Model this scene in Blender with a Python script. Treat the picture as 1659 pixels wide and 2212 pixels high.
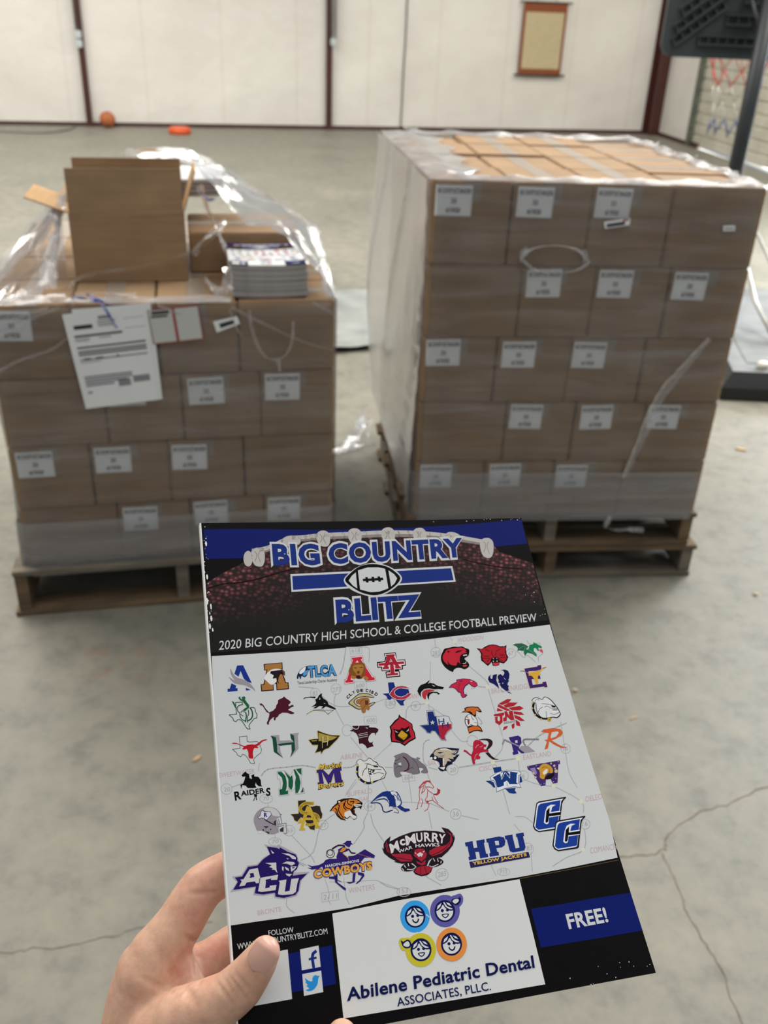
import bpy, bmesh, math, random
from mathutils import Vector, Matrix, geometry
from mathutils.bvhtree import BVHTree

random.seed(7)
for o in list(bpy.data.objects): bpy.data.objects.remove(o)
scene = bpy.context.scene
COL = scene.collection
PI = math.pi

# ------------------------------------------------------------------ camera
CAM_POS = Vector((0.0, 0.0, 1.706))
RIGHT = Vector((0.999103, 0.02041, 0.037103)); DOWN = Vector((0.042346, -0.481551, -0.875395)); FWD = Vector((0.0, 0.876181, -0.481983))
cam_data = bpy.data.cameras.new('camera')
cam = bpy.data.objects.new('camera', cam_data); COL.objects.link(cam)
rot = Matrix((RIGHT, -DOWN, -FWD)).transposed()
cam.matrix_world = Matrix.Translation(CAM_POS) @ rot.to_4x4()
cam_data.sensor_fit = 'VERTICAL'; cam_data.sensor_height = 36.0; cam_data.lens = 1942 / 2212 * 36
cam_data.clip_start = 0.02; cam_data.clip_end = 200
cam_data.dof.use_dof = True; cam_data.dof.focus_distance = 0.50; cam_data.dof.aperture_fstop = 12.0
scene.camera = cam

# ------------------------------------------------------------------ light
scene.view_settings.view_transform = 'Standard'; scene.view_settings.look = 'None'
scene.view_settings.gamma = 1.0; scene.view_settings.use_curve_mapping = False
scene.view_settings.exposure = 0.0
world = bpy.data.worlds.new('daylight'); scene.world = world; world.use_nodes = True
bg = world.node_tree.nodes['Background']
bg.inputs['Color'].default_value = (0.90, 0.96, 1.0, 1); bg.inputs['Strength'].default_value = 0.31

def area_light(name, loc, size, size_y, power, color=(1, 0.95, 0.87), rx=0.0):
    d = bpy.data.lights.new(name, 'AREA'); d.shape = 'RECTANGLE'; d.size = size; d.size_y = size_y
    d.energy = power; d.color = color
    o = bpy.data.objects.new(name, d); COL.objects.link(o); o.location = loc; o.rotation_euler = (rx, 0, 0)
    return o
area_light('roof_lamps_far_left', (-5.6, 10.2, 5.6), 6, 6, 520)
area_light('roof_lamps_far_right', (4.2, 11.0, 5.6), 5, 6, 470)
area_light('roof_lamps_left', (-3.6, 4.9, 5.6), 3.4, 4.2, 410)
area_light('roof_lamps_right', (3.6, 4.9, 5.6), 3.4, 4.2, 410)
area_light('roof_lamps_near', (0.5, 0.2, 5.6), 6, 2.0, 80)

# daylight on the yard outside the roll-up door
area_light('yard_daylight', (8.2, 13.0, 4.0), 4, 9, 5200, (.86, .93, 1))

# ------------------------------------------------------------------ helpers
def lin(h):
    if isinstance(h, str):
        v = [int(h[i:i + 2], 16) / 255 for i in (1, 3, 5)]
    else: v = h
    return tuple(((c + .055) / 1.055) ** 2.4 if c > .04045 else c / 12.92 for c in v)

def new_mat(name):
    m = bpy.data.materials.new(name); m.use_nodes = True
    nt = m.node_tree; b = nt.nodes['Principled BSDF']
    return m, nt, b

def N(nt, kind, **kw):
    n = nt.nodes.new(kind)
    for k, v in kw.items():
        if k in n.inputs.keys(): n.inputs[k].default_value = v
        else: setattr(n, k, v)
    return n

def ramp(nt, src, stops):
    r = nt.nodes.new('ShaderNodeValToRGB'); nt.links.new(src, r.inputs['Fac'])
    e = r.color_ramp.elements
    while len(e) < len(stops): e.new(0.5)
    for el, (p, c) in zip(e, stops):
        el.position = p; el.color = (*c, 1) if len(c) == 3 else c
    return r

def plain(name, color, rough=0.5, metal=0.0, var=0.0, scale=8.0, bump=0.0, spec=0.5):
    m, nt, b = new_mat(name)
    c = lin(color)
    b.inputs['Roughness'].default_value = rough; b.inputs['Metallic'].default_value = metal
    b.inputs['Specular IOR Level'].default_value = spec
    tc = N(nt, 'ShaderNodeTexCoord'); nz = N(nt, 'ShaderNodeTexNoise', Scale=scale, Detail=5.0)
    nt.links.new(tc.outputs['Object'], nz.inputs['Vector'])
    r = ramp(nt, nz.outputs['Fac'], [(0.3, tuple(x * (1 - var) for x in c)), (0.7, tuple(min(1, x * (1 + var)) for x in c))])
    nt.links.new(r.outputs['Color'], b.inputs['Base Color'])
    if bump:
        bp = N(nt, 'ShaderNodeBump', Strength=bump, Distance=0.002); nt.links.new(nz.outputs['Fac'], bp.inputs['Height'])
        nt.links.new(bp.outputs['Normal'], b.inputs['Normal'])
    return m

def tag(o, label=None, cat=None, group=None, kind=None):
    if label: o['label'] = label
    if cat: o['category'] = cat
    if group: o['group'] = group
    if kind: o['kind'] = kind
    return o

class MB:
    """collects shapes; build() links them as one mesh object"""
    def __init__(self): self.v = []; self.f = []; self.m = []; self.sm = []
    def add(self, vs, fs, mi=0, smooth=False, mat=None):
        n = len(self.v)
        for p in vs:
            p = Vector(p); self.v.append(mat @ p if mat else p)
        for f in fs: self.f.append([i + n for i in f]); self.m.append(mi); self.sm.append(smooth)
    def box(self, lo, hi, mi=0, bevel=0.0, mat=None):
        x0, y0, z0 = lo; x1, y1, z1 = hi
        if bevel <= 0:
            vs = [(x0, y0, z0), (x1, y0, z0), (x1, y1, z0), (x0, y1, z0), (x0, y0, z1), (x1, y0, z1), (x1, y1, z1), (x0, y1, z1)]
            fs = [(0, 3, 2, 1), (4, 5, 6, 7), (0, 1, 5, 4), (1, 2, 6, 5), (2, 3, 7, 6), (3, 0, 4, 7)]
            self.add(vs, fs, mi, False, mat); return
        bm = bmesh.new(); bmesh.ops.create_cube(bm, size=1)
        for v in bm.verts: v.co = Vector(((x0 + x1) / 2 + v.co.x * (x1 - x0), (y0 + y1) / 2 + v.co.y * (y1 - y0), (z0 + z1) / 2 + v.co.z * (z1 - z0)))
        bmesh.ops.bevel(bm, geom=list(bm.edges), offset=bevel, segments=2, affect='EDGES')
        self.bm(bm, mi, False, mat); bm.free()
    def bm(self, bm, mi=0, smooth=False, mat=None):
        bm.verts.ensure_lookup_table(); bm.verts.index_update()
        self.add([v.co.copy() for v in bm.verts], [[v.index for v in f.verts] for f in bm.faces], mi, smooth, mat)
    def tube(self, path, r, seg=10, mi=0, cap=True, mat=None):
        path = [Vector(p) for p in path]; n = len(path); rs = r if isinstance(r, (list, tuple)) else [r] * n
        vs = []; up = None
        for i, p in enumerate(path):
            t = (path[min(i + 1, n - 1)] - path[max(i - 1, 0)]).normalized()
            if up is None: up = Vector((0, 0, 1)) if abs(t.z) < .9 else Vector((1, 0, 0))
            a = t.cross(up).normalized(); b = a.cross(t).normalized(); up = b
            for k in range(seg):
                w = 2 * PI * k / seg; vs.append(p + (a * math.cos(w) + b * math.sin(w)) * rs[i])
        fs = [(i * seg + k, i * seg + (k + 1) % seg, (i + 1) * seg + (k + 1) % seg, (i + 1) * seg + k) for i in range(n - 1) for k in range(seg)]
        if cap: fs += [tuple(range(seg))[::-1], tuple((n - 1) * seg + k for k in range(seg))]
        self.add(vs, fs, mi, True, mat)
    def sheet(self, grid, mi=0, smooth=True):
        nu, nv = len(grid), len(grid[0])
        self.add([p for row in grid for p in row], [(i * nv + j, i * nv + j + 1, (i + 1) * nv + j + 1, (i + 1) * nv + j) for i in range(nu - 1) for j in range(nv - 1)], mi, smooth)
    def lathe(self, prof, seg=28, mi=0, mat=None):
        vs = [(r * math.cos(2 * PI * k / seg), r * math.sin(2 * PI * k / seg), z) for r, z in prof for k in range(seg)]
        n = len(prof)
        fs = [(i * seg + k, i * seg + (k + 1) % seg, (i + 1) * seg + (k + 1) % seg, (i + 1) * seg + k) for i in range(n - 1) for k in range(seg)]
        fs += [tuple(range(seg))[::-1], tuple((n - 1) * seg + k for k in range(seg))]
        self.add(vs, fs, mi, True, mat)
    def mesh(self, name, mats):
        me = bpy.data.meshes.new(name); me.from_pydata([tuple(p) for p in self.v], [], self.f)
        for m in (mats if isinstance(mats, (list, tuple)) else [mats]): me.materials.append(m)
        me.polygons.foreach_set('material_index', self.m); me.polygons.foreach_set('use_smooth', self.sm)
        me.update(); return me
    def build(self, name, mats, parent=None, label=None):
        return link_mesh(name, self.mesh(name, mats), parent, label)

def link_mesh(name, me, parent=None, label=None):
    o = bpy.data.objects.new(name, me); COL.objects.link(o)
    if parent: o.parent = parent
    if label: o['label'] = label
    return o

def empty(name, loc=(0, 0, 0), rz=0.0, mw=None):
    o = bpy.data.objects.new(name, None); COL.objects.link(o); o.empty_display_size = .05
    if mw is not None: o.matrix_world = mw
    else: o.location = loc; o.rotation_euler = (0, 0, rz)
    return o

def text_mesh(body, offset=0.0, spacing=1.0):
    """outline letters of the built-in font as (verts2d, faces), baseline at 0"""
    cu = bpy.data.curves.new('t', 'FONT'); cu.body = body; cu.size = 1; cu.offset = offset; cu.space_character = spacing; cu.resolution_u = 3; cu.fill_mode = 'FRONT'
    ob = bpy.data.objects.new('t', cu); COL.objects.link(ob)
    bpy.context.view_layer.update()
    dg = bpy.context.evaluated_depsgraph_get()
    me = bpy.data.meshes.new_from_object(ob.evaluated_get(dg))
    vs = [(v.co.x, v.co.y) for v in me.vertices]; fs = [list(p.vertices) for p in me.polygons]
    bpy.data.objects.remove(ob); bpy.data.curves.remove(cu); bpy.data.meshes.remove(me)
    return vs, fs

def catmull(p, closed, sub=4):
    n = len(p); o = []
    rng = range(n) if closed else range(n - 1)
    for i in rng:
        if closed: a, b, c, d = p[i - 1], p[i], p[(i + 1) % n], p[(i + 2) % n]
        else: a, b, c, d = p[max(i - 1, 0)], p[i], p[i + 1], p[min(i + 2, n - 1)]
        for k in range(sub):
            t = k / sub
            o.append(tuple(.5 * (2 * b[j] + (c[j] - a[j]) * t + (2 * a[j] - 5 * b[j] + 4 * c[j] - d[j]) * t * t + (3 * b[j] - a[j] - 3 * c[j] + d[j]) * t ** 3) for j in range(len(b))))
    if not closed: o.append(tuple(p[-1]))
    return o

# ------------------------------------------------------------------ materials of the place
def concrete():
    m, nt, b = new_mat('concrete_floor')
    tc = N(nt, 'ShaderNodeTexCoord')
    n1 = N(nt, 'ShaderNodeTexNoise', Scale=0.9, Detail=8.0, Roughness=0.62); n2 = N(nt, 'ShaderNodeTexNoise', Scale=10.0, Detail=8.0, Roughness=0.72)
    n3 = N(nt, 'ShaderNodeTexNoise', Scale=4.0, Detail=4.0); n4 = N(nt, 'ShaderNodeTexNoise', Scale=90.0, Detail=3.0)
    for n in (n1, n2, n3, n4): nt.links.new(tc.outputs['Object'], n.inputs['Vector'])
    r1 = ramp(nt, n1.outputs['Fac'], [(0.30, lin('#78766d')), (0.55, lin('#878379')), (0.75, lin('#918d81'))])
    r2 = ramp(nt, n2.outputs['Fac'], [(0.28, (0.58, 0.60, 0.60)), (0.5, (0.94, 0.95, 0.93)), (0.74, (1.16, 1.14, 1.08))])
    mx = N(nt, 'ShaderNodeMix', data_type='RGBA', blend_type='MULTIPLY'); mx.inputs[0].default_value = 1.0
    nt.links.new(r1.outputs['Color'], mx.inputs[6]); nt.links.new(r2.outputs['Color'], mx.inputs[7])
    # small dark flecks worn into the surface
    r3 = ramp(nt, n3.outputs['Fac'], [(0.64, (0, 0, 0)), (0.74, (1, 1, 1))])
    r4 = ramp(nt, n4.outputs['Fac'], [(0.55, (0, 0, 0)), (0.70, (0.45, 0.45, 0.45))])
    mul = N(nt, 'ShaderNodeMath', operation='MULTIPLY'); nt.links.new(r3.outputs['Color'], mul.inputs[0]); nt.links.new(r4.outputs['Color'], mul.inputs[1])
    mx2 = N(nt, 'ShaderNodeMix', data_type='RGBA'); nt.links.new(mul.outputs[0], mx2.inputs[0]); nt.links.new(mx.outputs[2], mx2.inputs[6]); mx2.inputs[7].default_value = (*lin('#55504a'), 1)
    # rust coloured spill beside the left pallet
    mp = N(nt, 'ShaderNodeMapping'); mp.inputs['Location'].default_value = (0.78, -2.10, 0); nt.links.new(tc.outputs['Object'], mp.inputs['Vector'])
    ln = N(nt, 'ShaderNodeVectorMath', operation='LENGTH'); nt.links.new(mp.outputs['Vector'], ln.inputs[0])
    n5 = N(nt, 'ShaderNodeTexNoise', Scale=16.0, Detail=3.0); nt.links.new(tc.outputs['Object'], n5.inputs['Vector'])
    ra = ramp(nt, ln.outputs['Value'], [(0.03, (1, 1, 1)), (0.14, (0, 0, 0))]); rb = ramp(nt, n5.outputs['Fac'], [(0.52, (0, 0, 0)), (0.62, (0.55, 0.55, 0.55))])
    m2 = N(nt, 'ShaderNodeMath', operation='MULTIPLY'); nt.links.new(ra.outputs['Color'], m2.inputs[0]); nt.links.new(rb.outputs['Color'], m2.inputs[1])
    mx3 = N(nt, 'ShaderNodeMix', data_type='RGBA'); nt.links.new(m2.outputs[0], mx3.inputs[0]); nt.links.new(mx2.outputs[2], mx3.inputs[6]); mx3.inputs[7].default_value = (*lin('#8a6242'), 1)
    nt.links.new(mx3.outputs[2], b.inputs['Base Color'])
    rr = ramp(nt, n1.outputs['Fac'], [(0.3, (0.42,) * 3), (0.7, (0.62,) * 3)]); nt.links.new(rr.outputs['Color'], b.inputs['Roughness'])
    b.inputs['Specular IOR Level'].default_value = 0.35
    bp = N(nt, 'ShaderNodeBump', Strength=0.12, Distance=0.004); nt.links.new(n2.outputs['Fac'], bp.inputs['Height']); nt.links.new(bp.outputs['Normal'], b.inputs['Normal'])
    return m

def insulation():
    m, nt, b = new_mat('white_vinyl_insulation')
    tc = N(nt, 'ShaderNodeTexCoord')
    n1 = N(nt, 'ShaderNodeTexNoise', Scale=0.7, Detail=6.0); n2 = N(nt, 'ShaderNodeTexNoise', Scale=1.7, Detail=2.0)
    n3 = N(nt, 'ShaderNodeTexNoise', Scale=24.0, Detail=2.0)
    for n in (n1, n2, n3): nt.links.new(tc.outputs['Object'], n.inputs['Vector'])
    r1 = ramp(nt, n1.outputs['Fac'], [(0.3, lin('#dedad3')), (0.7, lin('#ece9e2'))])
    r2 = ramp(nt, n2.outputs['Fac'], [(0.70, (0, 0, 0)), (0.80, (0.5, 0.5, 0.5))]); r3 = ramp(nt, n3.outputs['Fac'], [(0.50, (0, 0, 0)), (0.66, (0.8, 0.8, 0.8))])
    mu = N(nt, 'ShaderNodeMath', operation='MULTIPLY'); nt.links.new(r2.outputs['Color'], mu.inputs[0]); nt.links.new(r3.outputs['Color'], mu.inputs[1])
    mx = N(nt, 'ShaderNodeMix', data_type='RGBA'); nt.links.new(mu.outputs[0], mx.inputs[0]); nt.links.new(r1.outputs['Color'], mx.inputs[6]); mx.inputs[7].default_value = (*lin('#a08f74'), 1)
    # faint vertical laps between the insulation rolls
    wv = N(nt, 'ShaderNodeTexWave', wave_type='BANDS', bands_direction='X', wave_profile='SIN', Scale=0.26, Distortion=0.25); wv.inputs['Detail Scale'].default_value = .4
    nt.links.new(tc.outputs['Object'], wv.inputs['Vector'])
    rw = ramp(nt, wv.outputs['Fac'], [(0.0, (0.94, 0.93, 0.92)), (0.006, (1, 1, 1))])
    mx2 = N(nt, 'ShaderNodeMix', data_type='RGBA', blend_type='MULTIPLY'); mx2.inputs[0].default_value = 1.0
    nt.links.new(mx.outputs[2], mx2.inputs[6]); nt.links.new(rw.outputs['Color'], mx2.inputs[7])
    nt.links.new(mx2.outputs[2], b.inputs['Base Color']); b.inputs['Roughness'].default_value = 0.5
    ck = N(nt, 'ShaderNodeTexVoronoi', Scale=34.0); nt.links.new(tc.outputs['Object'], ck.inputs['Vector'])
    n4 = N(nt, 'ShaderNodeTexNoise', Scale=1.3, Detail=3.0); nt.links.new(tc.outputs['Object'], n4.inputs['Vector'])
    b1 = N(nt, 'ShaderNodeBump', Strength=0.22, Distance=0.01); nt.links.new(ck.outputs['Distance'], b1.inputs['Height'])
    b2 = N(nt, 'ShaderNodeBump', Strength=0.5, Distance=0.10); nt.links.new(n4.outputs['Fac'], b2.inputs['Height']); nt.links.new(b1.outputs['Normal'], b2.inputs['Normal'])
    nt.links.new(b2.outputs['Normal'], b.inputs['Normal'])
    return m

M_FLOOR = concrete(); M_WALL = insulation()
M_BROWN = plain('red_brown_painted_steel', '#4b2620', 0.5, 0, .15, 6)
M_BROWN2 = plain('dark_brown_trim', '#43271f', 0.6, 0, .15, 6)
M_CRACK = plain('crack_dirt', '#6c5f50', 0.9, 0, .25, 40)
M_GALV = plain('galvanised_steel', '#a3a39f', 0.4, 0.6, .12, 20)
M_BOX = plain('pale_grey_plastic', '#c3cbcb', 0.45, 0, .05, 20)

# ------------------------------------------------------------------ floor and walls
fl = MB()
fl.add([(-16, -4, 0), (5.9, -4, 0), (5.1, 13, 0), (4.9, 18.2, 0), (-16, 13.2, 0)], [(0, 1, 2, 3, 4)])
floor = tag(fl.build('floor', M_FLOOR), kind='structure')

yd = MB(); yd.box((5.35, 8, -.06), (12, 18, -.02)); yd.build('outdoor_pavement', plain('yard_concrete', '#c9c9c4', .8, 0, .08, 2))['kind'] = 'structure'

def crack(points, w):
    pts = catmull([Vector(p).to_tuple() for p in points], False, 6); mb = MB(); vs = []
    rnd = random.Random(len(points))
    pts = [(x + rnd.uniform(-.004, .004), y + rnd.uniform(-.004, .004)) for x, y in pts]
    for i, p in enumerate(pts):
        a = pts[max(i - 1, 0)]; b = pts[min(i + 1, len(pts) - 1)]; d = Vector((b[0] - a[0], b[1] - a[1])).normalized()
        ww = w * rnd.uniform(.4, 1.1); vs += [(p[0] - d.y * ww, p[1] + d.x * ww, .0006), (p[0] + d.y * ww, p[1] - d.x * ww, .0006)]
    mb.add(vs, [(2 * i, 2 * i + 1, 2 * i + 3, 2 * i + 2) for i in range(len(pts) - 1)])
    return mb.build('crack', M_CRACK, floor, 'dark crack')
crack([(0.55, 1.46), (0.595, 1.473), (0.656, 1.479), (0.70, 1.50), (0.714, 1.534), (0.802, 1.61), (0.908, 1.654), (1.022, 1.715), (1.4, 1.85)], .0021)
crack([(0.690, 1.490), (0.699, 1.45), (0.705, 1.34), (0.725, 1.25), (0.74, 1.187), (0.743, 1.078), (.75, .8)], .0018)
crack([(-1.1, 1.12), (-0.746, 1.16), (-0.694, 1.173), (-0.621, 1.182), (-0.533, 1.21), (-0.453, 1.238), (-.33, 1.25)], .0013)

WA = Vector((-5.25892, 15.49581, 0)); WD = Vector((0.96878, 0.24792, 0)); WN = Vector((0.24792, -0.96878, 0))
W_ANG = math.atan2(WD.y, WD.x)
def wall_pt(a, off=0.0, z=0.0): return WA + WD * a + WN * off + Vector((0, 0, z))
CORNER = wall_pt(10.27)
RD_ = Vector((0.098, -0.9952, 0)); RN = Vector((-0.9952, -0.098, 0)); R_ANG = math.atan2(RD_.y, RD_.x)

wl = empty('tmp'); bpy.data.objects.remove(wl)
def wall_box(name, origin, ang, x0, x1, z0, z1, th, mat, kind='structure'):
    mb = MB(); mb.box((x0, 0, z0), (x1, th, z1))
    o = mb.build(name, mat); o.location = origin; o.rotation_euler = (0, 0, ang)
    return tag(o, kind=kind)
wall_box('wall_back', WA, W_ANG, -10.5, 10.27, 0, 5.6, .12, M_WALL)
tag(wall_box('baseboard_back', WA, W_ANG, -10.5, 10.27, 0, .055, .05, M_BROWN2), kind='structure').location = wall_pt(0, .04)
# right wall: short piece, then the roll-up door
DOOR0 = 1.66
def right_pt(a, off=0.0, z=0.0): return CORNER + RD_ * a + RN * off + Vector((0, 0, z))
wall_box('wall_right', CORNER, R_ANG, 0, DOOR0, 0, 5.6, .12, M_WALL)
wall_box('baseboard_right', right_pt(0, .03), R_ANG, 0, DOOR0 - .1, 0, .06, .03, M_BROWN2)
wr = MB(); wr.box((DOOR0, 0, 3.6), (8.5, .12, 5.6)); wr.box((6.2, 0, 0), (8.5, .12, 3.6))
o = wr.build('wall_right', M_WALL); o.location = CORNER; o.rotation_euler = (0, 0, R_ANG); tag(o, kind='structure')

def door_mat():
    m, nt, b = new_mat('white_steel_curtain')
    tc = N(nt, 'ShaderNodeTexCoord'); n = N(nt, 'ShaderNodeTexNoise', Scale=3.0, Detail=6.0); nt.links.new(tc.outputs['Object'], n.inputs['Vector'])
    r = ramp(nt, n.outputs['Fac'], [(0.3, lin('#b9b5a6')), (0.7, lin('#d0ccbd'))]); nt.links.new(r.outputs['Color'], b.inputs['Base Color']); b.inputs['Roughness'].default_value = .45
    return m
M_DOOR = door_mat(); M_DFRAME = plain('weathered_green_steel', '#5d6458', 0.5, 0.2, .25, 14)
door = empty('door_1', CORNER, R_ANG); tag(door, kind='structure')
dm = MB(); prof = []; z = .045
while z < 3.6:
    prof += [(0.0, z), (0.0, z + .125), (.022, z + .14), (.022, z + .15), (0.0, z + .165)]; z += .166
vs = []
for x in (DOOR0 + .08, 6.2):
    vs += [(x, .03 + d, zz) for d, zz in prof]
n = len(prof); dm.add(vs, [(i, i + 1, n + i + 1, n + i) for i in range(n - 1)])
dm.build('slat_curtain', M_DOOR, door)
dr = MB(); dr.box((DOOR0 + .0, -.05, 0), (DOOR0 + .10, .10, 3.7), 0, .006); dr.build('guide_rail', M_DFRAME, door)
dr = MB(); dr.box((DOOR0 + .02, -.012, .0), (DOOR0 + .42, .05, .075)); dr.build('bottom_bar', M_BROWN2, door)

# columns: three red-brown steel posts standing against the insulation
def post(name, a, w, d, h=5.6):
    mb = MB(); mb.box((-w / 2, -.004, 0), (w / 2, .012, h)); mb.box((-w / 2, -d, 0), (w / 2, -d + .012, h)); mb.box((-.006, -d, 0), (.006, 0, h))
    mb.box((-w / 2 - .02, -d - .02, 0), (w / 2 + .02, .0, .03))
    o = mb.build(name, M_BROWN); o.location = wall_pt(a, .0); o.rotation_euler = (0, 0, W_ANG); return tag(o, kind='structure')
post('trim_1', .285, .09, .10); post('trim_2', 4.165, .085, .10)
cp = MB(); cp.box((-.02, -.24, 0), (.03, .0, 5.6)); cp.box((-.20, -.24, 0), (.0, -.225, 5.6)); cp.box((-.22, -.02, 0), (0, -.005, 5.6)); cp.box((-.11, -.24, 0), (-.095, 0, 5.6))
o = cp.build('trim_3', M_BROWN); o.location = wall_pt(10.22); o.rotation_euler = (0, 0, W_ANG); tag(o, kind='structure')

def conduit(a, off, zs, pipes, label):
    e = empty('electrical_conduit', wall_pt(a, .0), W_ANG); tag(e, label, 'conduit', 'conduits running down the wall posts')
    for z in zs:
        mb = MB(); mb.box((off - .045, -.165, z - .055), (off + .045, -.105, z + .055), 0, .01); mb.build('outlet_box', M_BOX, e)
    for dx in pipes:
        mb = MB(); mb.tube([(off + dx, -.125, max(zs)), (off + dx, -.125, 5.5)], .017, 10); mb.build('pipe', M_GALV, e)
conduit(.285, -.02, (1.30, 1.175), (-.025,), 'grey conduit with two stacked outlet boxes on the left brown wall post')
conduit(4.165, .05, (1.32,), (-.02, .035), 'pair of thin conduits ending in one outlet box on the middle brown post')

# ------------------------------------------------------------------ things along the far wall
M_SCROLL = plain('rust_brown_cloth', '#8a4c2b', 0.85, 0, .12, 30); M_PAPER = plain('aged_scroll_paper', '#c3b490', 0.9, 0, .06, 12); M_DARKW = plain('dark_wood_rod', '#3a332c', 0.5, 0, .2, 20)
sc = empty('hanging_scroll', wall_pt(7.85, .07, .92), W_ANG)
tag(sc, 'blank cream paper scroll with rust brown border hanging on the white wall', 'scroll')
mb = MB(); mb.sheet([[(x, -.004 + .006 * math.sin(zz * 3), zz) for x in (-.393, .393)] for zz in [i * .11 for i in range(11)]]); mb.build('cloth_mount', M_SCROLL, sc)
mb = MB(); mb.sheet([[(x, -.009 + .006 * math.sin(zz * 3), zz) for x in (-.345, .345)] for zz in [.10 + i * .0855 for i in range(11)]]); mb.build('paper_panel', M_PAPER, sc)
mb = MB(); mb.tube([(-.47, -.01, 0), (.47, -.01, 0)], .016, 12); mb.build('bottom_rod', M_DARKW, sc)
mb = MB(); mb.tube([(-.47, -.01, 1.1), (.47, -.01, 1.1)], .014, 12); mb.build('top_rod', M_DARKW, sc)
mb = MB(); mb.tube([(-.2, -.01, 1.1), (0, .03, 1.35), (.2, -.01, 1.1)], .004, 6); mb.build('hanging_cord', M_DARKW, sc)

mb = MB(); rnd = random.Random(4)
mb.tube([wall_pt(5.43 + .05 * i / 24 + rnd.uniform(-.004, .004), .03, .06 + i * .2) for i in range(26)], .010, 7)
tag(mb.build('cord', plain('dark_cord', '#55524c', .8)), 'thin dark cord running straight down the white wall', 'cord')

# basketball by the left post
def ball_mat():
    m, nt, b = new_mat('orange_rubber')
    b.inputs['Base Color'].default_value = (*lin('#b4683c'), 1); b.inputs['Roughness'].default_value = .65
    tc = N(nt, 'ShaderNodeTexCoord'); v = N(nt, 'ShaderNodeTexVoronoi', Scale=90.0); nt.links.new(tc.outputs['Object'], v.inputs['Vector'])
    bp = N(nt, 'ShaderNodeBump', Strength=.3, Distance=.002); nt.links.new(v.outputs['Distance'], bp.inputs['Height']); nt.links.new(bp.outputs['Normal'], b.inputs['Normal'])
    return m
bp_ = wall_pt(.57, .22); ball = empty('basketball', bp_ + Vector((0, 0, .12)))
tag(ball, 'worn orange basketball resting against the wall beside the left post', 'ball')
bm = bmesh.new(); bmesh.ops.create_uvsphere(bm, u_segments=32, v_segments=20, radius=.12); mb = MB(); mb.bm(bm, 0, True); bm.free(); mb.build('ball_skin', ball_mat(), ball)
mb = MB()
for ax in range(3):
    pts = []
    for k in range(33):
        a = 2 * PI * k / 32; p = [math.cos(a) * .1205, math.sin(a) * .1205]; p.insert(ax, 0.0)
        if ax == 0: p[0] = .03 * math.cos(2 * a)
        pts.append(Vector(p).normalized() * .1202)
    mb.tube(pts, .002, 6, cap=False)
mb.build('seam', plain('black_rubber_seam', '#2c2018', .7), ball)
ball.rotation_euler = (.5, .3, .2)

mb = MB(); mb.lathe([(.16, 0), (.172, .012), (.176, .05), (.165, .085), (.13, .10), (.05, .104)], 32)
o = tag(mb.build('plastic_dish', plain('bright_orange_plastic', '#dc5a26', .35)), 'bright orange round plastic dish upside down on the floor near the wall', 'dish'); o.location = (-3.42, 15.02, 0)

mb = MB(); mb.tube(catmull([(-7.2, 14.2, .012), (-6.4, 14.1, .012), (-5.917, 14.249, .012), (-5.5, 14.27, .012), (-5.273, 14.37, .012), (-5.1, 14.8, .012), (-5.13, 15.3, .012)], False, 6), .011, 8)
tag(mb.build('electric_cable', plain('grey_cable', '#6d675f', .6)), 'thin grey cable lying on the floor along the far wall at left', 'cable')

# ------------------------------------------------------------------ portable basketball hoop
M_BLK = plain('black_plastic', '#23282b', .45, 0, .15, 10); M_BBK = plain('charcoal_moulded_plastic', '#2e3638', .5, 0, .12, 8); M_DARK = plain('painted_slot_shade', '#0d0f10', .7)
hp = empty('basketball_hoop', (2.14, 6.1, 0)); tag(hp, 'portable basketball hoop with black ribbed backboard and coloured net behind the tall stack', 'basketball hoop')
mb = MB(); mb.tube([(0, 0, .05), (0, 0, 2.2)], .047, 20); mb.tube([(0, 0, .72), (0, 0, .76)], .053, 20); mb.build('pole', M_BLK, hp)
bx0, bx1, bz0, bz1, by = -.535, .56, -0.0, .78, .25
bb = MB()   # backboard as a moulded tray seen from its ribbed rear
def rrect(x0, x1, z0, z1, r, n=6):
    o = []
    for cx, cz, a0 in ((x1 - r, z1 - r, 0), (x0 + r, z1 - r, 90), (x0 + r, z0 + r, 180), (x1 - r, z0 + r, 270)):
        o += [(cx + r * math.cos(math.radians(a0 + 90 * k / n)), cz + r * math.sin(math.radians(a0 + 90 * k / n))) for k in range(n + 1)]
    return o
rr = rrect(bx0, bx1, bz0, bz1, .08); n = len(rr)
bb.add([(x, by, z) for x, z in rr] + [(x, by + .04, z) for x, z in rr], [tuple(range(n)), tuple(range(2 * n - 1, n - 1, -1))] + [(i, (i + 1) % n, n + (i + 1) % n, n + i) for i in range(n)])
bo = bb.build('backboard', M_BBK, hp); bo.location = (0, 0, 1.555)
sl = MB(); rb = MB()
def slot(cx, cz, ln, ht, ang):
    mt = Matrix.Translation((cx, 0, cz)) @ Matrix.Rotation(ang, 4, 'Y')
    sl.box((-ln / 2, by - .004, -ht / 2), (ln / 2, by + .002, ht / 2), 0, 0, mt)  # flat near-black plate: shade inside the slot put into the colour
    k = max(2, int(ln / .055))
    for i in range(k + 1):
        x = -ln / 2 + ln * i / k; rb.box((x - .004, by - .022, -ht / 2), (x + .004, by - .003, ht / 2 * .7), 0, 0, mt)
    rb.box((-ln / 2 - .01, by - .026, -ht / 2 - .012), (ln / 2 + .01, by - .002, -ht / 2), 0, 0, mt)
    rb.box((-ln / 2 - .01, by - .016, ht / 2), (ln / 2 + .01, by - .002, ht / 2 + .010), 0, 0, mt)
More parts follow.
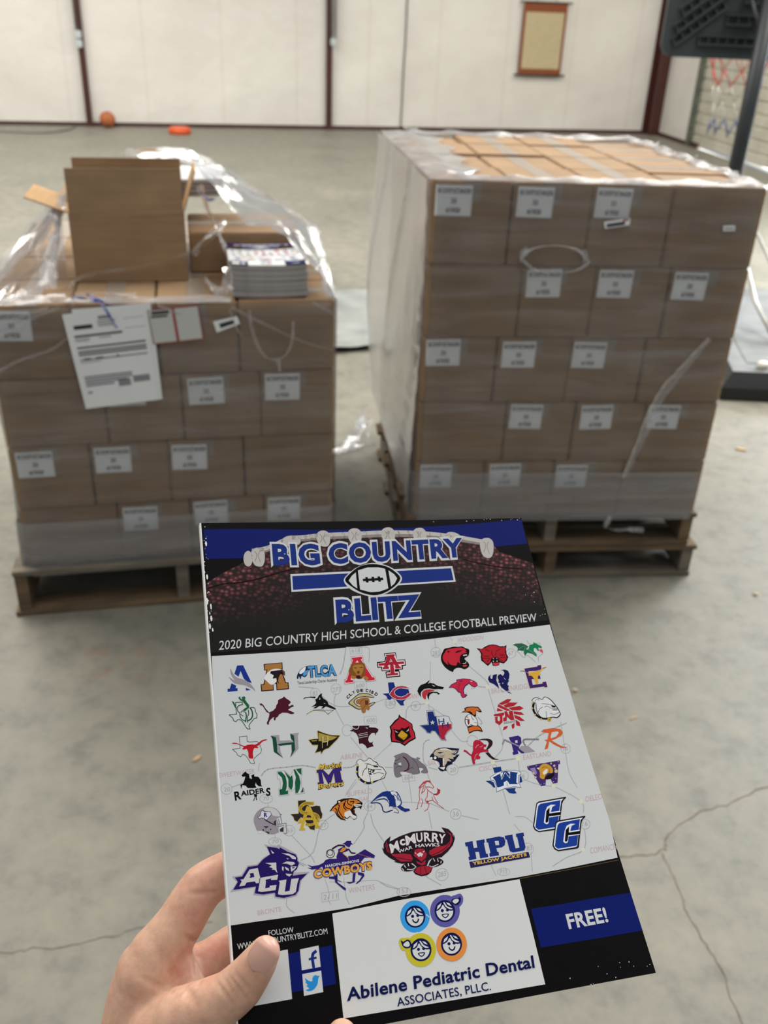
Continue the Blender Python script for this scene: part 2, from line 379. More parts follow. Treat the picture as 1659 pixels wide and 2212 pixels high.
for cx, cz, ln, ht, ang in [(-.14, .10, .34, .035, 0), (-.03, .215, .26, .04, 0), (-.33, .19, .34, .035, -.66), (-.28, .30, .46, .035, -.66), (-.22, .42, .56, .035, -.66), (-.20, .55, .6, .035, -.66), (.32, .19, .34, .035, .66), (.27, .30, .46, .035, .66), (.22, .42, .5, .035, .66), (.03, .34, .2, .05, 0), (.16, .10, .2, .035, 0)]: slot(cx, cz, ln, ht, ang)
s1 = sl.build('rib_slot', M_DARK, bo); s2 = rb.build('rib', M_BBK, bo)
mb = MB(); mb.tube([(0, .04, 2.0), (.0, .2, 1.72)], .02, 8); mb.tube([(-.07, .0, 1.95), (-.12, .24, 2.25)], .012, 8); mb.tube([(.0, -.02, 1.66), (-.09, .2, 1.95)], .012, 8); mb.build('bracket', M_BLK, hp)
M_RED = plain('red_cord', '#c8554c', .7); M_WHT = plain('white_cord', '#c9c6ba', .7); M_BLU = plain('blue_cord', '#3a4a88', .7)
ry, rz_, rr_ = .62, 1.58, .205; rx_ = .09
mb = MB(); mb.tube([(rx_ + rr_ * math.cos(2 * PI * k / 32), ry + rr_ * math.sin(2 * PI * k / 32), rz_) for k in range(33)], .009, 8, cap=False); mb.box((rx_ - .06, by + .03, rz_ - .02), (rx_ + .06, ry - rr_ + .02, rz_ + .02)); mb.build('rim', plain('orange_red_rim', '#b84a30', .5, .2), hp)
rows = [(rz_, .20), (rz_ - .10, .165), (rz_ - .20, .135), (rz_ - .30, .115), (rz_ - .40, .11), (rz_ - .49, .12)]
for nm, idx, mt_ in (('red_net', (0, 1), M_RED), ('white_net', (2, 3), M_WHT), ('blue_net', (4,), M_BLU)):
    mb = MB(); rnd = random.Random(idx[0])
    for i in idx:
        z0, r0 = rows[i]; z1, r1 = rows[i + 1]
        for k in range(9):
            for s in (-1, 1):
                a0 = 2 * PI * (k + .5 * (i % 2)) / 9; a1 = a0 + s * PI / 9; am = (a0 + a1) / 2 + rnd.uniform(-.08, .08)
                mb.tube([(rx_ + r0 * math.cos(a0), ry + r0 * math.sin(a0), z0), (rx_ + (r0 + r1) / 2 * math.cos(am), ry + (r0 + r1) / 2 * math.sin(am), (z0 + z1) / 2 + rnd.uniform(-.015, .015)), (rx_ + r1 * math.cos(a1), ry + r1 * math.sin(a1), z1 + rnd.uniform(-.02, .02))], .0030, 6)
    mb.build(nm, mt_, hp)
# base: tapered water tank, grey scuffed top
M_BASE = plain('scuffed_grey_plastic', '#6f7273', .55, 0, .35, 5); M_BASEB = plain('black_tank_plastic', '#15181a', .4, 0, .2, 8)
mb = MB()
lo = [(-.40, -1.62), (.78, -1.64), (.86, -.35), (.62, .25), (-.02, .25), (-.20, -.30)]
hi = [(-.34, -1.57), (.72, -1.59), (.80, -.40), (.58, .18), (.02, .18), (-.14, -.36)]
n = len(lo)
mb.add([(x, y, .005) for x, y in lo] + [(x, y, .07) for x, y in lo] + [(x, y, .145) for x, y in hi], [tuple(range(n))[::-1]] + [(i, (i + 1) % n, n + (i + 1) % n, n + i) for i in range(n)] + [(n + i, n + (i + 1) % n, 2 * n + (i + 1) % n, 2 * n + i) for i in range(n)])
mb.build('tank', M_BASEB, hp)
mb = MB(); mb.add([(x, y, .146) for x, y in hi], [tuple(range(n))]); mb.add([(x * .8 + .05, y * .85 - .1, .150) for x, y in hi], [tuple(range(n))]); mb.build('tank_top', M_BASE, hp)
mb = MB(); mb.tube([(-.05, -.05, .85), (.02, -.75, .30), (.06, -1.12, .15)], .014, 10); mb.tube([(.0, -.05, .85), (.20, -.85, .30), (.30, -1.25, .15)], .010, 10); mb.build('brace', M_GALV, hp)
mb = MB(); mb.lathe([(.03, 0), (.03, .03), (.02, .035)], 14); o = mb.build('filler_cap', plain('white_cap', '#d8d2c6', .4), hp); o.location = (-.16, -1.50, .146)

# ------------------------------------------------------------------ loose sheet and scraps on the floor between the pallets
M_SHEET = plain('dusty_plastic_sheet', '#8b8e8b', .4, 0, .22, 5)
mb = MB(); rnd = random.Random(3)
q = [Vector((-.62, 6.15, 0)), Vector((.02, 6.42, 0)), Vector((-.05, 5.07, 0)), Vector((-.56, 4.86, 0))]
g = []
for i in range(15):
    s = i / 14; row = []
    for j in range(15):
        t = j / 14; p = q[0].lerp(q[1], t).lerp(q[3].lerp(q[2], t), s)
        row.append(p + Vector((0, 0, .012 + .010 * math.sin(7 * s + 3 * t) * math.sin(5 * t) + (.02 if i > 12 else 0) + rnd.uniform(0, .006))))
    g.append(row)
mb.sheet(g)
tag(mb.build('plastic_sheet', M_SHEET), 'grey crumpled plastic sheet spread on the floor between the two stacks', 'sheet')

# ------------------------------------------------------------------ materials of the stacks
def cardboard(name, dark, light):
    m, nt, b = new_mat(name)
    tc = N(nt, 'ShaderNodeTexCoord')
    mp = N(nt, 'ShaderNodeMapping'); mp.inputs['Scale'].default_value = (3, 3, 40); nt.links.new(tc.outputs['Object'], mp.inputs['Vector'])
    n1 = N(nt, 'ShaderNodeTexNoise', Scale=2.0, Detail=5.0); nt.links.new(mp.outputs['Vector'], n1.inputs['Vector'])
    n2 = N(nt, 'ShaderNodeTexNoise', Scale=7.0, Detail=4.0); nt.links.new(tc.outputs['Object'], n2.inputs['Vector'])
    ad = N(nt, 'ShaderNodeMath', operation='ADD'); nt.links.new(n1.outputs['Fac'], ad.inputs[0]); nt.links.new(n2.outputs['Fac'], ad.inputs[1])
    r = ramp(nt, ad.outputs[0], [(0.70, lin(dark)), (1.0, lin(light))]); r.color_ramp.elements[0].position = .35; r.color_ramp.elements[1].position = .65
    hf = N(nt, 'ShaderNodeMath', operation='MULTIPLY'); hf.inputs[1].default_value = .5; nt.links.new(ad.outputs[0], hf.inputs[0]); nt.links.new(hf.outputs[0], r.inputs['Fac'])
    nt.links.new(r.outputs['Color'], b.inputs['Base Color']); b.inputs['Roughness'].default_value = .75; b.inputs['Specular IOR Level'].default_value = .25
    bp = N(nt, 'ShaderNodeBump', Strength=.12, Distance=.003); nt.links.new(n1.outputs['Fac'], bp.inputs['Height']); nt.links.new(bp.outputs['Normal'], b.inputs['Normal'])
    return m
M_CARD = cardboard('brown_cardboard', '#8f765c', '#a58868'); M_CARDIN = cardboard('cut_cardboard_inside', '#a08260', '#b8956c')
M_LABEL = plain('white_label_paper', '#eef0f0', .6, 0, .03, 10); M_INK = plain('black_label_ink', '#2d2e31', .6)
M_TAPE = plain('packing_tape', '#94877a', .3, 0, .08, 30)
def wood(name, dark, light):
    m, nt, b = new_mat(name)
    tc = N(nt, 'ShaderNodeTexCoord'); mp = N(nt, 'ShaderNodeMapping'); mp.inputs['Scale'].default_value = (3, 22, 22); nt.links.new(tc.outputs['Object'], mp.inputs['Vector'])
    n = N(nt, 'ShaderNodeTexNoise', Scale=1.6, Detail=7.0, Roughness=.65); nt.links.new(mp.outputs['Vector'], n.inputs['Vector'])
    r = ramp(nt, n.outputs['Fac'], [(0.3, lin(dark)), (0.7, lin(light))]); nt.links.new(r.outputs['Color'], b.inputs['Base Color']); b.inputs['Roughness'].default_value = .85
    bp = N(nt, 'ShaderNodeBump', Strength=.3, Distance=.003); nt.links.new(n.outputs['Fac'], bp.inputs['Height']); nt.links.new(bp.outputs['Normal'], b.inputs['Normal'])
    return m
M_WOOD = wood('weathered_pallet_wood', '#4f4032', '#7f6a4f'); M_WOOD2 = wood('grey_pallet_wood', '#575147', '#857b6b'); M_WOODN = wood('fresh_pallet_wood', '#9b7c4e', '#c4a06a')

def film(name, clear, streak, scale, rough=.12, lift=.0, gloss=.55):
    m, nt, b = new_mat(name); nt.nodes.remove(b); out = nt.nodes['Material Output']
    tc = N(nt, 'ShaderNodeTexCoord'); mp = N(nt, 'ShaderNodeMapping'); mp.inputs['Scale'].default_value = scale; nt.links.new(tc.outputs['Object'], mp.inputs['Vector'])
    n1 = N(nt, 'ShaderNodeTexNoise', Scale=1.0, Detail=6.0, Roughness=.6, Distortion=.4); nt.links.new(mp.outputs['Vector'], n1.inputs['Vector'])
    n2 = N(nt, 'ShaderNodeTexNoise', Scale=9.0, Detail=4.0); nt.links.new(tc.outputs['Object'], n2.inputs['Vector'])
    r = ramp(nt, n1.outputs['Fac'], [(0.40, (clear + lift,) * 3), (0.56, (clear + streak * .32,) * 3), (0.76, (clear + streak,) * 3)])
    bp = N(nt, 'ShaderNodeBump', Strength=.55, Distance=.012); nt.links.new(n1.outputs['Fac'], bp.inputs['Height'])
    bp2 = N(nt, 'ShaderNodeBump', Strength=.35, Distance=.01); nt.links.new(n2.outputs['Fac'], bp2.inputs['Height']); nt.links.new(bp.outputs['Normal'], bp2.inputs['Normal'])
    tr = N(nt, 'ShaderNodeBsdfTransparent'); tr.inputs['Color'].default_value = (.97, .97, .98, 1)
    df = N(nt, 'ShaderNodeBsdfDiffuse'); df.inputs['Color'].default_value = (.78, .79, .82, 1)
    tl = N(nt, 'ShaderNodeBsdfTranslucent'); tl.inputs['Color'].default_value = (.78, .79, .82, 1)
    dt = N(nt, 'ShaderNodeMixShader'); dt.inputs[0].default_value = .35; nt.links.new(df.outputs[0], dt.inputs[1]); nt.links.new(tl.outputs[0], dt.inputs[2])
    gl = N(nt, 'ShaderNodeBsdfGlossy', Roughness=rough); gl.inputs['Color'].default_value = (.95, .95, .95, 1); nt.links.new(bp2.outputs['Normal'], gl.inputs['Normal'])
    m1 = N(nt, 'ShaderNodeMixShader'); nt.links.new(r.outputs['Color'], m1.inputs[0]); nt.links.new(tr.outputs[0], m1.inputs[1]); nt.links.new(dt.outputs[0], m1.inputs[2])
    fr = N(nt, 'ShaderNodeFresnel', IOR=1.45); nt.links.new(bp2.outputs['Normal'], fr.inputs['Normal'])
    mu = N(nt, 'ShaderNodeMath', operation='MULTIPLY'); mu.inputs[1].default_value = gloss * 1.8; nt.links.new(fr.outputs[0], mu.inputs[0])
    cl = N(nt, 'ShaderNodeClamp'); nt.links.new(mu.outputs[0], cl.inputs['Value']); cl.inputs['Max'].default_value = .7
    m2 = N(nt, 'ShaderNodeMixShader'); nt.links.new(cl.outputs[0], m2.inputs[0]); nt.links.new(m1.outputs[0], m2.inputs[1]); nt.links.new(gl.outputs[0], m2.inputs[2])
    nt.links.new(m2.outputs[0], out.inputs['Surface'])
    return m
M_FILM = film('stretch_film_side', .06, .30, (2.2, 2.2, 22))
M_FILMLOW = film('stretch_film_thick', .20, .32, (1.5, 1.5, 34), .2)
M_FILMTOP = film('stretch_film_rim', .28, .45, (5, 7, 5), .18)
M_FILMLOOSE = film('stretch_film_loose', .16, .40, (7, 3, 5), .16, 0, .28)
M_FILMBUNCH = film('stretch_film_bunched', .26, .42, (18, 18, 12), .14, 0, .45)
M_FILMVEIL = film('stretch_film_veil', .30, .22, (6, 6, 1.2), .2, 0, .3)
M_BLUEFILM = plain('blue_printed_plastic', '#4a5fae', .3)

# ------------------------------------------------------------------ carton prototypes
def carton_label_mesh():
    mb = MB(); w, h = .104, .083
    mb.box((0, -.0006, -h), (w, 0, 0), 0)
    for txt, x0, x1, zb, zt in (('BIG COUNTRY BLITZ MAGAZINE', .006, .100, -.022, -.008), ('33', .045, .060, -.049, -.035), ('6/19/20', .032, .072, -.074, -.060)):
        vs, fs = text_mesh(txt, .03); xs = [v[0] for v in vs]; ys = [v[1] for v in vs]; a, b_ = min(xs), max(xs); c, d = min(ys), max(ys)
        mb.add([(x0 + (x - a) / (b_ - a) * (x1 - x0), -.0010, zb + (y - c) / (d - c) * (zt - zb)) for x, y in vs], fs, 1)
    return mb.mesh('carton_label', [M_LABEL, M_INK])
ME_LABEL = carton_label_mesh()
_box_cache = {}
def carton(frame, s0, t0, z0, s1, t1, z1, label, group, with_label=False, tape='t', rnd=random, jitter=.002):
    """cardboard carton; frame = (origin, u, v, angle); spans in metres along the stack front, into it, and up"""
    org, u, v, ang = frame; g = .0018
    w, d, h = s1 - s0 - 2 * g, t1 - t0 - 2 * g, z1 - z0 - .001
    key = (round(w, 3), round(d, 3), round(h, 3), tape)
    if key not in _box_cache:
        mb = MB(); mb.box((-w / 2, -d / 2, 0), (w / 2, d / 2, h), 0, .004)
        body = mb.mesh('carton_body', M_CARD)
        tp = MB()
        if tape == 't':
            tp.box((-.026, -d / 2 + .002, h), (.026, d / 2 - .002, h + .0006)); tp.box((-.026, -d / 2 - .0006, h - .055), (.026, -d / 2, h - .004))
        else:
            tp.box((-w / 2 + .002, -.026, h), (w / 2 - .002, .026, h + .0006))
        _box_cache[key] = (body, tp.mesh('carton_tape', M_TAPE))
    body, tp = _box_cache[key]
    c = org + u * ((s0 + s1) / 2 + rnd.uniform(-.0012, .0012)) + v * ((t0 + t1) / 2 + rnd.uniform(-jitter, jitter))
    e = empty('carton', (c.x, c.y, z0), ang); tag(e, label, 'carton', group)
    link_mesh('carton_body', body, e); link_mesh('packing_tape', tp, e, 'tan tape strip')
    if with_label:
        o = link_mesh('shipping_label', ME_LABEL, e, 'white printed label'); o.location = (-w / 2 + .008 + rnd.uniform(0, .008), -d / 2 - .0015, h - .010 + rnd.uniform(-.004, .003)); o.rotation_euler = (0, rnd.uniform(-.03, .03), 0)
    return e

def pallet(org, u, ang, width, depth, zb, label, mats, h=.125, group=None, s0=0.0):
    e = empty('wooden_pallet', (org + u * s0).to_tuple()[:2] + (zb,), ang); tag(e, label, 'pallet', group)
    st = h - .032; rnd = random.Random(int(zb * 100) + int(width * 91) + int(abs(org.x) * 50))
    for i in range(7):
        y = i * (depth - .095) / 6; mb = MB(); mb.box((rnd.uniform(-.01, .008), y, h - .016), (width + rnd.uniform(-.01, .01), y + .095, h), 0, .002); mb.build('deck_board', mats[i % len(mats)], e)
    for i, x in enumerate((.0, width / 2 - .019, width - .038)):
        mb = MB(); prof = [(0.008, 0), (depth * .18, 0), (depth * .21, .03), (depth * .38, .03), (depth * .41, 0), (depth * .6, 0), (depth * .63, .03), (depth * .79, .03), (depth * .82, 0), (depth - .008, 0), (depth - .008, st), (.008, st)]
        k = len(prof); mb.add([(x, y, .016 + z) for y, z in prof] + [(x + .038, y, .016 + z) for y, z in prof], [tuple(range(k)), tuple(range(2 * k - 1, k - 1, -1))] + [(a, k + a, k + (a + 1) % k, (a + 1) % k) for a in range(k)])
        mb.build('stringer', mats[(i + 1) % len(mats)], e)
    for i in range(4):
        y = i * (depth - .10) / 3; mb = MB(); mb.box((rnd.uniform(-.02, .0), y, 0), (width + rnd.uniform(-.01, .012), y + .10, .0155), 0, .002); mb.build('bottom_board', mats[(i + 1) % len(mats)], e)
    return e

# ------------------------------------------------------------------ right stack: two pallets, five layers
RO = Vector((.0953, 2.6289, 0)); RU = Vector((.99418, .10777, 0)); RV = Vector((-.10777, .99418, 0)); RA = math.atan2(RU.y, RU.x)
RF = (RO, RU, RV, RA)
pallet(RO - RV * .012 - RU * .015, RU, RA, 1.02, 1.05, 0, 'weathered brown pallet on the floor under the tall stack, lower of the two', [M_WOOD, M_WOOD2], .124, 'two pallets under the tall stack')
pallet(RO - RV * .004 - RU * .018, RU, RA, 1.00, 1.04, .125, 'brown pallet directly under the tall stack, upper of the two', [M_WOOD, M_WOOD, M_WOOD2], .124, 'two pallets under the tall stack')
zR = [.251, .4508, .658, .868, 1.0853, 1.3166]
RDEPTH = 1.12
odd = [0, .229, .460, .698, .976]; even = [0, .282, .505, .735, .976]
LAYER = ['bottom', 'second lowest', 'middle', 'second highest', 'top']; POSN = ['leftmost', 'second from left', 'third from left', 'rightmost']
ORD = ['front', 'second', 'third', 'fourth', 'fifth']
rnd = random.Random(11)
for L in range(5):
    z0, z1 = zR[L], zR[L + 1]; isodd = (L % 2 == 0); cols = odd if isodd else even
    for c in range(4):
        wide = (c == 3) if isodd else (c == 0)
        nd = 5 if wide else 4
        for d in range(nd):
            outer = d == 0 or d == nd - 1 or c in (0, 3)
            if not (outer or L == 4): continue
            t0 = RDEPTH * d / nd; t1 = RDEPTH * (d + 1) / nd
            lab = not wide and d == 0
            if d == 0:
                txt = '%s carton in front of the %s layer, tall stack%s' % (POSN[c], LAYER[L], ', unlabelled' if wide else ''); grp = 'labelled cartons on the front of the tall stack'
            elif L == 4:
                txt = 'carton in top layer of tall stack, %s row back, %s column' % (ORD[d], POSN[c]); grp = 'cartons on top of the tall stack'
            else:
                txt = '%s carton of %s layer, tall stack, %s row back' % (['left side', 'back', 'rear', 'right side'][c], LAYER[L], ORD[d]); grp = 'cartons inside the tall stack'
            top = z1 + (rnd.uniform(-.009, .006) if L == 4 and d > 0 else 0)
            e = carton(RF, cols[c], t0, z0, cols[c + 1], t1, top, txt, grp, lab, 's' if wide else 't', rnd)
            if L == 4 and d > 0: e.rotation_euler.z += rnd.uniform(-.012, .012)
def rp(s, t, z): return RO + RU * s + RV * t + Vector((0, 0, z))
def small_label(name, frame_pts, mats, rows, label, cat):
    """paper stuck on a stack front: corners tl, tr, br, bl in world, rows of printed bars (x0,y0,x1,y1) in 0..1"""
    tl, tr, br, bl = frame_pts; mb = MB(); nrm = (bl - tl).cross(tr - tl).normalized()
    if nrm.y > 0: nrm = -nrm
    f = lambda x, y, o: tl.lerp(tr, x).lerp(bl.lerp(br, x), y) + nrm * o
    mb.add([f(0, 0, 0), f(1, 0, 0), f(1, 1, 0), f(0, 1, 0), f(0, 0, .0005), f(1, 0, .0005), f(1, 1, .0005), f(0, 1, .0005)], [(0, 1, 2, 3), (7, 6, 5, 4), (0, 4, 5, 1), (1, 5, 6, 2), (2, 6, 7, 3), (3, 7, 4, 0)], 0)
    for k, (x0, y0, x1, y1, mi) in enumerate(rows):
        o = .0008 + .0002 * mi
        mb.add([f(x0, y0, o), f(x1, y0, o), f(x1, y1, o), f(x0, y1, o)], [(0, 1, 2, 3)], mi)
    return tag(mb.build(name, mats), label, cat)
M_GREY = plain('grey_print', '#8b8d93', .6); M_REDP = plain('red_print', '#a2434a', .6); M_OFFW = plain('clear_pouch_paper', '#c9cbc6', .35)
small_label('address_label', [rp(.501, -.012, 1.2154), rp(.577, -.012, 1.2274), rp(.578, -.012, 1.2084), rp(.507, -.012, 1.1964)], [M_LABEL, M_INK, M_REDP], [(.08, .35, .8, .85, 1), (.72, .05, .95, .3, 2)], 'small tilted barcode label below the third label of the top row, tall stack', 'label')
small_label('address_label', [rp(.858, -.012, 1.2114), rp(.893, -.012, 1.2134), rp(.897, -.012, 1.1984), rp(.862, -.012, 1.1964)], [M_LABEL, M_GREY], [(.1, .4, .9, .7, 1)], 'tiny white sticker near the upper right corner of the tall stack front', 'label')

# ------------------------------------------------------------------ stretch film round the tall stack
def ring_film(name, frame, plan, zs, bulge, mat, parent, seed, inset=0.0):
    """vertical wrap following a closed plan of (s,t); plan may change with height through callable"""
    org, u, v, ang = frame; rnd = random.Random(seed); g = []
    for z in zs:
        p = plan(z); row = []
        n = len(p); per = []
        for i in range(n):
            a, b_ = Vector(p[i]), Vector(p[(i + 1) % n]); k = max(2, int((b_ - a).length / .06))
            per += [a.lerp(b_, j / k) for j in range(k)]
        per.append(per[0]); g.append([org + u * q.x + v * q.y + Vector((0, 0, z)) for q in per])
    m = min(len(r) for r in g)
    mb = MB(); mb.sheet([r[:m] for r in g]); return mb
RW = .976
film_r = empty('stretch_film', (RO.x, RO.y, .24), 0); tag(film_r, 'clear stretch film wound round the tall right stack of cartons', 'plastic film')
def plan_r(z):
    k = max(0.0, min(1.0, (z - .3) / .9))
    bl = -.085 * (.35 + .65 * math.sin(PI * min(1, max(0, k * .8 + .1)))); o = -.006 - .0015 * math.sin(z * 60)
    return [(.02, o), (RW - .02, o), (RW + .006, .02), (RW + .008, RDEPTH - .06), (RW - .05, RDEPTH + .012), (.0, RDEPTH + .03), (bl, RDEPTH + .02), (bl * .55, RDEPTH * .55), (o, .02)]
def local_build(mb, name, mat, parent, label=None):
    inv = Vector(parent.location); mb.v = [Vector(p) - inv for p in mb.v]; return mb.build(name, mat, parent, label)
zz = [.245 + i * (1.322 - .245) / 40 for i in range(41)]
local_build(ring_film('f', RF, plan_r, zz, 0, None, film_r, 1), 'film_side', M_FILM, film_r)
def plan_low(z): return [(x - .0035 if i in (8,) else x, y - .004 if y < .1 else y + .003) for i, (x, y) in enumerate(plan_r(z))]
local_build(ring_film('f', RF, plan_low, [.232 + i * .012 for i in range(16)], 0, None, film_r, 2), 'film_bottom_wrap', M_FILMLOW, film_r)
mb = MB()
g = []
for i in range(25):
    z = .27 + i * .0435; p = plan_r(z); a, m_, b_ = Vector(p[8]), Vector(p[7]), Vector(p[6])
    g.append([RO + RU * (q.x - .005 - .006 * math.sin(14 * k / 20 + z * 5)) + RV * q.y + Vector((0, 0, z)) for k, q in enumerate([a.lerp(m_, j / 10) for j in range(10)] + [m_.lerp(b_, j / 10) for j in range(11)])])
mb.sheet(g); local_build(mb, 'film_veil', M_FILMVEIL, film_r, 'loose milky veil on the left side')
# rim folded over the top edge
rnd = random.Random(5); pl = plan_r(1.3); mb = MB(); rows = []
per = []
for i in range(len(pl)):
    a, b_ = Vector(pl[i]), Vector(pl[(i + 1) % len(pl)]); k = max(2, int((b_ - a).length / .035)); per += [a.lerp(b_, j / k) for j in range(k)]
per.append(per[0]); cen = Vector((RW / 2, RDEPTH / 2))
for j in range(7):
    f = j / 6; row = []
    for i, q in enumerate(per):
        wdt = .055 + .018 * math.sin(i * .7) + .012 * math.sin(i * 2.3)
        if q.x < .05: wdt = .15 + .02 * math.sin(i * .9)
        dx = 0.0
        inw = Vector((min(max(q.x, wdt), RW - wdt), min(max(q.y, wdt), RDEPTH - wdt)))
        pnt = q.lerp(inw, f); z = 1.318 + .010 * math.sin(PI * min(1, f * 1.4)) * (1 + .5 * math.sin(i * 1.3)) + (.003 if f > .9 else 0) + rnd.uniform(-.0015, .0025)
        row.append(RO + RU * pnt.x + RV * pnt.y + Vector((0, 0, z)))
    row[-1] = row[0]; rows.append(row)
mb.sheet(rows); local_build(mb, 'film_rim', M_FILMTOP, film_r, 'milky folded rim')
# oval tear and its rolled edge, a long pleat, a trailing tail
def ribbon(pts, w, mb, twist=.0, seed=0, wn=Vector((0, -1, 0))):
    pts = [Vector(p) for p in catmull([tuple(p) for p in pts], False, 5)]; rnd = random.Random(seed); n = len(pts); L_, M_, R_ = [], [], []
    for i, p in enumerate(pts):
        t = (pts[min(i + 1, n - 1)] - pts[max(i - 1, 0)]).normalized(); a = t.cross(wn).normalized()
        ang = twist * i / n * 2 * PI + rnd.uniform(-.3, .3) * (1 if twist else .2)
        a = Matrix.Rotation(ang, 3, t) @ a; b_ = t.cross(a)
        ww = (w if not callable(w) else w(i / (n - 1))) * rnd.uniform(.8, 1.15)
        L_.append(p - a * ww / 2); M_.append(p + b_ * ww * .22); R_.append(p + a * ww / 2)
    mb.sheet([L_, M_, R_])
mb = MB(); ov = [(.365 + .095 * math.cos(a) + (.012 if math.sin(a) < 0 else 0), -.013, 1.107 + .040 * math.sin(a)) for a in [2 * PI * k / 20 for k in range(21)]]
mb.tube([rp(*p) for p in ov], [.0012 + .005 * abs(math.cos(2 * PI * k / 20)) ** 3 for k in range(21)], 7, cap=False)
ribbon([rp(.288, -.014, 1.137), rp(.270, -.016, 1.112), rp(.280, -.014, 1.075)], .022, mb, .3, 1); ribbon([rp(.452, -.014, 1.135), rp(.462, -.016, 1.107), rp(.448, -.014, 1.073)], .018, mb, .3, 2)
local_build(mb, 'film_tear_edge', M_FILMBUNCH, film_r, 'rolled white edge of an oval tear')
mb = MB(); fp = [(.891, .757), (.832, .667), (.775, .574), (.752, .495), (.726, .38), (.699, .275)]
ribbon([rp(s, -.014, z + .1174) for s, z in fp], lambda f: .012 + .020 * math.sin(PI * f), mb, 0, 3)
local_build(mb, 'film_pleat', M_FILMLOW, film_r, 'long diagonal pleat')
mb = MB(); ribbon([rp(.68, -.012, .245), rp(.66, -.03, .22), rp(.69, -.025, .20), rp(.74, -.03, .205), rp(.80, -.02, .195)], .018, mb, .4, 4)
local_build(mb, 'film_tail', M_FILMBUNCH, film_r)
for k in range(12):
    a = per[int(len(per) * (k + .3) / 12)]; mb = MB()
    ribbon([RO + RU * min(max(a.x, .02), RW - .02) + RV * a.y + Vector((0, 0, 1.327)) + RU * rnd.uniform(-.03, .03) + Vector((0, 0, rnd.uniform(0, .005))) for _ in range(3)], .010, mb, .5, k)
    local_build(mb, 'film_wrinkle', M_FILMBUNCH, film_r)

# ------------------------------------------------------------------ left stack: one pallet, four layers, opened on top
LO = Vector((-1.1003, 2.3532, 0)); LU = Vector((.97551, .21997, 0)); LV = Vector((-.21997, .97551, 0)); LA = math.atan2(LU.y, LU.x)
LF = (LO, LU, LV, LA)
def lp(s, t, z): return LO + LU * s + LV * t + Vector((0, 0, z))
pallet(LO - LV * .03 - LU * .045, LU, LA, 1.02, 1.12, 0, 'weathered grey pallet under the opened left stack', [M_WOOD2, M_WOOD], .163)
zL = [.168, .3656, .5688, .7777, .9857]; LDEPTH = 1.14
lodd = [0, .225, .452, .678, .958]; leven = [0, .286, .505, .735, .958]
lodd3 = [0, .225, .455, .684, .958]
for L in range(4):
    z0, z1 = zL[L], zL[L + 1]; isodd = (L % 2 == 1); cols = lodd if isodd else leven
    for c in range(4):
        wide = (c == 3) if isodd else (c == 0); nd = 5 if wide else 4
        for d in range(nd):
            outer = d == 0 or d == nd - 1 or c in (0, 3)
            if not (outer or L == 3): continue
            lab = not wide and d == 0 and not (L == 3 and c in (1, 2))
            LN = ['bottom', 'second lowest', 'second highest', 'top'][L]
            if d == 0: txt = '%s carton in front of the %s layer, opened stack%s' % (POSN[c], LN, ', unlabelled' if wide else ''); grp = 'cartons on the front of the opened stack'
            elif L == 3: txt = 'carton in top layer of opened stack, %s row back, %s column' % (ORD[d], POSN[c]); grp = 'cartons on top of the opened stack'
            else: txt = '%s carton of %s layer, opened stack, %s row back' % (['left side', 'back', 'rear', 'right side'][c], LN, ORD[d]); grp = 'cartons inside the opened stack'
            carton(LF, cols[c], LDEPTH * d / nd, z0, cols[c + 1], LDEPTH * (d + 1) / nd, z1, txt, grp, lab, 's' if wide else 't', rnd)
ZT = zL[4]
# cartons left of a fifth layer at the back
carton(LF, .553, .33, ZT + .001, .90, .64, 1.108, 'low carton on top of the opened left stack, behind the magazine pile', 'spare cartons on the opened stack', False, 's', rnd)
carton(LF, .24, .49, ZT + .001, .548, .77, ZT + .205, 'carton on the opened left stack right behind the open box', 'spare cartons on the opened stack', False, 's', rnd)

# the open carton with its four flaps
ob_ = empty('open_carton', lp(.222, .24, ZT + .001), LA); tag(ob_, 'empty cardboard box with raised flaps standing open on the left stack', 'carton')
w, d, h, th = .325, .22, .195, .004
mb = MB(); mb.box((0, 0, 0), (w, th, h)); mb.build('front_panel', M_CARD, ob_)
mb = MB(); mb.box((0, d - th, 0), (w, d, h)); mb.build('back_panel', M_CARD, ob_)
mb = MB(); mb.box((0, th, 0), (th, d - th, h)); mb.build('side_panel', M_CARD, ob_)
mb = MB(); mb.box((w - th, th, 0), (w, d - th, h)); mb.build('side_panel', M_CARD, ob_)
mb = MB(); mb.box((th, th, 0), (w - th, d - th, th)); mb.build('bottom_panel', M_CARD, ob_)
def flap(x0, y0, x1, y1, hinge, axis, ang, mat=M_CARD):
    mb = MB(); mb.box((x0, y0, 0), (x1, y1, .122)); o = mb.build('flap', mat, ob_); o.location = hinge; o.rotation_euler = (ang, 0, 0) if axis == 'x' else (0, ang, 0); return o
flap(.003, 0, w - .003, th, (0, 0, h), 'x', -.07); flap(.003, -th, w - .003, 0, (0, d, h), 'x', -.02)
flap(0, .004, th, d - .004, (0, 0, h), 'y', -1.22, M_CARDIN); flap(-th, .004, 0, d - .004, (w, 0, h), 'y', .33, M_CARDIN)

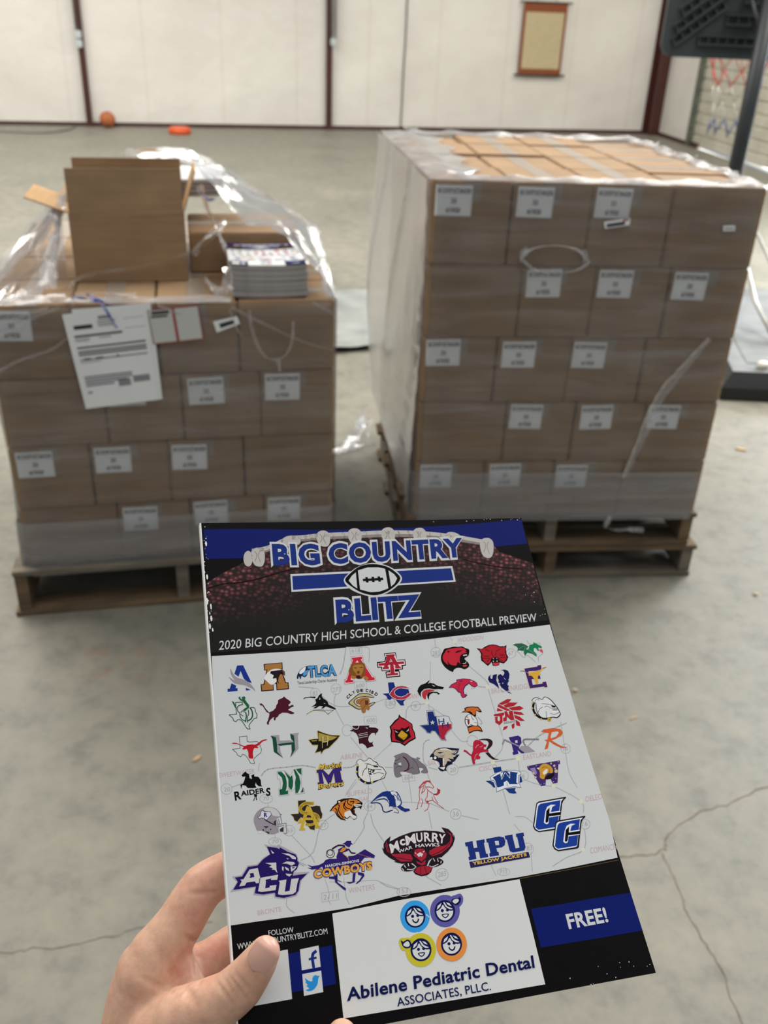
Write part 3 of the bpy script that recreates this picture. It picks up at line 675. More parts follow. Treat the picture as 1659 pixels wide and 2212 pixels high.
# ------------------------------------------------------------------ papers stuck on the left stack
def lq(pts): return [lp(s, -.0125, z) for s, z in pts]
T_ = lambda *a: a
small_label('paper_sheet', lq([(.230, .977), (.440, .992), (.450, .708), (.268, .694)]), [M_LABEL, M_GREY], [], 'white sheet half hidden behind the printed delivery note', 'paper')
inv_rows = [(.42, .05, .58, .085, 1), (.10, .125, .33, .165, 2), (.40, .10, .62, .112, 1), (.40, .125, .58, .135, 1), (.40, .145, .60, .155, 1), (.72, .10, .98, .104, 1), (.72, .20, .98, .204, 1),
            (.08, .225, .68, .245, 2), (.08, .262, .27, .270, 1), (.08, .280, .25, .288, 1), (.38, .262, .53, .272, 1), (.08, .345, .95, .362, 2), (.08, .388, .95, .402, 2), (.08, .412, .95, .440, 1), (.08, .475, .95, .490, 1), (.13, .466, .22, .482, 2), (.28, .466, .38, .482, 2), (.55, .462, .58, .476, 2), (.08, .505, .34, .512, 1),
            (.08, .655, .70, .675, 1), (.08, .685, .70, .705, 1), (.08, .715, .62, .735, 1), (.08, .745, .45, .765, 1), (.70, .705, .92, .775, 1), (.5, .72, .66, .80, 1), (.08, .82, .14, .84, 1)]
def inset(r): return r
small_label('delivery_note', [lp(.204, -.0145, 0.9648), lp(.421, -.0145, 0.9848), lp(.443, -.0145, 0.7078), lp(.234, -.0145, 0.6878)], [M_LABEL, M_GREY, M_INK], inv_rows, 'printed white delivery note taped tilted on the left stack front', 'paper')
small_label('document_pouch', [lp(.428, -.0125, 0.9718), lp(.569, -.0125, 0.9828), lp(.578, -.0125, 0.8848), lp(.437, -.0125, 0.8728)], [M_REDP, M_OFFW, M_INK], [(.03, .03, .47, .97, 1), (.53, .03, .98, .97, 1), (.08, .06, .42, .15, 2), (.06, .18, .38, .24, 2)], 'red edged document pouch with two pale windows beside the delivery note', 'label')
small_label('address_label', [lp(.607, -.0125, 0.9348), lp(.675, -.0125, 0.9488), lp(.682, -.0125, 0.9268), lp(.616, -.0125, 0.9028)], [M_LABEL, M_INK], [(.2, .3, .8, .75, 1)], 'small tilted barcode label near the red edged pouch on the left stack', 'label')

# ------------------------------------------------------------------ stretch film of the left stack
film_l = empty('stretch_film', (LO.x, LO.y, .14), 0); tag(film_l, 'torn clear stretch film draped over the opened left stack', 'plastic film')
def plan_l(z):
    o = -.007 - .0015 * math.sin(z * 70); return [(.02, o), (.938, o), (.966, .02), (.966, LDEPTH - .02), (.94, LDEPTH + .01), (.02, LDEPTH + .01), (-.010, LDEPTH - .02), (-.012 - .006 * math.sin(z * 9), .02)]
local_build(ring_film('f', LF, plan_l, [.15 + i * .0208 for i in range(41)], 0, None, film_l, 3), 'film_side', M_FILM, film_l)
def plan_l2(z): return [(x - (.004 if x < .1 else -.003), y - (.004 if y < .1 else -.003)) for x, y in plan_l(z)]
local_build(ring_film('f', LF, plan_l2, [.132 + i * .0125 for i in range(16)], 0, None, film_l, 4), 'film_bottom_wrap', M_FILMLOW, film_l)
def patch(corners, n=14, amp=.012, seed=0, sag=0.0):
    a, b_, c, d_ = [Vector(p) for p in corners]; rnd = random.Random(seed); ph = [rnd.uniform(0, 6) for _ in range(6)]; g = []
    nr = (b_ - a).cross(d_ - a).normalized()
    for i in range(n + 1):
        s = i / n; row = []
        for j in range(n + 1):
            t = j / n; p = a.lerp(b_, t).lerp(d_.lerp(c, t), s)
            k = amp * (math.sin(9 * s + 4 * t + ph[0]) * .5 + math.sin(15 * t - 6 * s + ph[1]) * .35 + math.sin(23 * s + ph[2]) * .2 + math.sin(31 * t + ph[3]) * .15)
            row.append(p + nr * k * min(1, 6 * s * (1 - s) + .3) - Vector((0, 0, sag * 4 * s * (1 - s) * 4 * t * (1 - t))))
        g.append(row)
    return g
def part_patch(name, mat, patches, label=None):
    mb = MB()
    for args in patches: mb.sheet(patch(*args))
    local_build(mb, name, mat, film_l, label)
part_patch('film_left_drape', M_FILMLOOSE, [([lp(-.012, .02, ZT + .006), lp(.20, .28, 1.22), lp(.40, .70, 1.28), lp(-.012, .78, ZT + .01)], 18, .016, 1, .02)])
part_patch('film_left_skirt', M_FILMLOOSE, [([lp(.205, .28, 1.22), lp(.20, .22, 1.00), lp(.04, .012, ZT + .004), lp(-.012, .02, ZT + .006)], 14, .014, 2)])
part_patch('film_crest', M_FILMLOOSE, [([lp(.36, .72, 1.275), lp(.56, .66, 1.303), lp(.64, .52, 1.275), lp(.555, .47, 1.295)], 12, .012, 5)])
part_patch('film_right_drape', M_FILMLOOSE, [([lp(.585, .50, 1.285), lp(.70, .62, 1.245), lp(.950, .36, 1.125), lp(.73, .31, 1.13)], 16, .012, 3, .01)])
part_patch('film_right_skirt', M_FILMLOOSE, [([lp(.80, .32, 1.135), lp(.950, .36, 1.125), lp(.962, .01, ZT + .006), lp(.905, .04, 1.07)], 12, .014, 4)])
part_patch('film_edge_roll', M_FILMTOP, [([lp(-.012, -.010, ZT + .004), lp(.22, -.012, ZT + .012), lp(.21, .05, ZT + .02), lp(-.012, .05, ZT + .006)], 12, .010, 6)], 'white glossy folded edge')
part_patch('film_edge_roll', M_FILMTOP, [([lp(.21, -.012, ZT + .010), lp(.66, -.012, ZT + .004), lp(.66, .035, ZT + .008), lp(.21, .04, ZT + .010)], 14, .008, 7)], 'white glossy folded edge')
def strip(name, pts, w, mat, tw, frame, parent, label=None):
    mb = MB(); ribbon([frame(*p) for p in pts], w, mb, tw, int(abs(pts[0][0]) * 1000) + len(pts)); local_build(mb, name, mat, parent, label)
for w_, tw, pts in [(.034, .4, [(.205, .30, 1.225), (.195, .24, 1.16), (.185, .16, 1.09), (.166, .06, 1.03)]), (.050, .6, [(.20, .26, 1.20), (.185, .2, 1.14), (.17, .12, 1.06), (.16, .06, 1.01)]), (.040, .3, [(.237, .35, 1.24), (.112, .45, 1.12), (.032, .38, 1.04), (-.005, .2, 1.0)]),
                    (.014, .3, [(.21, .10, .998), (.244, .215, 1.01), (.405, .225, 1.035), (.569, .225, 1.078), (.656, .30, 1.12)]),
                    (.024, .5, [(.596, .40, 1.236), (.625, .35, 1.15), (.665, .25, 1.075), (.696, .10, 1.04)]), (.020, .5, [(.673, .35, 1.14), (.62, .30, 1.11), (.584, .25, 1.09), (.57, .24, 1.06)]),
                    (.032, .7, [(.59, .15, 1.017), (.625, .08, 1.0), (.650, .03, .995)]), (.034, .8, [(.66, .12, 1.06), (.655, .06, 1.03), (.66, .02, .998)]), (.018, .4, [(.60, .40, 1.20), (.64, .38, 1.20), (.69, .38, 1.19)]),
                    (.034, .6, [(.935, .30, 1.12), (.945, .16, 1.08), (.94, .06, 1.03), (.955, .01, .99)]), (.026, .5, [(.91, .07, 1.09), (.925, .03, 1.04), (.94, .01, .995)]),
                    (.018, .4, [(.235, .05, ZT + .015), (.32, .04, ZT + .02), (.40, .05, ZT + .01)]), (.030, .5, [(.37, .72, 1.28), (.46, .70, 1.296), (.56, .65, 1.303), (.62, .58, 1.285), (.675, .5, 1.255)]), (.024, .6, [(.56, .55, 1.29), (.62, .50, 1.27), (.68, .44, 1.23)]), (.022, .3, [(.67, .5, 1.255), (.786, .5, 1.20), (.908, .40, 1.14), (.945, .25, 1.12)])]:
    strip('film_strand', pts, w_, M_FILMBUNCH, tw, lp, film_l)
for w_, pts in [(.007, [(.66, -.014, .975), (.75, -.014, .925), (.86, -.014, .87), (.955, -.014, .84)]), (.007, [(.89, -.014, .985), (.925, -.014, .965), (.955, -.014, .948)]), (.006, [(.655, -.014, .97), (.665, -.014, .93), (.685, -.014, .89)]),
                (.009, [(.71, -.014, .965), (.715, -.016, .91), (.735, -.018, .85), (.765, -.016, .82), (.805, -.016, .825), (.83, -.014, .87), (.835, -.014, .93)]), (.012, [(.785, -.016, .822), (.79, -.018, .80), (.793, -.016, .78)]),
                (.010, [(.0, -.014, .93), (.08, -.016, .955), (.17, -.016, .985)]), (.009, [(.0, -.014, .80), (.08, -.014, .84), (.16, -.014, .865), (.21, -.014, .90)]), (.010, [(.02, -.014, .90), (.10, -.014, .945), (.20, -.014, .985)]), (.010, [(.46, -.014, .985), (.50, -.016, .965), (.52, -.014, .958)])]:
    strip('film_pleat', pts, w_, M_FILMLOW, .1, lp, film_l)
for pts in ([(.29, -.006, 1.0), (.315, -.012, .985), (.33, -.018, .955), (.345, -.018, .925)], [(.23, .03, 1.0), (.25, .0, ZT + .02), (.29, -.004, ZT + .014)], [(.27, .02, 1.01), (.30, .0, 1.0), (.335, -.004, .985)], [(.60, .38, 1.22), (.62, .36, 1.20), (.645, .37, 1.20)]): strip('blue_strip', pts, .007, M_BLUEFILM, .9, lp, film_l, 'blue printed plastic strip')

# ------------------------------------------------------------------ what is printed on the cover (millimetres on the page)
INKS = ['#1b2466', 'leather', '#2a1216', '#8a8280', '#b9b5b2', '#938e8c', '#c9ccce', '#5a4f30', '#24357c', '#2f8bd0', '#abacb0', '#a3a5a9', '#bfa5ad', '#d6d5be', '#17151a', '#d2d4d4', '#3a9be0', '#1c2050', '#5f5aa0', '#c4bb38', '#de8d45', '#22388a', '#98929a', '#2a2024', '#a5733f', '#dcdcdc', '#7a4434', '#20304c', '#dfe3e6', '#5593cc', '#4f95cc', '#3a3a3e', '#dfc9cc', '#8a3040', '#c22a3c', '#e2d4d4', '#7d5227', '#a8743a', '#3a2020', '#3a2412', '#6a4424', '#e0cdd2', '#a5283a', '#2c2c3c', '#b9ab7c', '#a06a3c', '#5a3424', '#1f2f78', '#dccfd6', '#a83244', '#1c1416', '#c02c3e', '#c04848', '#4a141c', '#b4343e', '#3a2a68', '#c02c44', '#5a2068', '#40305a', '#6a1c48', '#2a1218', '#ac2530', '#20121a', '#c23c46', '#7a7c80', '#2c6048', '#1f7a50', '#256a4c', '#c2524c', '#7ab090', '#1e2054', '#d9cba8', '#40266a', '#d6a63c', '#4a4030', '#365a48', '#256040', '#4c1f2c', '#8a8640', '#404030', '#3a4440', '#b3202c', '#214a3c', '#9b96a0', '#a4a6a4', '#1f5a40', '#b3a35c', '#221e1c', '#a5914a', '#c4b66c', '#2a2420', '#3c1c26', '#d2c49a', '#3a2a74', '#d4b44a', '#2c2458', '#26242a', '#d6d6d4', '#e0e0dc', '#c2b052', '#221618', '#b4283a', '#c89a30', '#5a4418', '#4a5a90', '#1f2f6e', '#a8263c', '#77727a', '#3a3438', '#5a1c28', '#2a2428', '#1e2238', '#bbad98', '#dddad6', '#241814', '#c9662f', '#2a2628', '#d8d8d8', '#7a3038', '#5a5658', '#aa2a34', '#55555a', '#1c1a1e', '#d6d8da', '#909498', '#c2a860', '#c2a03a', '#6a5420', '#352028', '#8a4a56', '#b4243c', '#dcc4c8', '#3a2a76', '#8c8890', '#98949c', '#5a5660', '#cb6039', '#958f98', '#c3c2c6', '#cfcfd2', '#cfd0d8', '#2a2c4c', '#24307a', '#3c383e', '#8a8690', '#34303a', '#26242c', '#4a4650', '#cfba60', '#332c2e', '#d6bf74', '#c5a438', '#241c1c', '#c9792f', '#d8d6d2', '#4a2020', '#22347a', '#d0d4da', '#32364c', '#b4404a', '#a83440', '#203c7a', '#dde0e6', '#45306e', '#8f80b0', '#c8b090', '#c4943a', '#dedad2', '#201a1c', '#5a4018', '#b0a4c8', '#a8a0b0', '#2c2060', '#c9c6c8', '#6a6080', '#34266c', '#3a2440', '#4a4250', '#cb8730', '#cb8c40', '#c0685c', '#d8a045', '#2a2028', '#a22a3a', '#d8d4d6', '#2a2a58', '#d8b058', '#23222a', '#223f96', '#17161c']
PRINT = [
('front_cover', None, """P0|1.8,4.3 27.1,4.3 52.1,5.2 76.7,5.8 108.6,6 132.6,5.5 158.7,4.5 185.6,3.2 215.3,1.1 215.1,19.9 191.5,21.1 154.9,23.2 104.3,25.5 74.2,25.5 24.8,24 1.6,23.9
P1|1.1,39.4 10.5,33.5 22.6,27.6 34.1,21.5 51.9,15.4 72.9,12.1 97.3,10.7 125.3,11 157,12.9 180.6,16.3 190.9,20.8 193.2,25 202.9,29.1 215.2,34.6 215,46.7 214.7,62.3 214.9,75.3 155.9,78.2 66.9,81.8 28.4,82.1 0.9,82
M2|1.2,42.9 10.3,40.3 21.3,39.6 32.6,37.6 44.2,34.4 55.9,31.7|0.90
M2|166.5,29.3 178.7,33.2 192.7,36.5 207.2,38.2|0.90
M3|30,19.8 40.1,17.9 52.8,12.6 64.1,11.5 75.5,10.5 95.9,10.3 118.6,9.9 139.7,10.7 161.7,13.7 182.3,17.7|3.87
M4|30,19.2 40.2,17.3 52.9,11.6 64.2,10.6 75.7,9.5 96.1,9 118.8,8.5 139.9,9.4 162,12.3 182.5,16.7|2.68
S4|29.4,19.5 31.9,17.4 35.3,17.5 37.3,20 37.1,25.2 35.6,29.1 33.3,29.8 30.6,28.6 29.3,24.5
M5|31.4,19.6 32.6,22.1 31.1,26.2|0.46
M5|34.5,19.6 33.4,22.7 34.4,27.1|0.46
S4|71.6,8.8 74.2,6.6 77.8,6.7 79.9,9.3 79.6,13.8 78,17 75.5,17.6 72.7,16.5 71.3,13.3
M5|73.6,8.9 74.8,11.5 73.2,14.6|0.47
M5|76.9,8.9 75.6,12.1 76.7,15.4|0.47
S4|92.3,7.6 95,5.4 98.7,5.5 100.8,8.1 100.4,12.7 98.7,15.9 96.2,16.5 93.3,15.5 91.9,12.2
M5|94.4,7.7 95.6,10.3 93.9,13.5|0.48
M5|97.8,7.7 96.4,11 97.4,14.3|0.48
S4|114.6,7.4 117.5,5.2 121.2,5.2 123.3,8 122.8,12.6 121,15.9 118.4,16.5 115.5,15.4 114.1,12.1
M5|116.8,7.5 117.9,10.2 116.1,13.4|0.48
M5|120.2,7.6 118.7,10.9 119.7,14.2|0.48
S4|136,8.3 138.9,6 142.8,6 144.8,8.8 144.3,13.2 142.5,16.2 139.8,16.7 136.8,15.7 135.5,12.7
M5|138.2,8.3 139.3,11 137.5,13.9|0.48
M5|141.7,8.4 140.1,11.7 141.2,14.6|0.48
S4|181.4,17 184.6,14.7 188.6,14.8 190.6,17.7 189.5,23.7 187.1,28.3 184.2,29.2 181.3,27.6 180.4,22.9
M5|183.7,17.1 184.8,19.9 182.3,24.8|0.49
M5|187.4,17.2 185.6,20.6 186,25.9|0.49
S4|29.8,24.4 29,27.5 27.5,29.3 25.7,29.2 24.5,27.3 24.2,24.3 25,21.2 26.6,19.4 28.3,19.4 29.6,21.4
S4|48,14 51.3,10.3 56.7,9.5 60.6,11.5 59.5,15.6 51.8,16.6
S4|156.4,12.8 160.3,9.5 165.5,10 168.7,13.2 164.9,15.8 158.4,15.6
P6|1,84 17.5,84.1 66.5,84.4 95.1,83.8 136.8,82.1 174,80.4 215.2,78.4 215.9,122 216,159.2 216.5,201.3 214.6,221 182.6,222.3 155.4,223 121.1,222.9 87.8,222.8 62.5,224.9 33.6,224.9 14.8,224.5 -0.9,224.4 -0.6,196 -0.4,166.1 0.1,121.7
P0|158.1,239.4 172.1,239.6 193.6,239.4 215.8,239.6 215.9,258.8 189.9,258.8 158.3,258.4
P0|22.3,241.3 27.9,241.3 49.9,240.8 49.4,258.4 27.7,258.6 22.8,258.5
M7|155.7,223.8 182.4,223.2 214.7,222.3|0.33
P6|27.5,239.4 27.2,261.4 6.7,261.4 6,239.7
P6|33.6,240.3 43.1,239.9 42.9,249.6 33.4,249.7
L8|39.4,249.9 39.2,245.1 39.8,243.2 41.7,242.1|1.47
L8|37.4,245.4 41.4,245.2|1.05
P6|33.4,251.4 42.9,251.3 42.7,260.8 33.1,261
S9|34.4,253.3 36.1,254.7 37.8,255.3 38.2,253.8 39.6,252.8 41,253.4 41.9,253.4 41,254.7 40.3,257 38.4,258.9 36.2,259.4 34.1,258.7 36,258.2 34.7,256.8 35.5,256.6 34.4,255.1 34.9,255
T6|FOLLOW|18.8,231.9 31.5,232.1 18.7,229.4|0|0
T6|WWW.BIGCOUNTRYBLITZ.COM|3,235.8 48.4,235.3 2.9,233.1|0|0
T6|FREE!|176,252.3 198.8,252.1 176.1,244.7|0.03|0
M10|79.8,84.2 76.7,95 73.9,100.2|0.63
M10|80,83.9 92.3,84.7 93.9,87.2 92.5,94.1|0.40
L10|48.7,105.6 57.4,107|0.62
M10|61.4,111.9 68.4,118.4 77.5,119.5|0.53
M10|70,111.3 68.1,118.4 72,129.8|0.46
L10|74.9,137.1 82.8,149.3|0.52
L10|86.4,150.9 98.3,142.6|0.37
M10|93,118.6 98.7,117.1 101.2,118|0.39
M10|22.6,153.3 26.6,150.1 37,150 45.7,150 53,152|0.73
M10|68,153.6 73,153.8 76.5,152.3|0.66
L10|6.7,157.4 12.8,155.8|0.57
L10|92.1,155.9 96.5,156.7|0.59
L10|67,169 75,162|0.36
L10|89,163 91.2,168.8|0.36
L10|22.4,146.1 21.3,150.7|0.36
O10|82.1,84.7 89.5,84.8 89.3,88.3 82.1,88.4|0.26
O10|81.9,105.3 89,105.8 88.6,110.2 81.6,109.6|0.26
O10|84.4,126.4 91.7,126.4 91.4,130.6 84.1,130.6|0.25
O10|73.5,108.9 73.1,110.1 72.3,111.1 71.3,111.7 70.1,111.8 69,111.5 68.1,110.7 67.6,109.7 67.5,108.4 67.9,107.2 68.7,106.3 69.8,105.7 71,105.5 72.1,105.9 73,106.6 73.5,107.7|0.32
O10|60.8,110.5 60.5,111.7 59.7,112.7 58.7,113.3 57.6,113.4 56.5,113.1 55.7,112.3 55.2,111.3 55.1,110.1 55.5,108.9 56.2,107.9 57.2,107.3 58.4,107.2 59.4,107.5 60.3,108.2 60.8,109.3|0.32
O10|6.6,158.3 6.3,159.3 5.6,160.2 4.6,160.7 3.5,160.7 2.4,160.4 1.5,159.7 0.9,158.7 0.7,157.7 1,156.6 1.8,155.8 2.7,155.3 3.9,155.2 5,155.5 5.9,156.2 6.5,157.2|0.30
O10|76.4,133.4 76,134.6 75.2,135.6 74.2,136.1 73,136.3 72,135.9 71.1,135.2 70.7,134.1 70.6,132.8 71,131.7 71.8,130.7 72.8,130.1 74,130 75,130.3 75.9,131.1 76.4,132.2|0.31
T11|618|82.9,87.5 88.2,87.5 83.2,85|0|0
T11|600|82.4,109 87.5,108.9 82.8,106.6|0|0
T11|277|68.2,110.4 73.1,110.4 68.5,107.7|0|0
T11|83|56.2,111.5 59.1,111.4 56.5,108.9|0|0
T11|20|2.3,159.4 5.4,159.4 2.4,157.1|0|0
T11|600|85.5,129.9 90.5,130 85.9,127.4|0|0
T12|ABILENE|67.3,149.2 80.1,149 67.7,146.6|0|0
L10|136.3,82.5 135.9,88.6|0.52
L10|146,81.5 149.5,87.3|0.44
M10|154.3,100.9 163.6,111.6 163.5,115.4 157.5,114.5|0.59
M10|163.5,115.4 164.5,130.4 165.6,145.9|0.50
L10|130.8,96.7 128.1,108.6|0.42
M10|122.4,122.1 111.9,122.9 109.2,129.5|0.50
M10|123.1,122.1 128.9,127 132.7,130.3|0.41
L10|124.6,122.3 124.3,125.9|0.50
M10|135.3,139.1 139.7,146 144.1,146.4|0.41
L10|98.1,143.1 93.3,146|0.40
M10|121.1,143.3 117.2,145 115,154.5 116.8,158.1|0.56
L10|117.3,158.8 122,160.7|0.63
M10|134.9,160.9 156.1,160 171.8,159.7|0.88
M10|165.8,146.6 163.3,153.5 156.9,158.4|0.48
M10|171.8,160.1 171.1,169.8 177.2,174.6 188.1,178|0.47
M10|204.3,141.2 202.6,155 200.7,171.2 203.1,180.6|0.47
M10|180,153.2 189.2,147.7 207.9,142.3|0.82
O10|119.4,123.1 118.9,124.2 118.1,125 117.1,125.5 115.9,125.7 114.8,125.3 114,124.6 113.6,123.7 113.5,122.6 114,121.5 114.8,120.6 115.8,120.1 117,120 118.1,120.3 118.9,121 119.4,122|0.35
O10|175.5,170.3 175,171.3 174.1,172.2 173,172.7 171.7,172.7 170.6,172.4 169.8,171.7 169.4,170.7 169.5,169.6 170,168.5 170.9,167.7 172,167.2 173.3,167.1 174.4,167.4 175.2,168.2 175.6,169.2|0.33
O10|187,95.7 186.5,96.9 185.5,97.8 184.3,98.4 183.1,98.6 181.9,98.2 181.1,97.5 180.6,96.4 180.7,95.2 181.2,94 182.2,93.1 183.4,92.5 184.6,92.3 185.8,92.7 186.7,93.4 187.1,94.5|0.36
O10|134.4,161.9 133.9,163.1 133,164 131.8,164.5 130.5,164.6 129.3,164.3 128.4,163.5 127.9,162.4 127.9,161.2 128.4,160.1 129.3,159.1 130.5,158.6 131.8,158.5 133,158.9 133.9,159.7 134.4,160.7|0.33
O10|205.7,157.8 205.2,158.9 204.2,159.7 203.1,160.2 201.9,160.3 200.8,160 200,159.2 199.6,158.3 199.7,157.2 200.3,156.1 201.2,155.3 202.4,154.8 203.6,154.7 204.6,155 205.4,155.8 205.8,156.8|0.34
O10|138.6,91.2 138.1,92.4 137.2,93.4 136,94 134.8,94.1 133.6,93.8 132.7,93 132.2,91.9 132.2,90.7 132.7,89.5 133.6,88.5 134.8,87.9 136.1,87.7 137.2,88.1 138.1,88.8 138.6,89.9|0.36
O10|104.6,120.1 104.1,121.3 103.3,122.2 102.1,122.8 100.9,122.9 99.7,122.6 98.8,121.8 98.3,120.7 98.2,119.5 98.7,118.3 99.5,117.4 100.7,116.8 101.9,116.7 103.1,117 104,117.8 104.5,118.9|0.34
O10|150,147.1 149.4,148.3 148.4,149.2 147.2,149.8 145.9,149.9 144.7,149.5 143.7,148.7 143.2,147.6 143.3,146.4 143.8,145.2 144.7,144.2 146,143.6 147.3,143.5 148.6,143.9 149.5,144.7 150,145.8|0.34
S13|164.8,115.5 164.4,116.1 163.8,116.6 163.2,116.7 162.5,116.4 162.2,115.9 162.2,115.3 162.5,114.7 163.1,114.3 163.8,114.1 164.4,114.4 164.7,114.9
S13|173.3,159.9 172.9,160.5 172.3,161 171.5,161.1 170.8,160.8 170.4,160.3 170.4,159.6 170.8,158.9 171.4,158.5 172.2,158.3 172.9,158.6 173.3,159.2
S13|157.3,160.4 157,161 156.4,161.4 155.7,161.5 155.1,161.2 154.8,160.7 154.7,160.1 155.1,159.5 155.6,159.1 156.3,159 156.9,159.3 157.3,159.8
S13|124.7,121.9 124.5,122.5 124,122.8 123.3,122.9 122.8,122.7 122.4,122.3 122.4,121.7 122.7,121.1 123.2,120.8 123.8,120.7 124.3,120.9 124.7,121.3
S13|150.1,85 149.8,85.6 149.2,86.1 148.5,86.2 147.9,86 147.5,85.5 147.5,84.8 147.8,84.2 148.4,83.7 149.1,83.6 149.7,83.8 150.1,84.3
S13|190.2,177.9 189.9,178.5 189.3,178.8 188.6,178.9 188.1,178.7 187.7,178.2 187.7,177.6 188.1,177.1 188.6,176.7 189.3,176.6 189.9,176.9 190.2,177.3
T11|6|115.4,123.9 117,123.9 115.8,121.5|0|0
T11|6|171.3,171 173,170.9 171.9,168.7|0|0
T11|67|181.9,96.7 185.2,96.5 182.6,94.1|0|0
T11|20|129.3,163 132.9,162.9 129.8,160.5|0|0
T11|16|200.7,158.7 203.9,158.6 201.4,156.2|0|0
T11|283|132.6,93.2 137.3,93.1 133.3,90.2|0|0
T11|180|98.8,121.4 104.1,121.3 99.3,118.5|0|0
T12|WOODSON|150.6,85.7 167.9,85 151.3,82.7|0|0
T12|BRECKENRIDGE|165.1,119.9 190.6,118.6 165.6,116.7|0|0
T12|EASTLAND|174.9,161 192.6,160.5 175.3,158.2|0|0
T12|CISCO|146.5,164.6 157.7,164.2 147,161.8|0|0
T12|ALBANY|109,118.5 120.2,118.1 109.5,115.7|0|0
T12|BAIRD|117.2,157.8 124.8,157.6 117.7,155.2|0|0
L10|24.8,167.8 24.9,169.9|0.35
L10|27,184.4 26.8,186.1|0.35
M10|35.5,185.5 44.3,196.7 46.1,200.9|0.41
M10|60.2,177.5 51.5,182.9 46.2,195.3 38.7,198.8|0.48
L10|67.8,167.8 74.6,160.7|0.44
L10|81,164.4 78.7,178.6|0.50
M10|78.7,178.6 75.4,183.5 74.9,187 68.2,194.2|0.49
M10|79.8,179.9 80.6,186.5 84.8,195.2|0.49
M10|50.4,209.2 51.8,216.5 50.8,219 51.9,221.9|0.34
M10|52.5,211.1 64.2,212.7 76.2,213.5 80.7,215.5 88.5,219.4|0.34
M10|60.4,210 60.3,219.3 61.5,223.2|0.40
M10|29.7,216 29.3,219.7 32.9,223.4|0.40
O10|30,188.2 29.7,188.9 28.9,189.5 27.7,189.8 26.4,189.7 25.1,189.4 24.1,188.9 23.4,188.1 23.2,187.3 23.6,186.6 24.4,186 25.5,185.7 26.8,185.8 28.1,186.1 29.2,186.6 29.8,187.4|0.29
O10|37.7,183.5 37.4,184.5 36.6,185.3 35.5,185.7 34.2,185.8 33.1,185.4 32.1,184.7 31.5,183.8 31.4,182.7 31.7,181.7 32.5,180.9 33.6,180.4 34.9,180.4 36.1,180.7 37,181.5 37.6,182.4|0.29
O10|27.6,165.8 27.2,166.7 26.4,167.3 25.2,167.7 23.9,167.7 22.6,167.4 21.6,166.8 20.9,165.9 20.7,165 21,164.2 21.9,163.5 23,163.1 24.4,163.1 25.7,163.4 26.7,164.1 27.4,164.9|0.30
O10|55.8,182.8 55.5,183.8 54.8,184.5 53.8,184.9 52.7,185 51.7,184.7 50.9,184 50.4,183.1 50.3,182.2 50.6,181.2 51.3,180.5 52.3,180.1 53.4,180 54.4,180.3 55.2,181 55.7,181.9|0.29
O10|83.1,176.1 82.7,177.1 81.8,177.9 80.7,178.3 79.5,178.3 78.4,178 77.5,177.3 76.9,176.4 76.8,175.4 77.2,174.4 78,173.7 79.1,173.2 80.4,173.2 81.5,173.5 82.4,174.2 83,175.1|0.30
O10|47.7,215.9 56.6,216 56.3,220.3 47.5,220.2|0.28
T11|70|24.9,188.5 28.3,188.5 25.2,186.6|0|0
T11|53|33.4,184.1 36.3,184.1 33.6,182.1|0|0
T11|70|22.4,166.2 25.6,166.2 22.6,164.3|0|0
T11|2111|48.3,219.3 55.5,219.4 48.7,216.9|0|0
T11|77|51.7,183.8 54.7,183.7 51.9,181.7|0|0
T11|84|78,177 81.2,177 78.4,175|0|0
T12|SWEETWATER|0.1,151.8 19.3,151.4 0.2,149.3|0|0
T12|BUFFALO|68.5,169.5 82.5,169 68.7,166.9|0|0
T12|GAP|74.3,173 80,172.9 74.5,170.6|0|0
T12|WINTERS|61.9,218.1 76,218 62.1,215.5|0|0
T12|BRONTE|14.3,221.8 26.4,221.6 14.2,219.5|0|0
L10|115.7,160.9 116.6,166.2|0.53
L10|98.7,175.9 114.5,178.5|0.43
L10|114.5,178.5 124.3,184.1|0.51
L10|130.8,187.1 140.2,190.5|0.51
L10|112.5,182.7 112.6,192|0.51
M10|161.5,191.7 167,192.4 171.5,196.7|0.43
L10|159.8,195.2 162.6,199.9|0.42
L10|158.2,176.4 158.8,189.9|0.51
M10|187.7,176.9 202.8,188 202.3,194.7|0.52
M10|200.4,203.4 197,213.9 185.7,216.7 175.9,220.3|0.49
L10|104.6,162.6 104,176.5|0.43
L10|104.1,215.2 111.9,221|0.49
L10|141.5,214.8 143.1,220.6|0.41
L10|165.9,211.1 163.8,221.4|0.41
M10|79.1,214.7 83,217.6 88.5,219.7|0.49
O10|130.7,186.4 130.2,187.4 129.3,188.3 128.2,188.7 127,188.8 125.9,188.4 125,187.7 124.6,186.7 124.6,185.6 125,184.6 125.9,183.7 127,183.2 128.2,183.1 129.4,183.5 130.2,184.2 130.7,185.3|0.36
O10|204.4,201.4 203.8,202.3 203,203.1 201.9,203.5 200.7,203.6 199.7,203.2 199,202.5 198.6,201.6 198.7,200.6 199.2,199.7 200.1,198.9 201.2,198.5 202.4,198.4 203.4,198.8 204.1,199.4 204.5,200.4|0.35
O10|94.8,221.9 94.4,222.7 93.4,223.3 92.1,223.6 90.7,223.6 89.3,223.2 88.2,222.6 87.5,221.7 87.4,220.9 87.8,220.1 88.7,219.5 90,219.1 91.5,219.2 92.9,219.5 94,220.2 94.7,221|0.34
O10|116.8,216.2 116.3,217.4 115.3,218.2 114.1,218.7 112.7,218.8 111.5,218.4 110.6,217.6 110,216.5 110,215.3 110.5,214.2 111.5,213.3 112.7,212.8 114,212.7 115.3,213.1 116.2,213.9 116.7,215|0.34
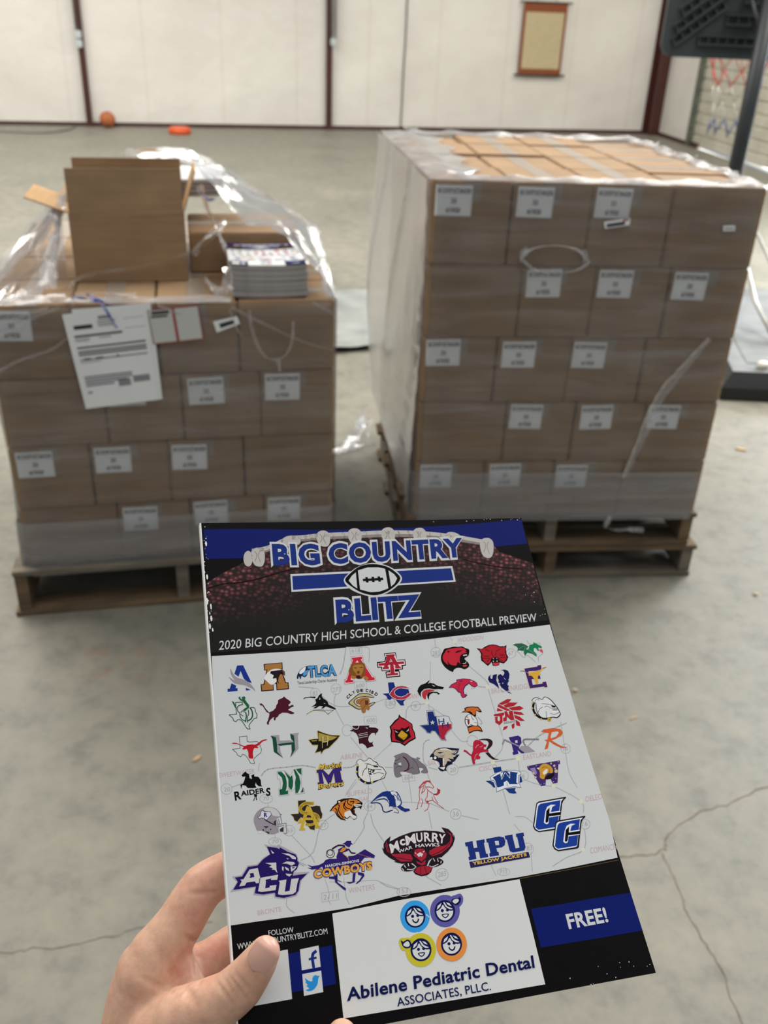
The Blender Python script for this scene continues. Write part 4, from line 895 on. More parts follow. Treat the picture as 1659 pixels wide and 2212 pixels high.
O10|151.2,219.6 150.7,220.3 149.8,220.8 148.6,221.1 147.2,221 146,220.7 145,220.1 144.4,219.4 144.3,218.7 144.7,218 145.6,217.5 146.8,217.2 148.2,217.3 149.5,217.6 150.5,218.2 151.1,218.9|0.27
O10|167.7,209.9 167.1,211.1 166.1,212 164.8,212.6 163.5,212.6 162.3,212.2 161.4,211.4 160.9,210.3 161,209 161.6,207.9 162.6,206.9 163.9,206.4 165.2,206.3 166.4,206.7 167.3,207.6 167.8,208.7|0.28
O10|100.9,161.5 108,161.5 108.1,165.2 101,165.2|0.29
T11|36|125.6,187.2 129.3,187.1 126.2,184.6|0|0
T11|16|199.6,202 202.7,202 200.4,199.4|0|0
T11|153|88.4,221.9 93.2,221.9 88.9,219.6|0|0
T11|283|110.9,216.8 115.4,216.7 111.4,214.3|0|0
T11|P15|145.6,220 149.6,220 146.1,217.8|0|0
T11|604|102,164.3 106.9,164.2 102.4,161.8|0|0
T11|183|162.2,210.3 166.8,210.2 162.8,207.8|0|0
T12|DELEO|205.8,189 216.2,188.5 206.4,186|0|0
T12|COMANCH|199.5,216.8 215.6,216.6 200.2,213.7|0|0
S13|204.3,188.6 204,189.1 203.4,189.5 202.7,189.6 202.1,189.3 201.7,188.8 201.8,188.2 202.1,187.7 202.7,187.3 203.4,187.2 204,187.5 204.3,188
S13|197.3,214.3 197,214.8 196.4,215.2 195.8,215.2 195.3,215 195,214.6 195,214 195.3,213.5 195.8,213.2 196.5,213.1 197,213.4 197.3,213.8
T6|2020 BIG COUNTRY HIGH SCHOOL & COLLEGE FOOTBALL PREVIEW|5.3,80.7 207.1,75.4 6.1,75.2|0.004|0"""),
('title_lettering', 'blue title lettering with white edge', """P6|51.8,35.4 158.1,34 158.2,45 51.2,47
P8|52.8,36.7 156.9,35.4 156.9,43.9 52.3,45.7
T6|BIG|40.5,30.8 72.7,31.6 41.2,13.3|0.045|0.05
T6|COUNTRY|75.3,31.3 169.1,29.7 77,13.9|0.045|0.05
T6|BLITZ|75.1,69.6 132.3,68.8 76.5,51.8|0.045|0.05
T8|BIG|41.9,29.5 71.5,30.2 42.3,14.7|0.045|0
T8|COUNTRY|76.8,29.9 168,28.1 78,15.5|0.045|0
T8|BLITZ|76.5,68.3 131.2,67.3 77.5,53.4|0.045|0
S6|84.6,40.7 89.2,35.8 95.6,31.9 104.8,29.7 113.5,31.6 119.3,35.4 122.7,40.8 119,45.8 111.3,50.5 102.2,52.6 93.8,50.2 87.6,46.4
S14|85.5,40.7 90.1,35.8 96.6,31.7 104.7,30.5 113.4,32.3 118.7,36.2 121.6,41 117,46.2 109.4,50.4 102.3,51.6 94.9,49.5 89.2,45.4
P6|87.8,41.1 90.3,37.9 93.2,35.7 92.5,46.6 89.9,44.5
P6|94.7,34.5 101.4,32.7 108.3,32.9 112.6,34.1 112.5,47.5 106.6,49.3 100.7,49.5 94.2,47.4
P6|114.6,35.2 117.9,38 119.4,40.9 117.3,44.2 114.5,46.3
L14|96.9,41.2 110.2,40.9|1.70
L14|99.5,39.3 99.6,42.9|1.69
L14|103.6,39.2 103.5,42.8|1.70
L14|107.5,39.1 107.7,42.7|1.70"""),
('sponsor_panel', 'white panel with four round faces and sponsor lettering', """P15|52,226.3 87.4,225 123.3,224.5 155.6,224 155.9,250.2 155.9,275.3 112,274.8 51,273.7 51.5,251.3
S16|102.7,235.1 100.3,239.3 95.9,241.5 91,240.8 87.7,237.5 87,232.8 89.3,228.5 93.8,226.3 98.7,227 102.1,230.4
S17|100.3,234.8 98.7,237.7 95.6,239.2 92.3,238.7 89.9,236.4 89.5,233.2 91.1,230.3 94.2,228.7 97.5,229.2 99.9,231.5
S15|99.3,234.8 98,237.2 95.5,238.4 92.7,238 90.8,236.1 90.4,233.5 91.7,231.1 94.3,229.8 97,230.2 99,232.1
S17|90.1,233.3 91.5,230.1 95.7,229.3 99.4,231 99.9,234.1 97.3,234.1 95.3,232.5 94.4,230.9 92.8,232.6
P15|90.7,232.7 91.6,231 93.8,229.9 93,231.5 91.5,232.5
P15|94.7,229.7 95.4,229.8 96.7,232 99.2,233.4 99.1,233.7 97.4,233.5 95.6,232.1
P15|96.2,230 97.9,230.6 98.9,232.1 97.3,231.4
S17|94.4,233.7 94.2,234.2 93.7,234.4 93.2,234.3 92.8,234 92.8,233.5 93,233.1 93.5,232.9 94,233 94.3,233.3
S17|97.1,233.8 96.9,234.2 96.4,234.4 96,234.3 95.6,234 95.5,233.6 95.8,233.2 96.2,233 96.7,233.1 97,233.4
M17|93.3,235.1 93.6,236.1 94.6,236.8 95.8,236.5 96.5,235.2|0.69
S18|116,227.3 118.4,226.8 120,226.5 121.6,226.7 122.4,228.9 121.3,231.5 118.9,233 116.3,233 114.4,230
S18|119.2,234.8 116.7,239.1 112.1,241.3 107.3,240.6 103.9,237.2 103.3,232.5 105.7,228.2 110.3,225.9 115.3,226.6 118.7,230.1
S17|115.6,230.2 116.2,228.7 118.1,228.3 119.9,228.5 120.8,227.7 121,229.6 119.5,231.4 117.6,231.8
S15|116.3,229.6 118,228.7 119.7,229.1 119.5,230.1 117.5,231
S17|116.7,234.5 114.9,237.4 111.8,238.9 108.4,238.4 106.1,236.1 105.7,232.9 107.4,229.9 110.5,228.4 113.9,228.9 116.3,231.2
S15|115.6,234.4 114.2,236.8 111.7,238.1 108.9,237.7 107,235.8 106.6,233.1 108,230.7 110.6,229.5 113.4,229.9 115.3,231.8
S17|106.3,233 107.8,229.8 112,228.9 115.8,230.7 116.3,233.7 113.6,233.8 111.6,232.1 110.7,230.5 109,232.2
P15|107,232.4 107.8,230.7 110.1,229.5 109.3,231.1 107.8,232.1
P15|111.1,229.3 111.8,229.4 113,231.7 115.5,233 115.4,233.4 113.7,233.1 112,231.7
P15|112.6,229.6 114.3,230.2 115.3,231.8 113.6,231.1
S17|110.7,233.4 110.4,233.8 109.9,234 109.4,234 109.1,233.6 109,233.2 109.3,232.7 109.7,232.5 110.2,232.6 110.6,232.9
S17|113.4,233.5 113.2,233.9 112.7,234.1 112.2,234 111.9,233.7 111.8,233.3 112.1,232.9 112.5,232.7 113,232.7 113.4,233.1
S17|109.2,235 112.9,235.2 112.4,236.4 110.9,237.1 109.7,236.4
S15|109.8,235.4 112.2,235.5 111.8,236.2 110.9,236.5 110.1,236.1
S19|84.1,244.5 85.4,243 87.8,243.1 90.2,243.5 91.3,246.7 88.7,249.1 86.5,248.9 84.7,247.9
S19|102.7,251 100.3,255.3 95.8,257.5 91,256.7 87.6,253.4 86.9,248.6 89.3,244.3 93.8,242.1 98.7,242.8 102.2,246.3
S17|85.3,243.8 86.5,244.7 88.9,244 90.4,245.5 89.7,247.8 87.2,248 85.7,246.5
S15|86.3,245.9 88.7,244.8 89.6,246.2 89,247.3 87.1,247.1
L17|89.7,246.5 91.2,247.3|1.35
S17|100.4,250.6 98.8,253.5 95.7,255 92.3,254.5 89.9,252.2 89.5,248.9 91.1,246 94.2,244.5 97.6,245 100,247.3
S15|99.4,250.6 98,252.9 95.5,254.1 92.8,253.7 90.8,251.8 90.5,249.2 91.8,246.9 94.3,245.6 97.1,246.1 99,247.9
S17|90.3,249 91.6,246 95.7,245.2 99.4,246.9 99.9,249.9 97.3,249.9 95.4,248.3 94.4,246.7 92.9,248.4
P15|90.9,248.5 91.7,246.9 93.9,245.8 93.1,247.3 91.7,248.3
P15|94.8,245.6 95.5,245.7 96.7,247.8 99.1,249.2 99.1,249.5 97.4,249.3 95.7,247.9
P15|96.3,245.9 97.9,246.5 98.9,248 97.3,247.3
S17|94.5,249.5 94.2,249.9 93.8,250.1 93.3,250 92.9,249.7 92.9,249.3 93.1,248.9 93.5,248.7 94,248.7 94.4,249.1
S17|97.1,249.6 96.9,250 96.5,250.2 96,250.1 95.7,249.8 95.6,249.4 95.8,249 96.3,248.8 96.7,248.9 97.1,249.2
S17|93.1,251 96.6,251.2 96.2,252.4 94.8,253 93.6,252.4
S15|93.7,251.4 96,251.6 95.6,252.2 94.8,252.5 94,252.1
S20|119.4,251 116.9,255.2 112.3,257.4 107.4,256.6 104,253.3 103.4,248.5 105.9,244.2 110.5,242 115.5,242.7 118.9,246.2
S17|116.9,250.5 115.1,253.4 112,254.9 108.6,254.4 106.2,252.1 105.8,248.8 107.5,245.8 110.7,244.3 114.2,244.8 116.5,247.2
S15|115.9,250.4 114.5,252.8 111.8,254 109,253.6 107.1,251.7 106.8,249.1 108.2,246.7 110.8,245.4 113.6,245.9 115.6,247.8
S17|106.6,248.9 108,245.8 112.2,245 115.9,246.8 116.4,249.7 113.7,249.8 111.8,248.2 110.9,246.6 109.3,248.2
P15|107.2,248.3 108.1,246.7 110.3,245.6 109.5,247.2 108,248.1
P15|111.3,245.4 112,245.5 113.2,247.7 115.6,249.1 115.6,249.4 113.8,249.1 112.1,247.8
P15|112.8,245.7 114.5,246.4 115.4,247.8 113.8,247.1
S17|110.9,249.4 110.6,249.8 110.2,250 109.7,249.9 109.3,249.6 109.2,249.1 109.5,248.7 109.9,248.5 110.5,248.6 110.8,248.9
S17|113.6,249.5 113.3,249.9 112.9,250 112.4,250 112.1,249.7 112,249.2 112.3,248.9 112.7,248.7 113.2,248.8 113.5,249.1
M17|109.7,250.7 110,251.7 111,252.4 112.2,252.1 112.9,250.9|0.67
T17|Abilene Pediatric Dental|53.7,266.7 152.5,267.1 54.2,260.8|0.025|0
T17|ASSOCIATES, PLLC.|78.3,272.9 127.2,273.3 78.4,269.1|0.008|0"""),
('team_emblem', 'blue letter A with grey swoosh', """P21|14.9,90.5 18.3,90.6 22.3,101.4 19.8,100.2 18.1,98.6 16.6,93.8 15.2,97 13,95.2
P21|10.9,100.6 13.4,102.1 13,103.6 14,103.6 14,105.2 8.4,105.3 8.5,103.6 9.7,103.6
P21|18.7,103.8 21.5,105.3 18.6,105.4
S22|10.9,91.9 12.6,95.6 14.5,97.6 17.6,98.9 20.3,100.5 22.5,103.1 23.9,106.1 22.1,104.4 20.1,103.2 18.1,102.2 14.5,101.3 12.2,100.3 10.6,98.5 9.9,96.9 11.5,98.2 12.9,99 11.4,96.3 10.9,94.1"""),
('team_emblem', 'tan letter A with eagle head', """P23|30,90.7 41,90.5 40.8,94.5 40.1,94.6 41.8,102.4 43.2,102.5 43.2,106.5 35.9,106.6 36.1,102.8 34.5,102.9 34.4,106.6 27.2,106.6 27.2,102.5 28.9,102.4 31.3,94.5 30,94.5
P24|30.6,91.1 40.5,90.9 40.4,94 39.4,94.3 41.3,102.8 42.7,102.9 42.6,106 36.4,106.1 36.7,102 34.2,102.4 34,106 27.8,106.1 27.7,102.9 29.3,102.9 31.9,94.1 30.4,94.2
S25|37.4,94 34.2,94.4 31.3,96.4 29.6,99 30.9,100.9 33,103.1 35.2,102.7 36.7,100.9 38.7,97.2 40.3,94.9
P23|33.8,95.2 37.6,95 40.6,94.8 41.8,96.1 41.7,98.6 40.6,97.4 38.9,97.5 37.9,99.4 37.3,101.5 38.1,103.1 36.6,101.7 36.5,99.5 34.4,99.7 35.2,97.8 33.2,96.4
P26|40.3,95.1 41.5,95.9 41.7,98.3 40.9,97.1"""),
('team_emblem', 'light blue letters with eagle head', """S27|54.6,93.8 52,94.8 49.8,97 48.6,99.1 48.4,100.7 49.1,100.9 49.7,99.4 50.4,101.4 51.3,99.3 52.7,100.2 54.4,99.3 55.9,96.3 58.1,93.8
S28|54.3,94.1 52.1,95 50,97.3 51,98.2 52.8,97.2 53.8,95.9
P29|53.1,96.7 55.7,96 54.8,98.5 52.8,99.7 52,98.8
T27|TLCA|54.8,100.9 72.1,100.9 55.1,93.6|0.06|0.035
T30|TLCA|55.1,100.8 71.8,100.7 55.4,93.9|0.03|0
T31|Texas Leadership Charter Academy|48.2,104.1 71.7,104 48.4,102.4|0|0"""),
('team_emblem', 'red letter A with brown cat head', """P32|82.1,90 89.4,89.7 89.4,92.3 88.6,92.5 93.8,103.1 95,103 95,105.6 89.1,105.8 89,104.2 88,103.8 84.9,101.9 81.8,103.3 81.6,106 76,106.2 76,103.7 77.2,103.5 82.5,92.3 82,92.3
O33|82.1,90 89.4,89.7 89.4,92.3 88.6,92.5 93.8,103.1 95,103 95,105.6 89.1,105.8 89,104.2 88,103.8 84.9,101.9 81.8,103.3 81.6,106 76,106.2 76,103.7 77.2,103.5 82.5,92.3 82,92.3|0.16
P34|82.5,90.7 88.8,90.4 88.8,91.8 87.8,92 93.1,103.5 94.4,103.6 94.4,105.1 89.6,105.3 89.4,104.2 87.4,100.4 81.9,101.1 80.6,101.6 79.9,104 81.2,104.1 81.2,105.4 76.6,105.5 76.5,104.2 77.5,104.1 83.1,91.8 82.5,91.8
P35|85.6,92.4 86.3,93.8 84.4,93.8
S36|81.7,94.6 84.4,94 88.4,93.9 89.9,95.7 89.7,98.9 88.5,101.9 86.6,103.7 84.6,103.8 83,102.9 81,101.3 79.6,99.8 79.7,98.1 81.1,95.9
S37|82.7,95.5 85.9,95 88.7,95.7 88.1,99.3 86.6,101.5 85.8,103.1 83.9,102.9 83.5,100.1 82.3,98.3
P38|83.8,101.5 86,101.7 86.2,103.3 84.6,103.7 83.4,103.1
S37|80.7,101.6 82.9,102 83,103.2 80.7,103.3
S37|88.2,102.2 90.3,103.2 90.7,104.3 88.9,105 88,103.8
L39|83.1,96.7 84.6,97.2|0.38
L39|86.5,97.1 88.2,96.9|0.38
S40|84.5,99 86.1,99.2 85.6,100.5 84.5,100.5"""),
('team_emblem', 'red interlocked A and T', """P14|102.7,89.3 110.1,89.2 110.1,93.9 115.2,94 115.1,97.8 113,98.1 112.7,100.1 110,100.2 110.3,100.8 110.3,104.4 101.6,104.5 101.7,100.7 103.9,100.5 104.2,100.1 99.5,100.1 99.4,97.9 97.2,97.9 97.4,94.4 102.1,94.2 103.2,91.5 102.7,91.2
P41|103.2,89.8 109.6,89.7 109.6,91.6 110.2,94.4 114.7,94.5 114.6,97.3 112.2,97.4 112.1,99.6 107.6,99.7 107.5,101.2 109.8,101.2 109.8,103.7 102.2,103.9 102.2,101.2 104.6,101.2 104.7,99.8 99.9,99.7 100.1,97.4 97.8,97.3 97.9,95.1 102.4,94.8 104,91.6 103.1,91.4
P42|103.6,90.3 109.1,90.3 109.2,91.3 108.5,91.5 110.9,98.2 111.6,98.3 111.6,99.3 108.1,99.3 108.1,98 107.5,96.2 104.3,96.4 103.8,97.7 104.3,97.7 104.1,99.1 100.3,99.1 100.5,97.8 101.2,97.8 104.1,91.5 103.7,91.4
P42|98.2,95.3 114.1,95.2 114.1,96.7 98.3,96.8
P42|105.4,95.8 107.4,95.8 107.2,102 109.1,101.9 109.1,103.3 102.4,103.3 102.5,102 104.6,102
P41|106.3,92.9 107,94.9 105.1,95
P14|106.2,93.6 106.5,94.6 105.6,94.7
P41|103.5,97.6 104.6,96.4 104.6,97.6
P41|107.5,96.5 108.6,97.7 107.5,97.8"""),
('team_emblem', 'gold letter C with brown bear under arched lettering', """T14|C|76.7,115.3 78.1,114 75.5,114|0.05|0
T14|L|78.4,113.7 79.7,112.8 77.4,112.3|0.05|0
T14|Y|80.1,112.6 81.6,112.1 79.6,110.9|0.05|0
T14|D|82.6,112 84.3,111.7 82.4,110.2|0.05|0
T14|E|84.7,111.7 86.3,111.7 84.8,109.9|0.05|0
T14|C|87.6,111.8 89.2,112.2 88.1,110|0.05|0
T14|I|89.8,112.3 90.3,112.6 90.6,110.6|0.05|0
T14|S|90.6,112.8 91.9,113.6 91.6,111.2|0.05|0
T14|D|92.6,114 93.9,115 93.8,112.5|0.05|0
S43|92.5,115.4 89.9,113.2 86.6,112.4 83.2,112.7 79.8,114.9 76.4,117.5 78.3,119.4 80.8,121.4 83.2,121.9 87.5,121.3 90.4,120.2 92.7,118.5 89.6,118.6 86.5,120.1 83.5,120.1 81.4,119.1 80.2,117.4 81.1,115.8 83.7,114.9 86.8,114.8 89.5,115.3 90.9,115.7
S44|92.2,115.2 89.7,113.6 86.6,112.8 83.4,113.1 80.1,115.2 77.1,117.5 78.7,119 81.1,121 83.3,121.5 87.2,121 90.2,119.9 91.9,118.8 89.8,119 86.5,120.6 83.2,120.4 81,119.4 79.7,117.3 80.9,115.5 83.8,114.5 86.9,114.4 89.6,114.9 91.2,115.3
S45|81.3,116.4 83.6,115.5 86.8,115.2 89.1,116 89.1,117.9 88.3,119.7 88.8,121.7 87.5,122.8 86.5,122 85.7,123.9 84,124 83.5,122 83.1,119 81.3,118.3
P46|86.6,116.8 88.4,117 88,119.4 86.3,119.6
M46|83.1,118.7 84.5,116.9 86.6,116|0.21
M46|84,122.1 85.3,120.8 86.6,119.9|0.21"""),
('team_emblem', 'red letter C over blue state outline', """P47|102.1,107.4 105.7,107.5 106,110.1 107.5,111.1 113.8,112.5 114.1,114.5 112.6,117.5 109.7,119.4 109.3,120.5 109.6,121.8 107.6,121.8 106.4,120.3 105.1,118.1 103.1,116.9 101.6,117.9 100.2,117.1 99.7,115.2 97.7,113.8 101.8,113.8
O48|114.7,112 112.5,110.7 110,110.1 107.1,110.4 104.5,111.7 101.9,114.5 103.2,116.3 105.7,117.8 108.5,118.4 111.4,117.9 113.6,116.7 115.2,115.1 113.4,115 111.4,116.2 109,116.9 106.8,116.4 105.1,115.1 104.8,113.4 105.9,112.1 108,111.3 110.1,111.2 112.3,111.6|0.59
P49|114.7,112 112.5,110.7 110,110.1 107.1,110.4 104.5,111.7 101.9,114.5 103.2,116.3 105.7,117.8 108.5,118.4 111.4,117.9 113.6,116.7 115.2,115.1 113.4,115 111.4,116.2 109,116.9 106.8,116.4 105.1,115.1 104.8,113.4 105.9,112.1 108,111.3 110.1,111.2 112.3,111.6"""),
('team_emblem', 'red and black roaring bear head', """S50|141.4,89.2 144.8,88.7 147.6,88.3 150.6,88.6 153,88.5 154.9,89.7 157.1,91 156.2,94.1 155.2,95.2 152.8,96.5 154.3,98.7 155,100.5 153.9,102.2 151.3,103.1 149.4,102.2 146.8,101.9 144.5,102.9 143.6,104.2 140.9,102.6 138.8,100.1 137.7,96.8 138.2,93.6 140.1,90.7
S51|142.4,90 145.2,89.5 148.9,89.1 152.8,89.3 155.2,91.1 154.4,91.8 155.1,92.8 151.9,93.4 150,95.4 149.4,98.3 149.7,99.7 147.9,98.2 146.8,100.2 145,100.2 142.8,99.3 141.6,96.8 141.6,99.5 139.6,97.5 139,95.4 139.6,93.1 141.1,91.7
P52|150.7,100.5 153.4,100.4 153.5,101.3 151,101.7
P6|152.3,94 154.9,93.8 154.9,95.2 154.6,94.5 152.5,94.8
P6|150.8,99.3 152.8,99.2 153.5,98 153.3,99.5 151.7,99.8
P6|152.8,96.5 153.6,95.7 153.6,96.8
P53|142.5,90.8 144.6,90.8 143.4,92.2
P53|147.7,91.9 149.7,91 153.4,90.8 150.1,92.1 148.2,92.5"""),
('team_emblem', 'black wolf head with red throat', """P14|127.9,108 128,109.8 130.2,110.3 131.4,111.4 132.5,112 136.1,113.1 135.1,114.3 132.1,113.9 130.1,113.9 126.5,113 123.5,113.2 121.5,114.6 120.8,115.9 120.8,118.2 119.8,116.1 119.1,114.1 120.1,112.2 121.8,110.6 125.1,109.7
S54|130,114.5 127.5,113.7 124.6,113.6 122.4,114.6 121.6,116.3 121.9,118.3 123.1,119.5 124.1,117.4 126,115.5 128.1,114.9
P14|133,116.9 131.4,117.3 131,116.3 128.5,115.9 126.6,116.7 125.6,118.1 125.2,120 124.6,118.5 124.7,116.8 126,115.5 128.6,115.2 131.2,115.6 132.2,116.4
P6|128.6,110.9 130.8,112 129.8,112.2
P6|127.9,108.3 127.8,109.7 126.6,110.2"""),
('team_emblem', 'red snarling cougar head with purple edge', """P55|144.6,109.2 149.2,108.8 153.5,109.6 155.9,110.9 157.3,112.2 157.5,114 155.5,115 153.6,114.2 152.2,112.4 149.5,113.9 148,116.1 147.9,118.4 149.8,119.1 148,120.5 146.2,120.8 145.5,119.3 145.5,117.4 144.3,117.2 143,115 141.5,114 138.9,113.7 141.1,111.7 144.6,110.5
P56|145.1,109.5 149.1,109.1 153.1,109.8 155.5,111.2 157,112.4 157.2,113.7 155.6,114.6 153.7,113.8 152.4,111.7 149.3,113.3 147.5,115.7 147.3,118.3 148.6,119.3 147.5,120.2 146.4,120.4 145.9,119.2 145.9,117 144.6,116.8 143.4,114.8 141.8,113.8 139.7,113.4 141.5,111.9 144.8,110.9
P6|153.2,110.6 154.9,111.1 154,111.4
P57|146.2,110.1 148.9,109.8 147.5,110.8
L58|152.9,115.9 153.6,114.8|0.16
L58|154.1,115.9 154.9,115.1|0.16
L58|148.7,119 149.5,117.8|0.16
M59|144.8,116.6 145.1,113.8 146.5,111.3|0.22"""),
('team_emblem', 'dark red wildcat face with open mouth', """P60|162.1,90.3 165.3,91.1 167.7,89.9 170.4,88.9 173.3,88.7 175.6,89.2 177.9,90.3 180.6,90.5 182.3,89.8 181.3,92.7 180.9,95.7 181.5,97.6 180.1,99.9 177.5,101.6 175,100.7 174.2,102.4 172,102.8 170,102.4 169.9,100 166.9,102.3 165,100.2 163.4,98.5 163.6,96.1 164.2,94.4 163.5,92.2
S61|163.7,91.3 167.8,90.7 170.6,89.5 173.1,89.3 175.5,89.8 178.3,91.2 181.1,91.1 180.2,94.7 180.4,97.5 179.3,99.5 177.2,100.6 175,99.2 174.9,97.3 170.6,97.3 169,99.9 166.9,100.9 164.7,98.6 164.5,96.2 165.1,94.4 164.6,92.9
P62|170.6,97.9 174.6,97.9 174.5,100 170.2,100
P63|170.4,100.6 174.7,100.7 174,102.1 172.1,102.5 170.4,102
P6|171.1,97.6 171.5,98.4 171.9,97.6
P6|173.6,97.7 173.8,98.5 174.2,97.6
P6|170.7,99.4 171.5,99.3 171.2,100.2 170.8,100
P6|173.1,99.5 173.9,99.4 173.7,100.1 173.1,100.1
L53|167.6,91.6 170.1,93|0.34
L53|177.4,92.1 174.2,93.6|0.34
L53|171.7,92.8 171.1,95.2 172,96.5|0.34
L53|174.1,94.2 173.4,96|0.34
L53|165.4,95.7 169,96.3|0.34
L53|164.5,97.1 168.7,97.5|0.33
L53|175.9,95.9 179.5,96.2|0.34
L53|176.1,97.4 179.7,98|0.34
L53|166.9,99.7 169.3,97.5|0.33
L53|176.7,99.9 175.3,98.3|0.33"""),
('team_emblem', 'green dragon over a state outline', """L64|187.9,94.4 190,96.4 190.8,98.3 192.2,98.8 193.3,97.6 194.7,97.6 196.9,100.1 198.6,102.5|0.17
L64|200.8,102.4 201.3,99.5 204.9,97.3 205.5,96.8|0.17
L64|196.8,87.5 197.1,89.9 198.6,90.3|0.17
L64|192.9,88 192.8,89.4|0.17
L64|201.5,90.2 205,90.2 205.1,92.7|0.17
P65|186.4,90 188.7,89.4 192.8,89.5 194.8,90.5 196.6,92 194.2,93.7 193.1,94.8 192.1,94.4 189.7,93.9 188.5,94.5 189.4,92.4 188.6,91.1
P66|196.5,93.3 197.6,91 200.4,90.5 200.7,89.2 201.8,90.1 203.7,91.3 205.6,92.7 205.3,93.6 202.9,93.1 203,95.2 202.3,95.4 201.3,93.2 199.9,93.2 199.4,95.3 200.8,97.3 200.3,99 198.9,97.5 196.5,95.6 195.4,93.8
P67|194.3,93.4 196.7,94.8 199.2,96.2 200.1,98.8 197.8,96.8 194.9,95.9 192.7,97.7 192.5,95.4 193.2,93.9
P68|203.3,94.6 205.1,94.2 205.6,95.8 205,96.9 203.5,95.5
M69|189.6,93.3 192.5,91.7 194.7,91.7|0.17
M69|192.4,95.7 193.8,93 194.9,92.2|0.17
M69|194.8,92.5 197.3,95.2 200.1,97.6|0.17"""),
('team_emblem', 'navy bison head', """P70|174.5,105.7 177.2,105.5 179.1,106.4 179.6,108.6 178.6,111.2 177.7,112.6 178.5,112.5 177,114 176.5,115.4 177.2,115.8 176.4,117.5 176.7,118.7 174.9,119.1 173.7,118 172.3,116.5 171.4,114.4 172.4,114.3 171,113.2 171.6,112 171.3,109.9 172.3,108.5 173.8,108.1 175,109.4 176.5,107.7 176.1,106.2
P70|167.4,107.8 165.6,109.1 164.9,110.8 165.5,112.7 167.8,113.9 169.5,115.7 170.6,117.2 170.6,114.9 170.1,111.9 171.1,109 171.6,108 170.1,108 168.5,108.5 167.8,110.5 167,110.7 166.6,109.5
P70|171.4,117.5 173,119.5 174.8,120.4 172.5,119.2
P70|174.9,119.1 176.6,119.8 178.1,121.1 175.9,120.2
P6|173.2,113.9 174.2,113.6 173.9,114.3
P6|175.2,110.4 176.4,112 175.6,111.6"""),
('team_emblem', 'purple letter E with gold longhorn head', """O71|190.1,106 199.2,105.4 199.2,104.7 201.8,104.6 201.2,107.7 197.2,108 192.3,107.9 191.9,109.9 195.4,111.2 199.1,111.2 199,113.4 193,113.2 192.8,116.8 199.5,116.5 199.6,115.6 202,115.4 202.1,119 200,119.1 200.1,118.5 190.4,118.8|0.50
P72|190.1,106 199.2,105.4 199.2,104.7 201.8,104.6 201.2,107.7 197.2,108 192.3,107.9 191.9,109.9 195.4,111.2 199.1,111.2 199,113.4 193,113.2 192.8,116.8 199.5,116.5 199.6,115.6 202,115.4 202.1,119 200,119.1 200.1,118.5 190.4,118.8
S73|186.9,107.3 189.1,107.1 190.9,108.4 193.3,108.9 195.8,108.5 199.4,108.2 201.2,107.1 203,106.2 204.9,106.4 202.8,107.1 199.6,109.4 200.1,110.7 198.3,110.8 197.2,113.1 196.9,115.5 195.9,116.3 195,115.9 194.8,113.5 193.6,111 191.5,110.7 192.4,109.7 190.1,108 188.7,107.6
L74|186.9,107.3 189,107.5 190.4,108|0.28
L74|202.2,106.9 204.9,106.4|0.28"""),
('team_emblem', 'green rider on horse over state outline', """L75|20,115.3 22.1,115.4 22.9,116.4 22.8,117.7 23.6,119.4 23.2,121.5 21.9,121.5 20.4,123 19,124.5 18.6,125.7 19,127.2 17.9,127.2 17,126.3 16.1,124.5 15,122.5 13.8,121.4 12.6,121.5 11.6,122.5 10.5,121.9 10,120.3 8.2,118.3 12.4,118.3 12.2,116.3 12.3,111.7 16,111.8 16.1,113.5|0.39
P76|14,109.1 15.2,108.4 15.2,109.7 16.3,110.3 15.8,109 17.5,108.6 18.1,109.5 17.6,110.4 18.7,112.4 19.7,113.8 19.5,115.4 18.1,116.3 17,117.2 16.1,116.1 17.5,115.2 18.5,115 17.2,112.8 16.2,111.4 14.8,110.5
P76|10.2,110.6 11.5,111.5 12.4,114 12.6,115 11.8,114.7
M76|12.9,114.8 14,113.6 16.1,113.2|0.52
M76|12.7,114.8 13.2,116.9 14.1,117.8 14.2,119.9 15.3,121.8 17.3,122.7|0.46
M76|20,115.4 21,117.3 21,120 20,121.7 18.1,122.6|0.67
M76|17.3,117.5 17.6,119.4 16.8,123.2|0.62
M76|18.9,116.4 19,118.7 18,120.7 18,123.6|0.46
L76|14.1,118.3 16,119.8|0.36
M76|14.7,117.8 15.8,116.6 16.7,117.7|0.41"""),
('team_emblem', 'maroon leaping lion', """P77|39.8,110.5 41.1,112 42.6,113.1 43.3,114.1 42.7,114.9 41.8,115.4 42,116.5 43.6,115.8 44.4,115.8 44.7,116.7 43.2,117.1 41.2,118.3 42,118.9 43.7,119.8 44.6,120.3 44.2,120.9 42.8,121 40.5,120 37.9,119.7 36,120.5 35.1,121.7 33.8,122.4 33.5,123.7 32.8,123.6 32.6,122.6 33.1,121.8 32.2,122 30.4,123.4 29.6,124.9 29.7,125.7 28.7,125.6 28.5,124.7 29.3,123.3 30.1,121.3 30.6,119.5 29.1,118.6 28,116.6 27.1,114.7 26.1,114.6 25.5,113.5 26.7,113.5 27.7,114.5 28.5,116.4 30.4,118.9 32.8,118.1 34.5,116.6 34.8,115.3 35.9,114.1 36.2,112.5 37.2,111.8 38.8,111.4"""),
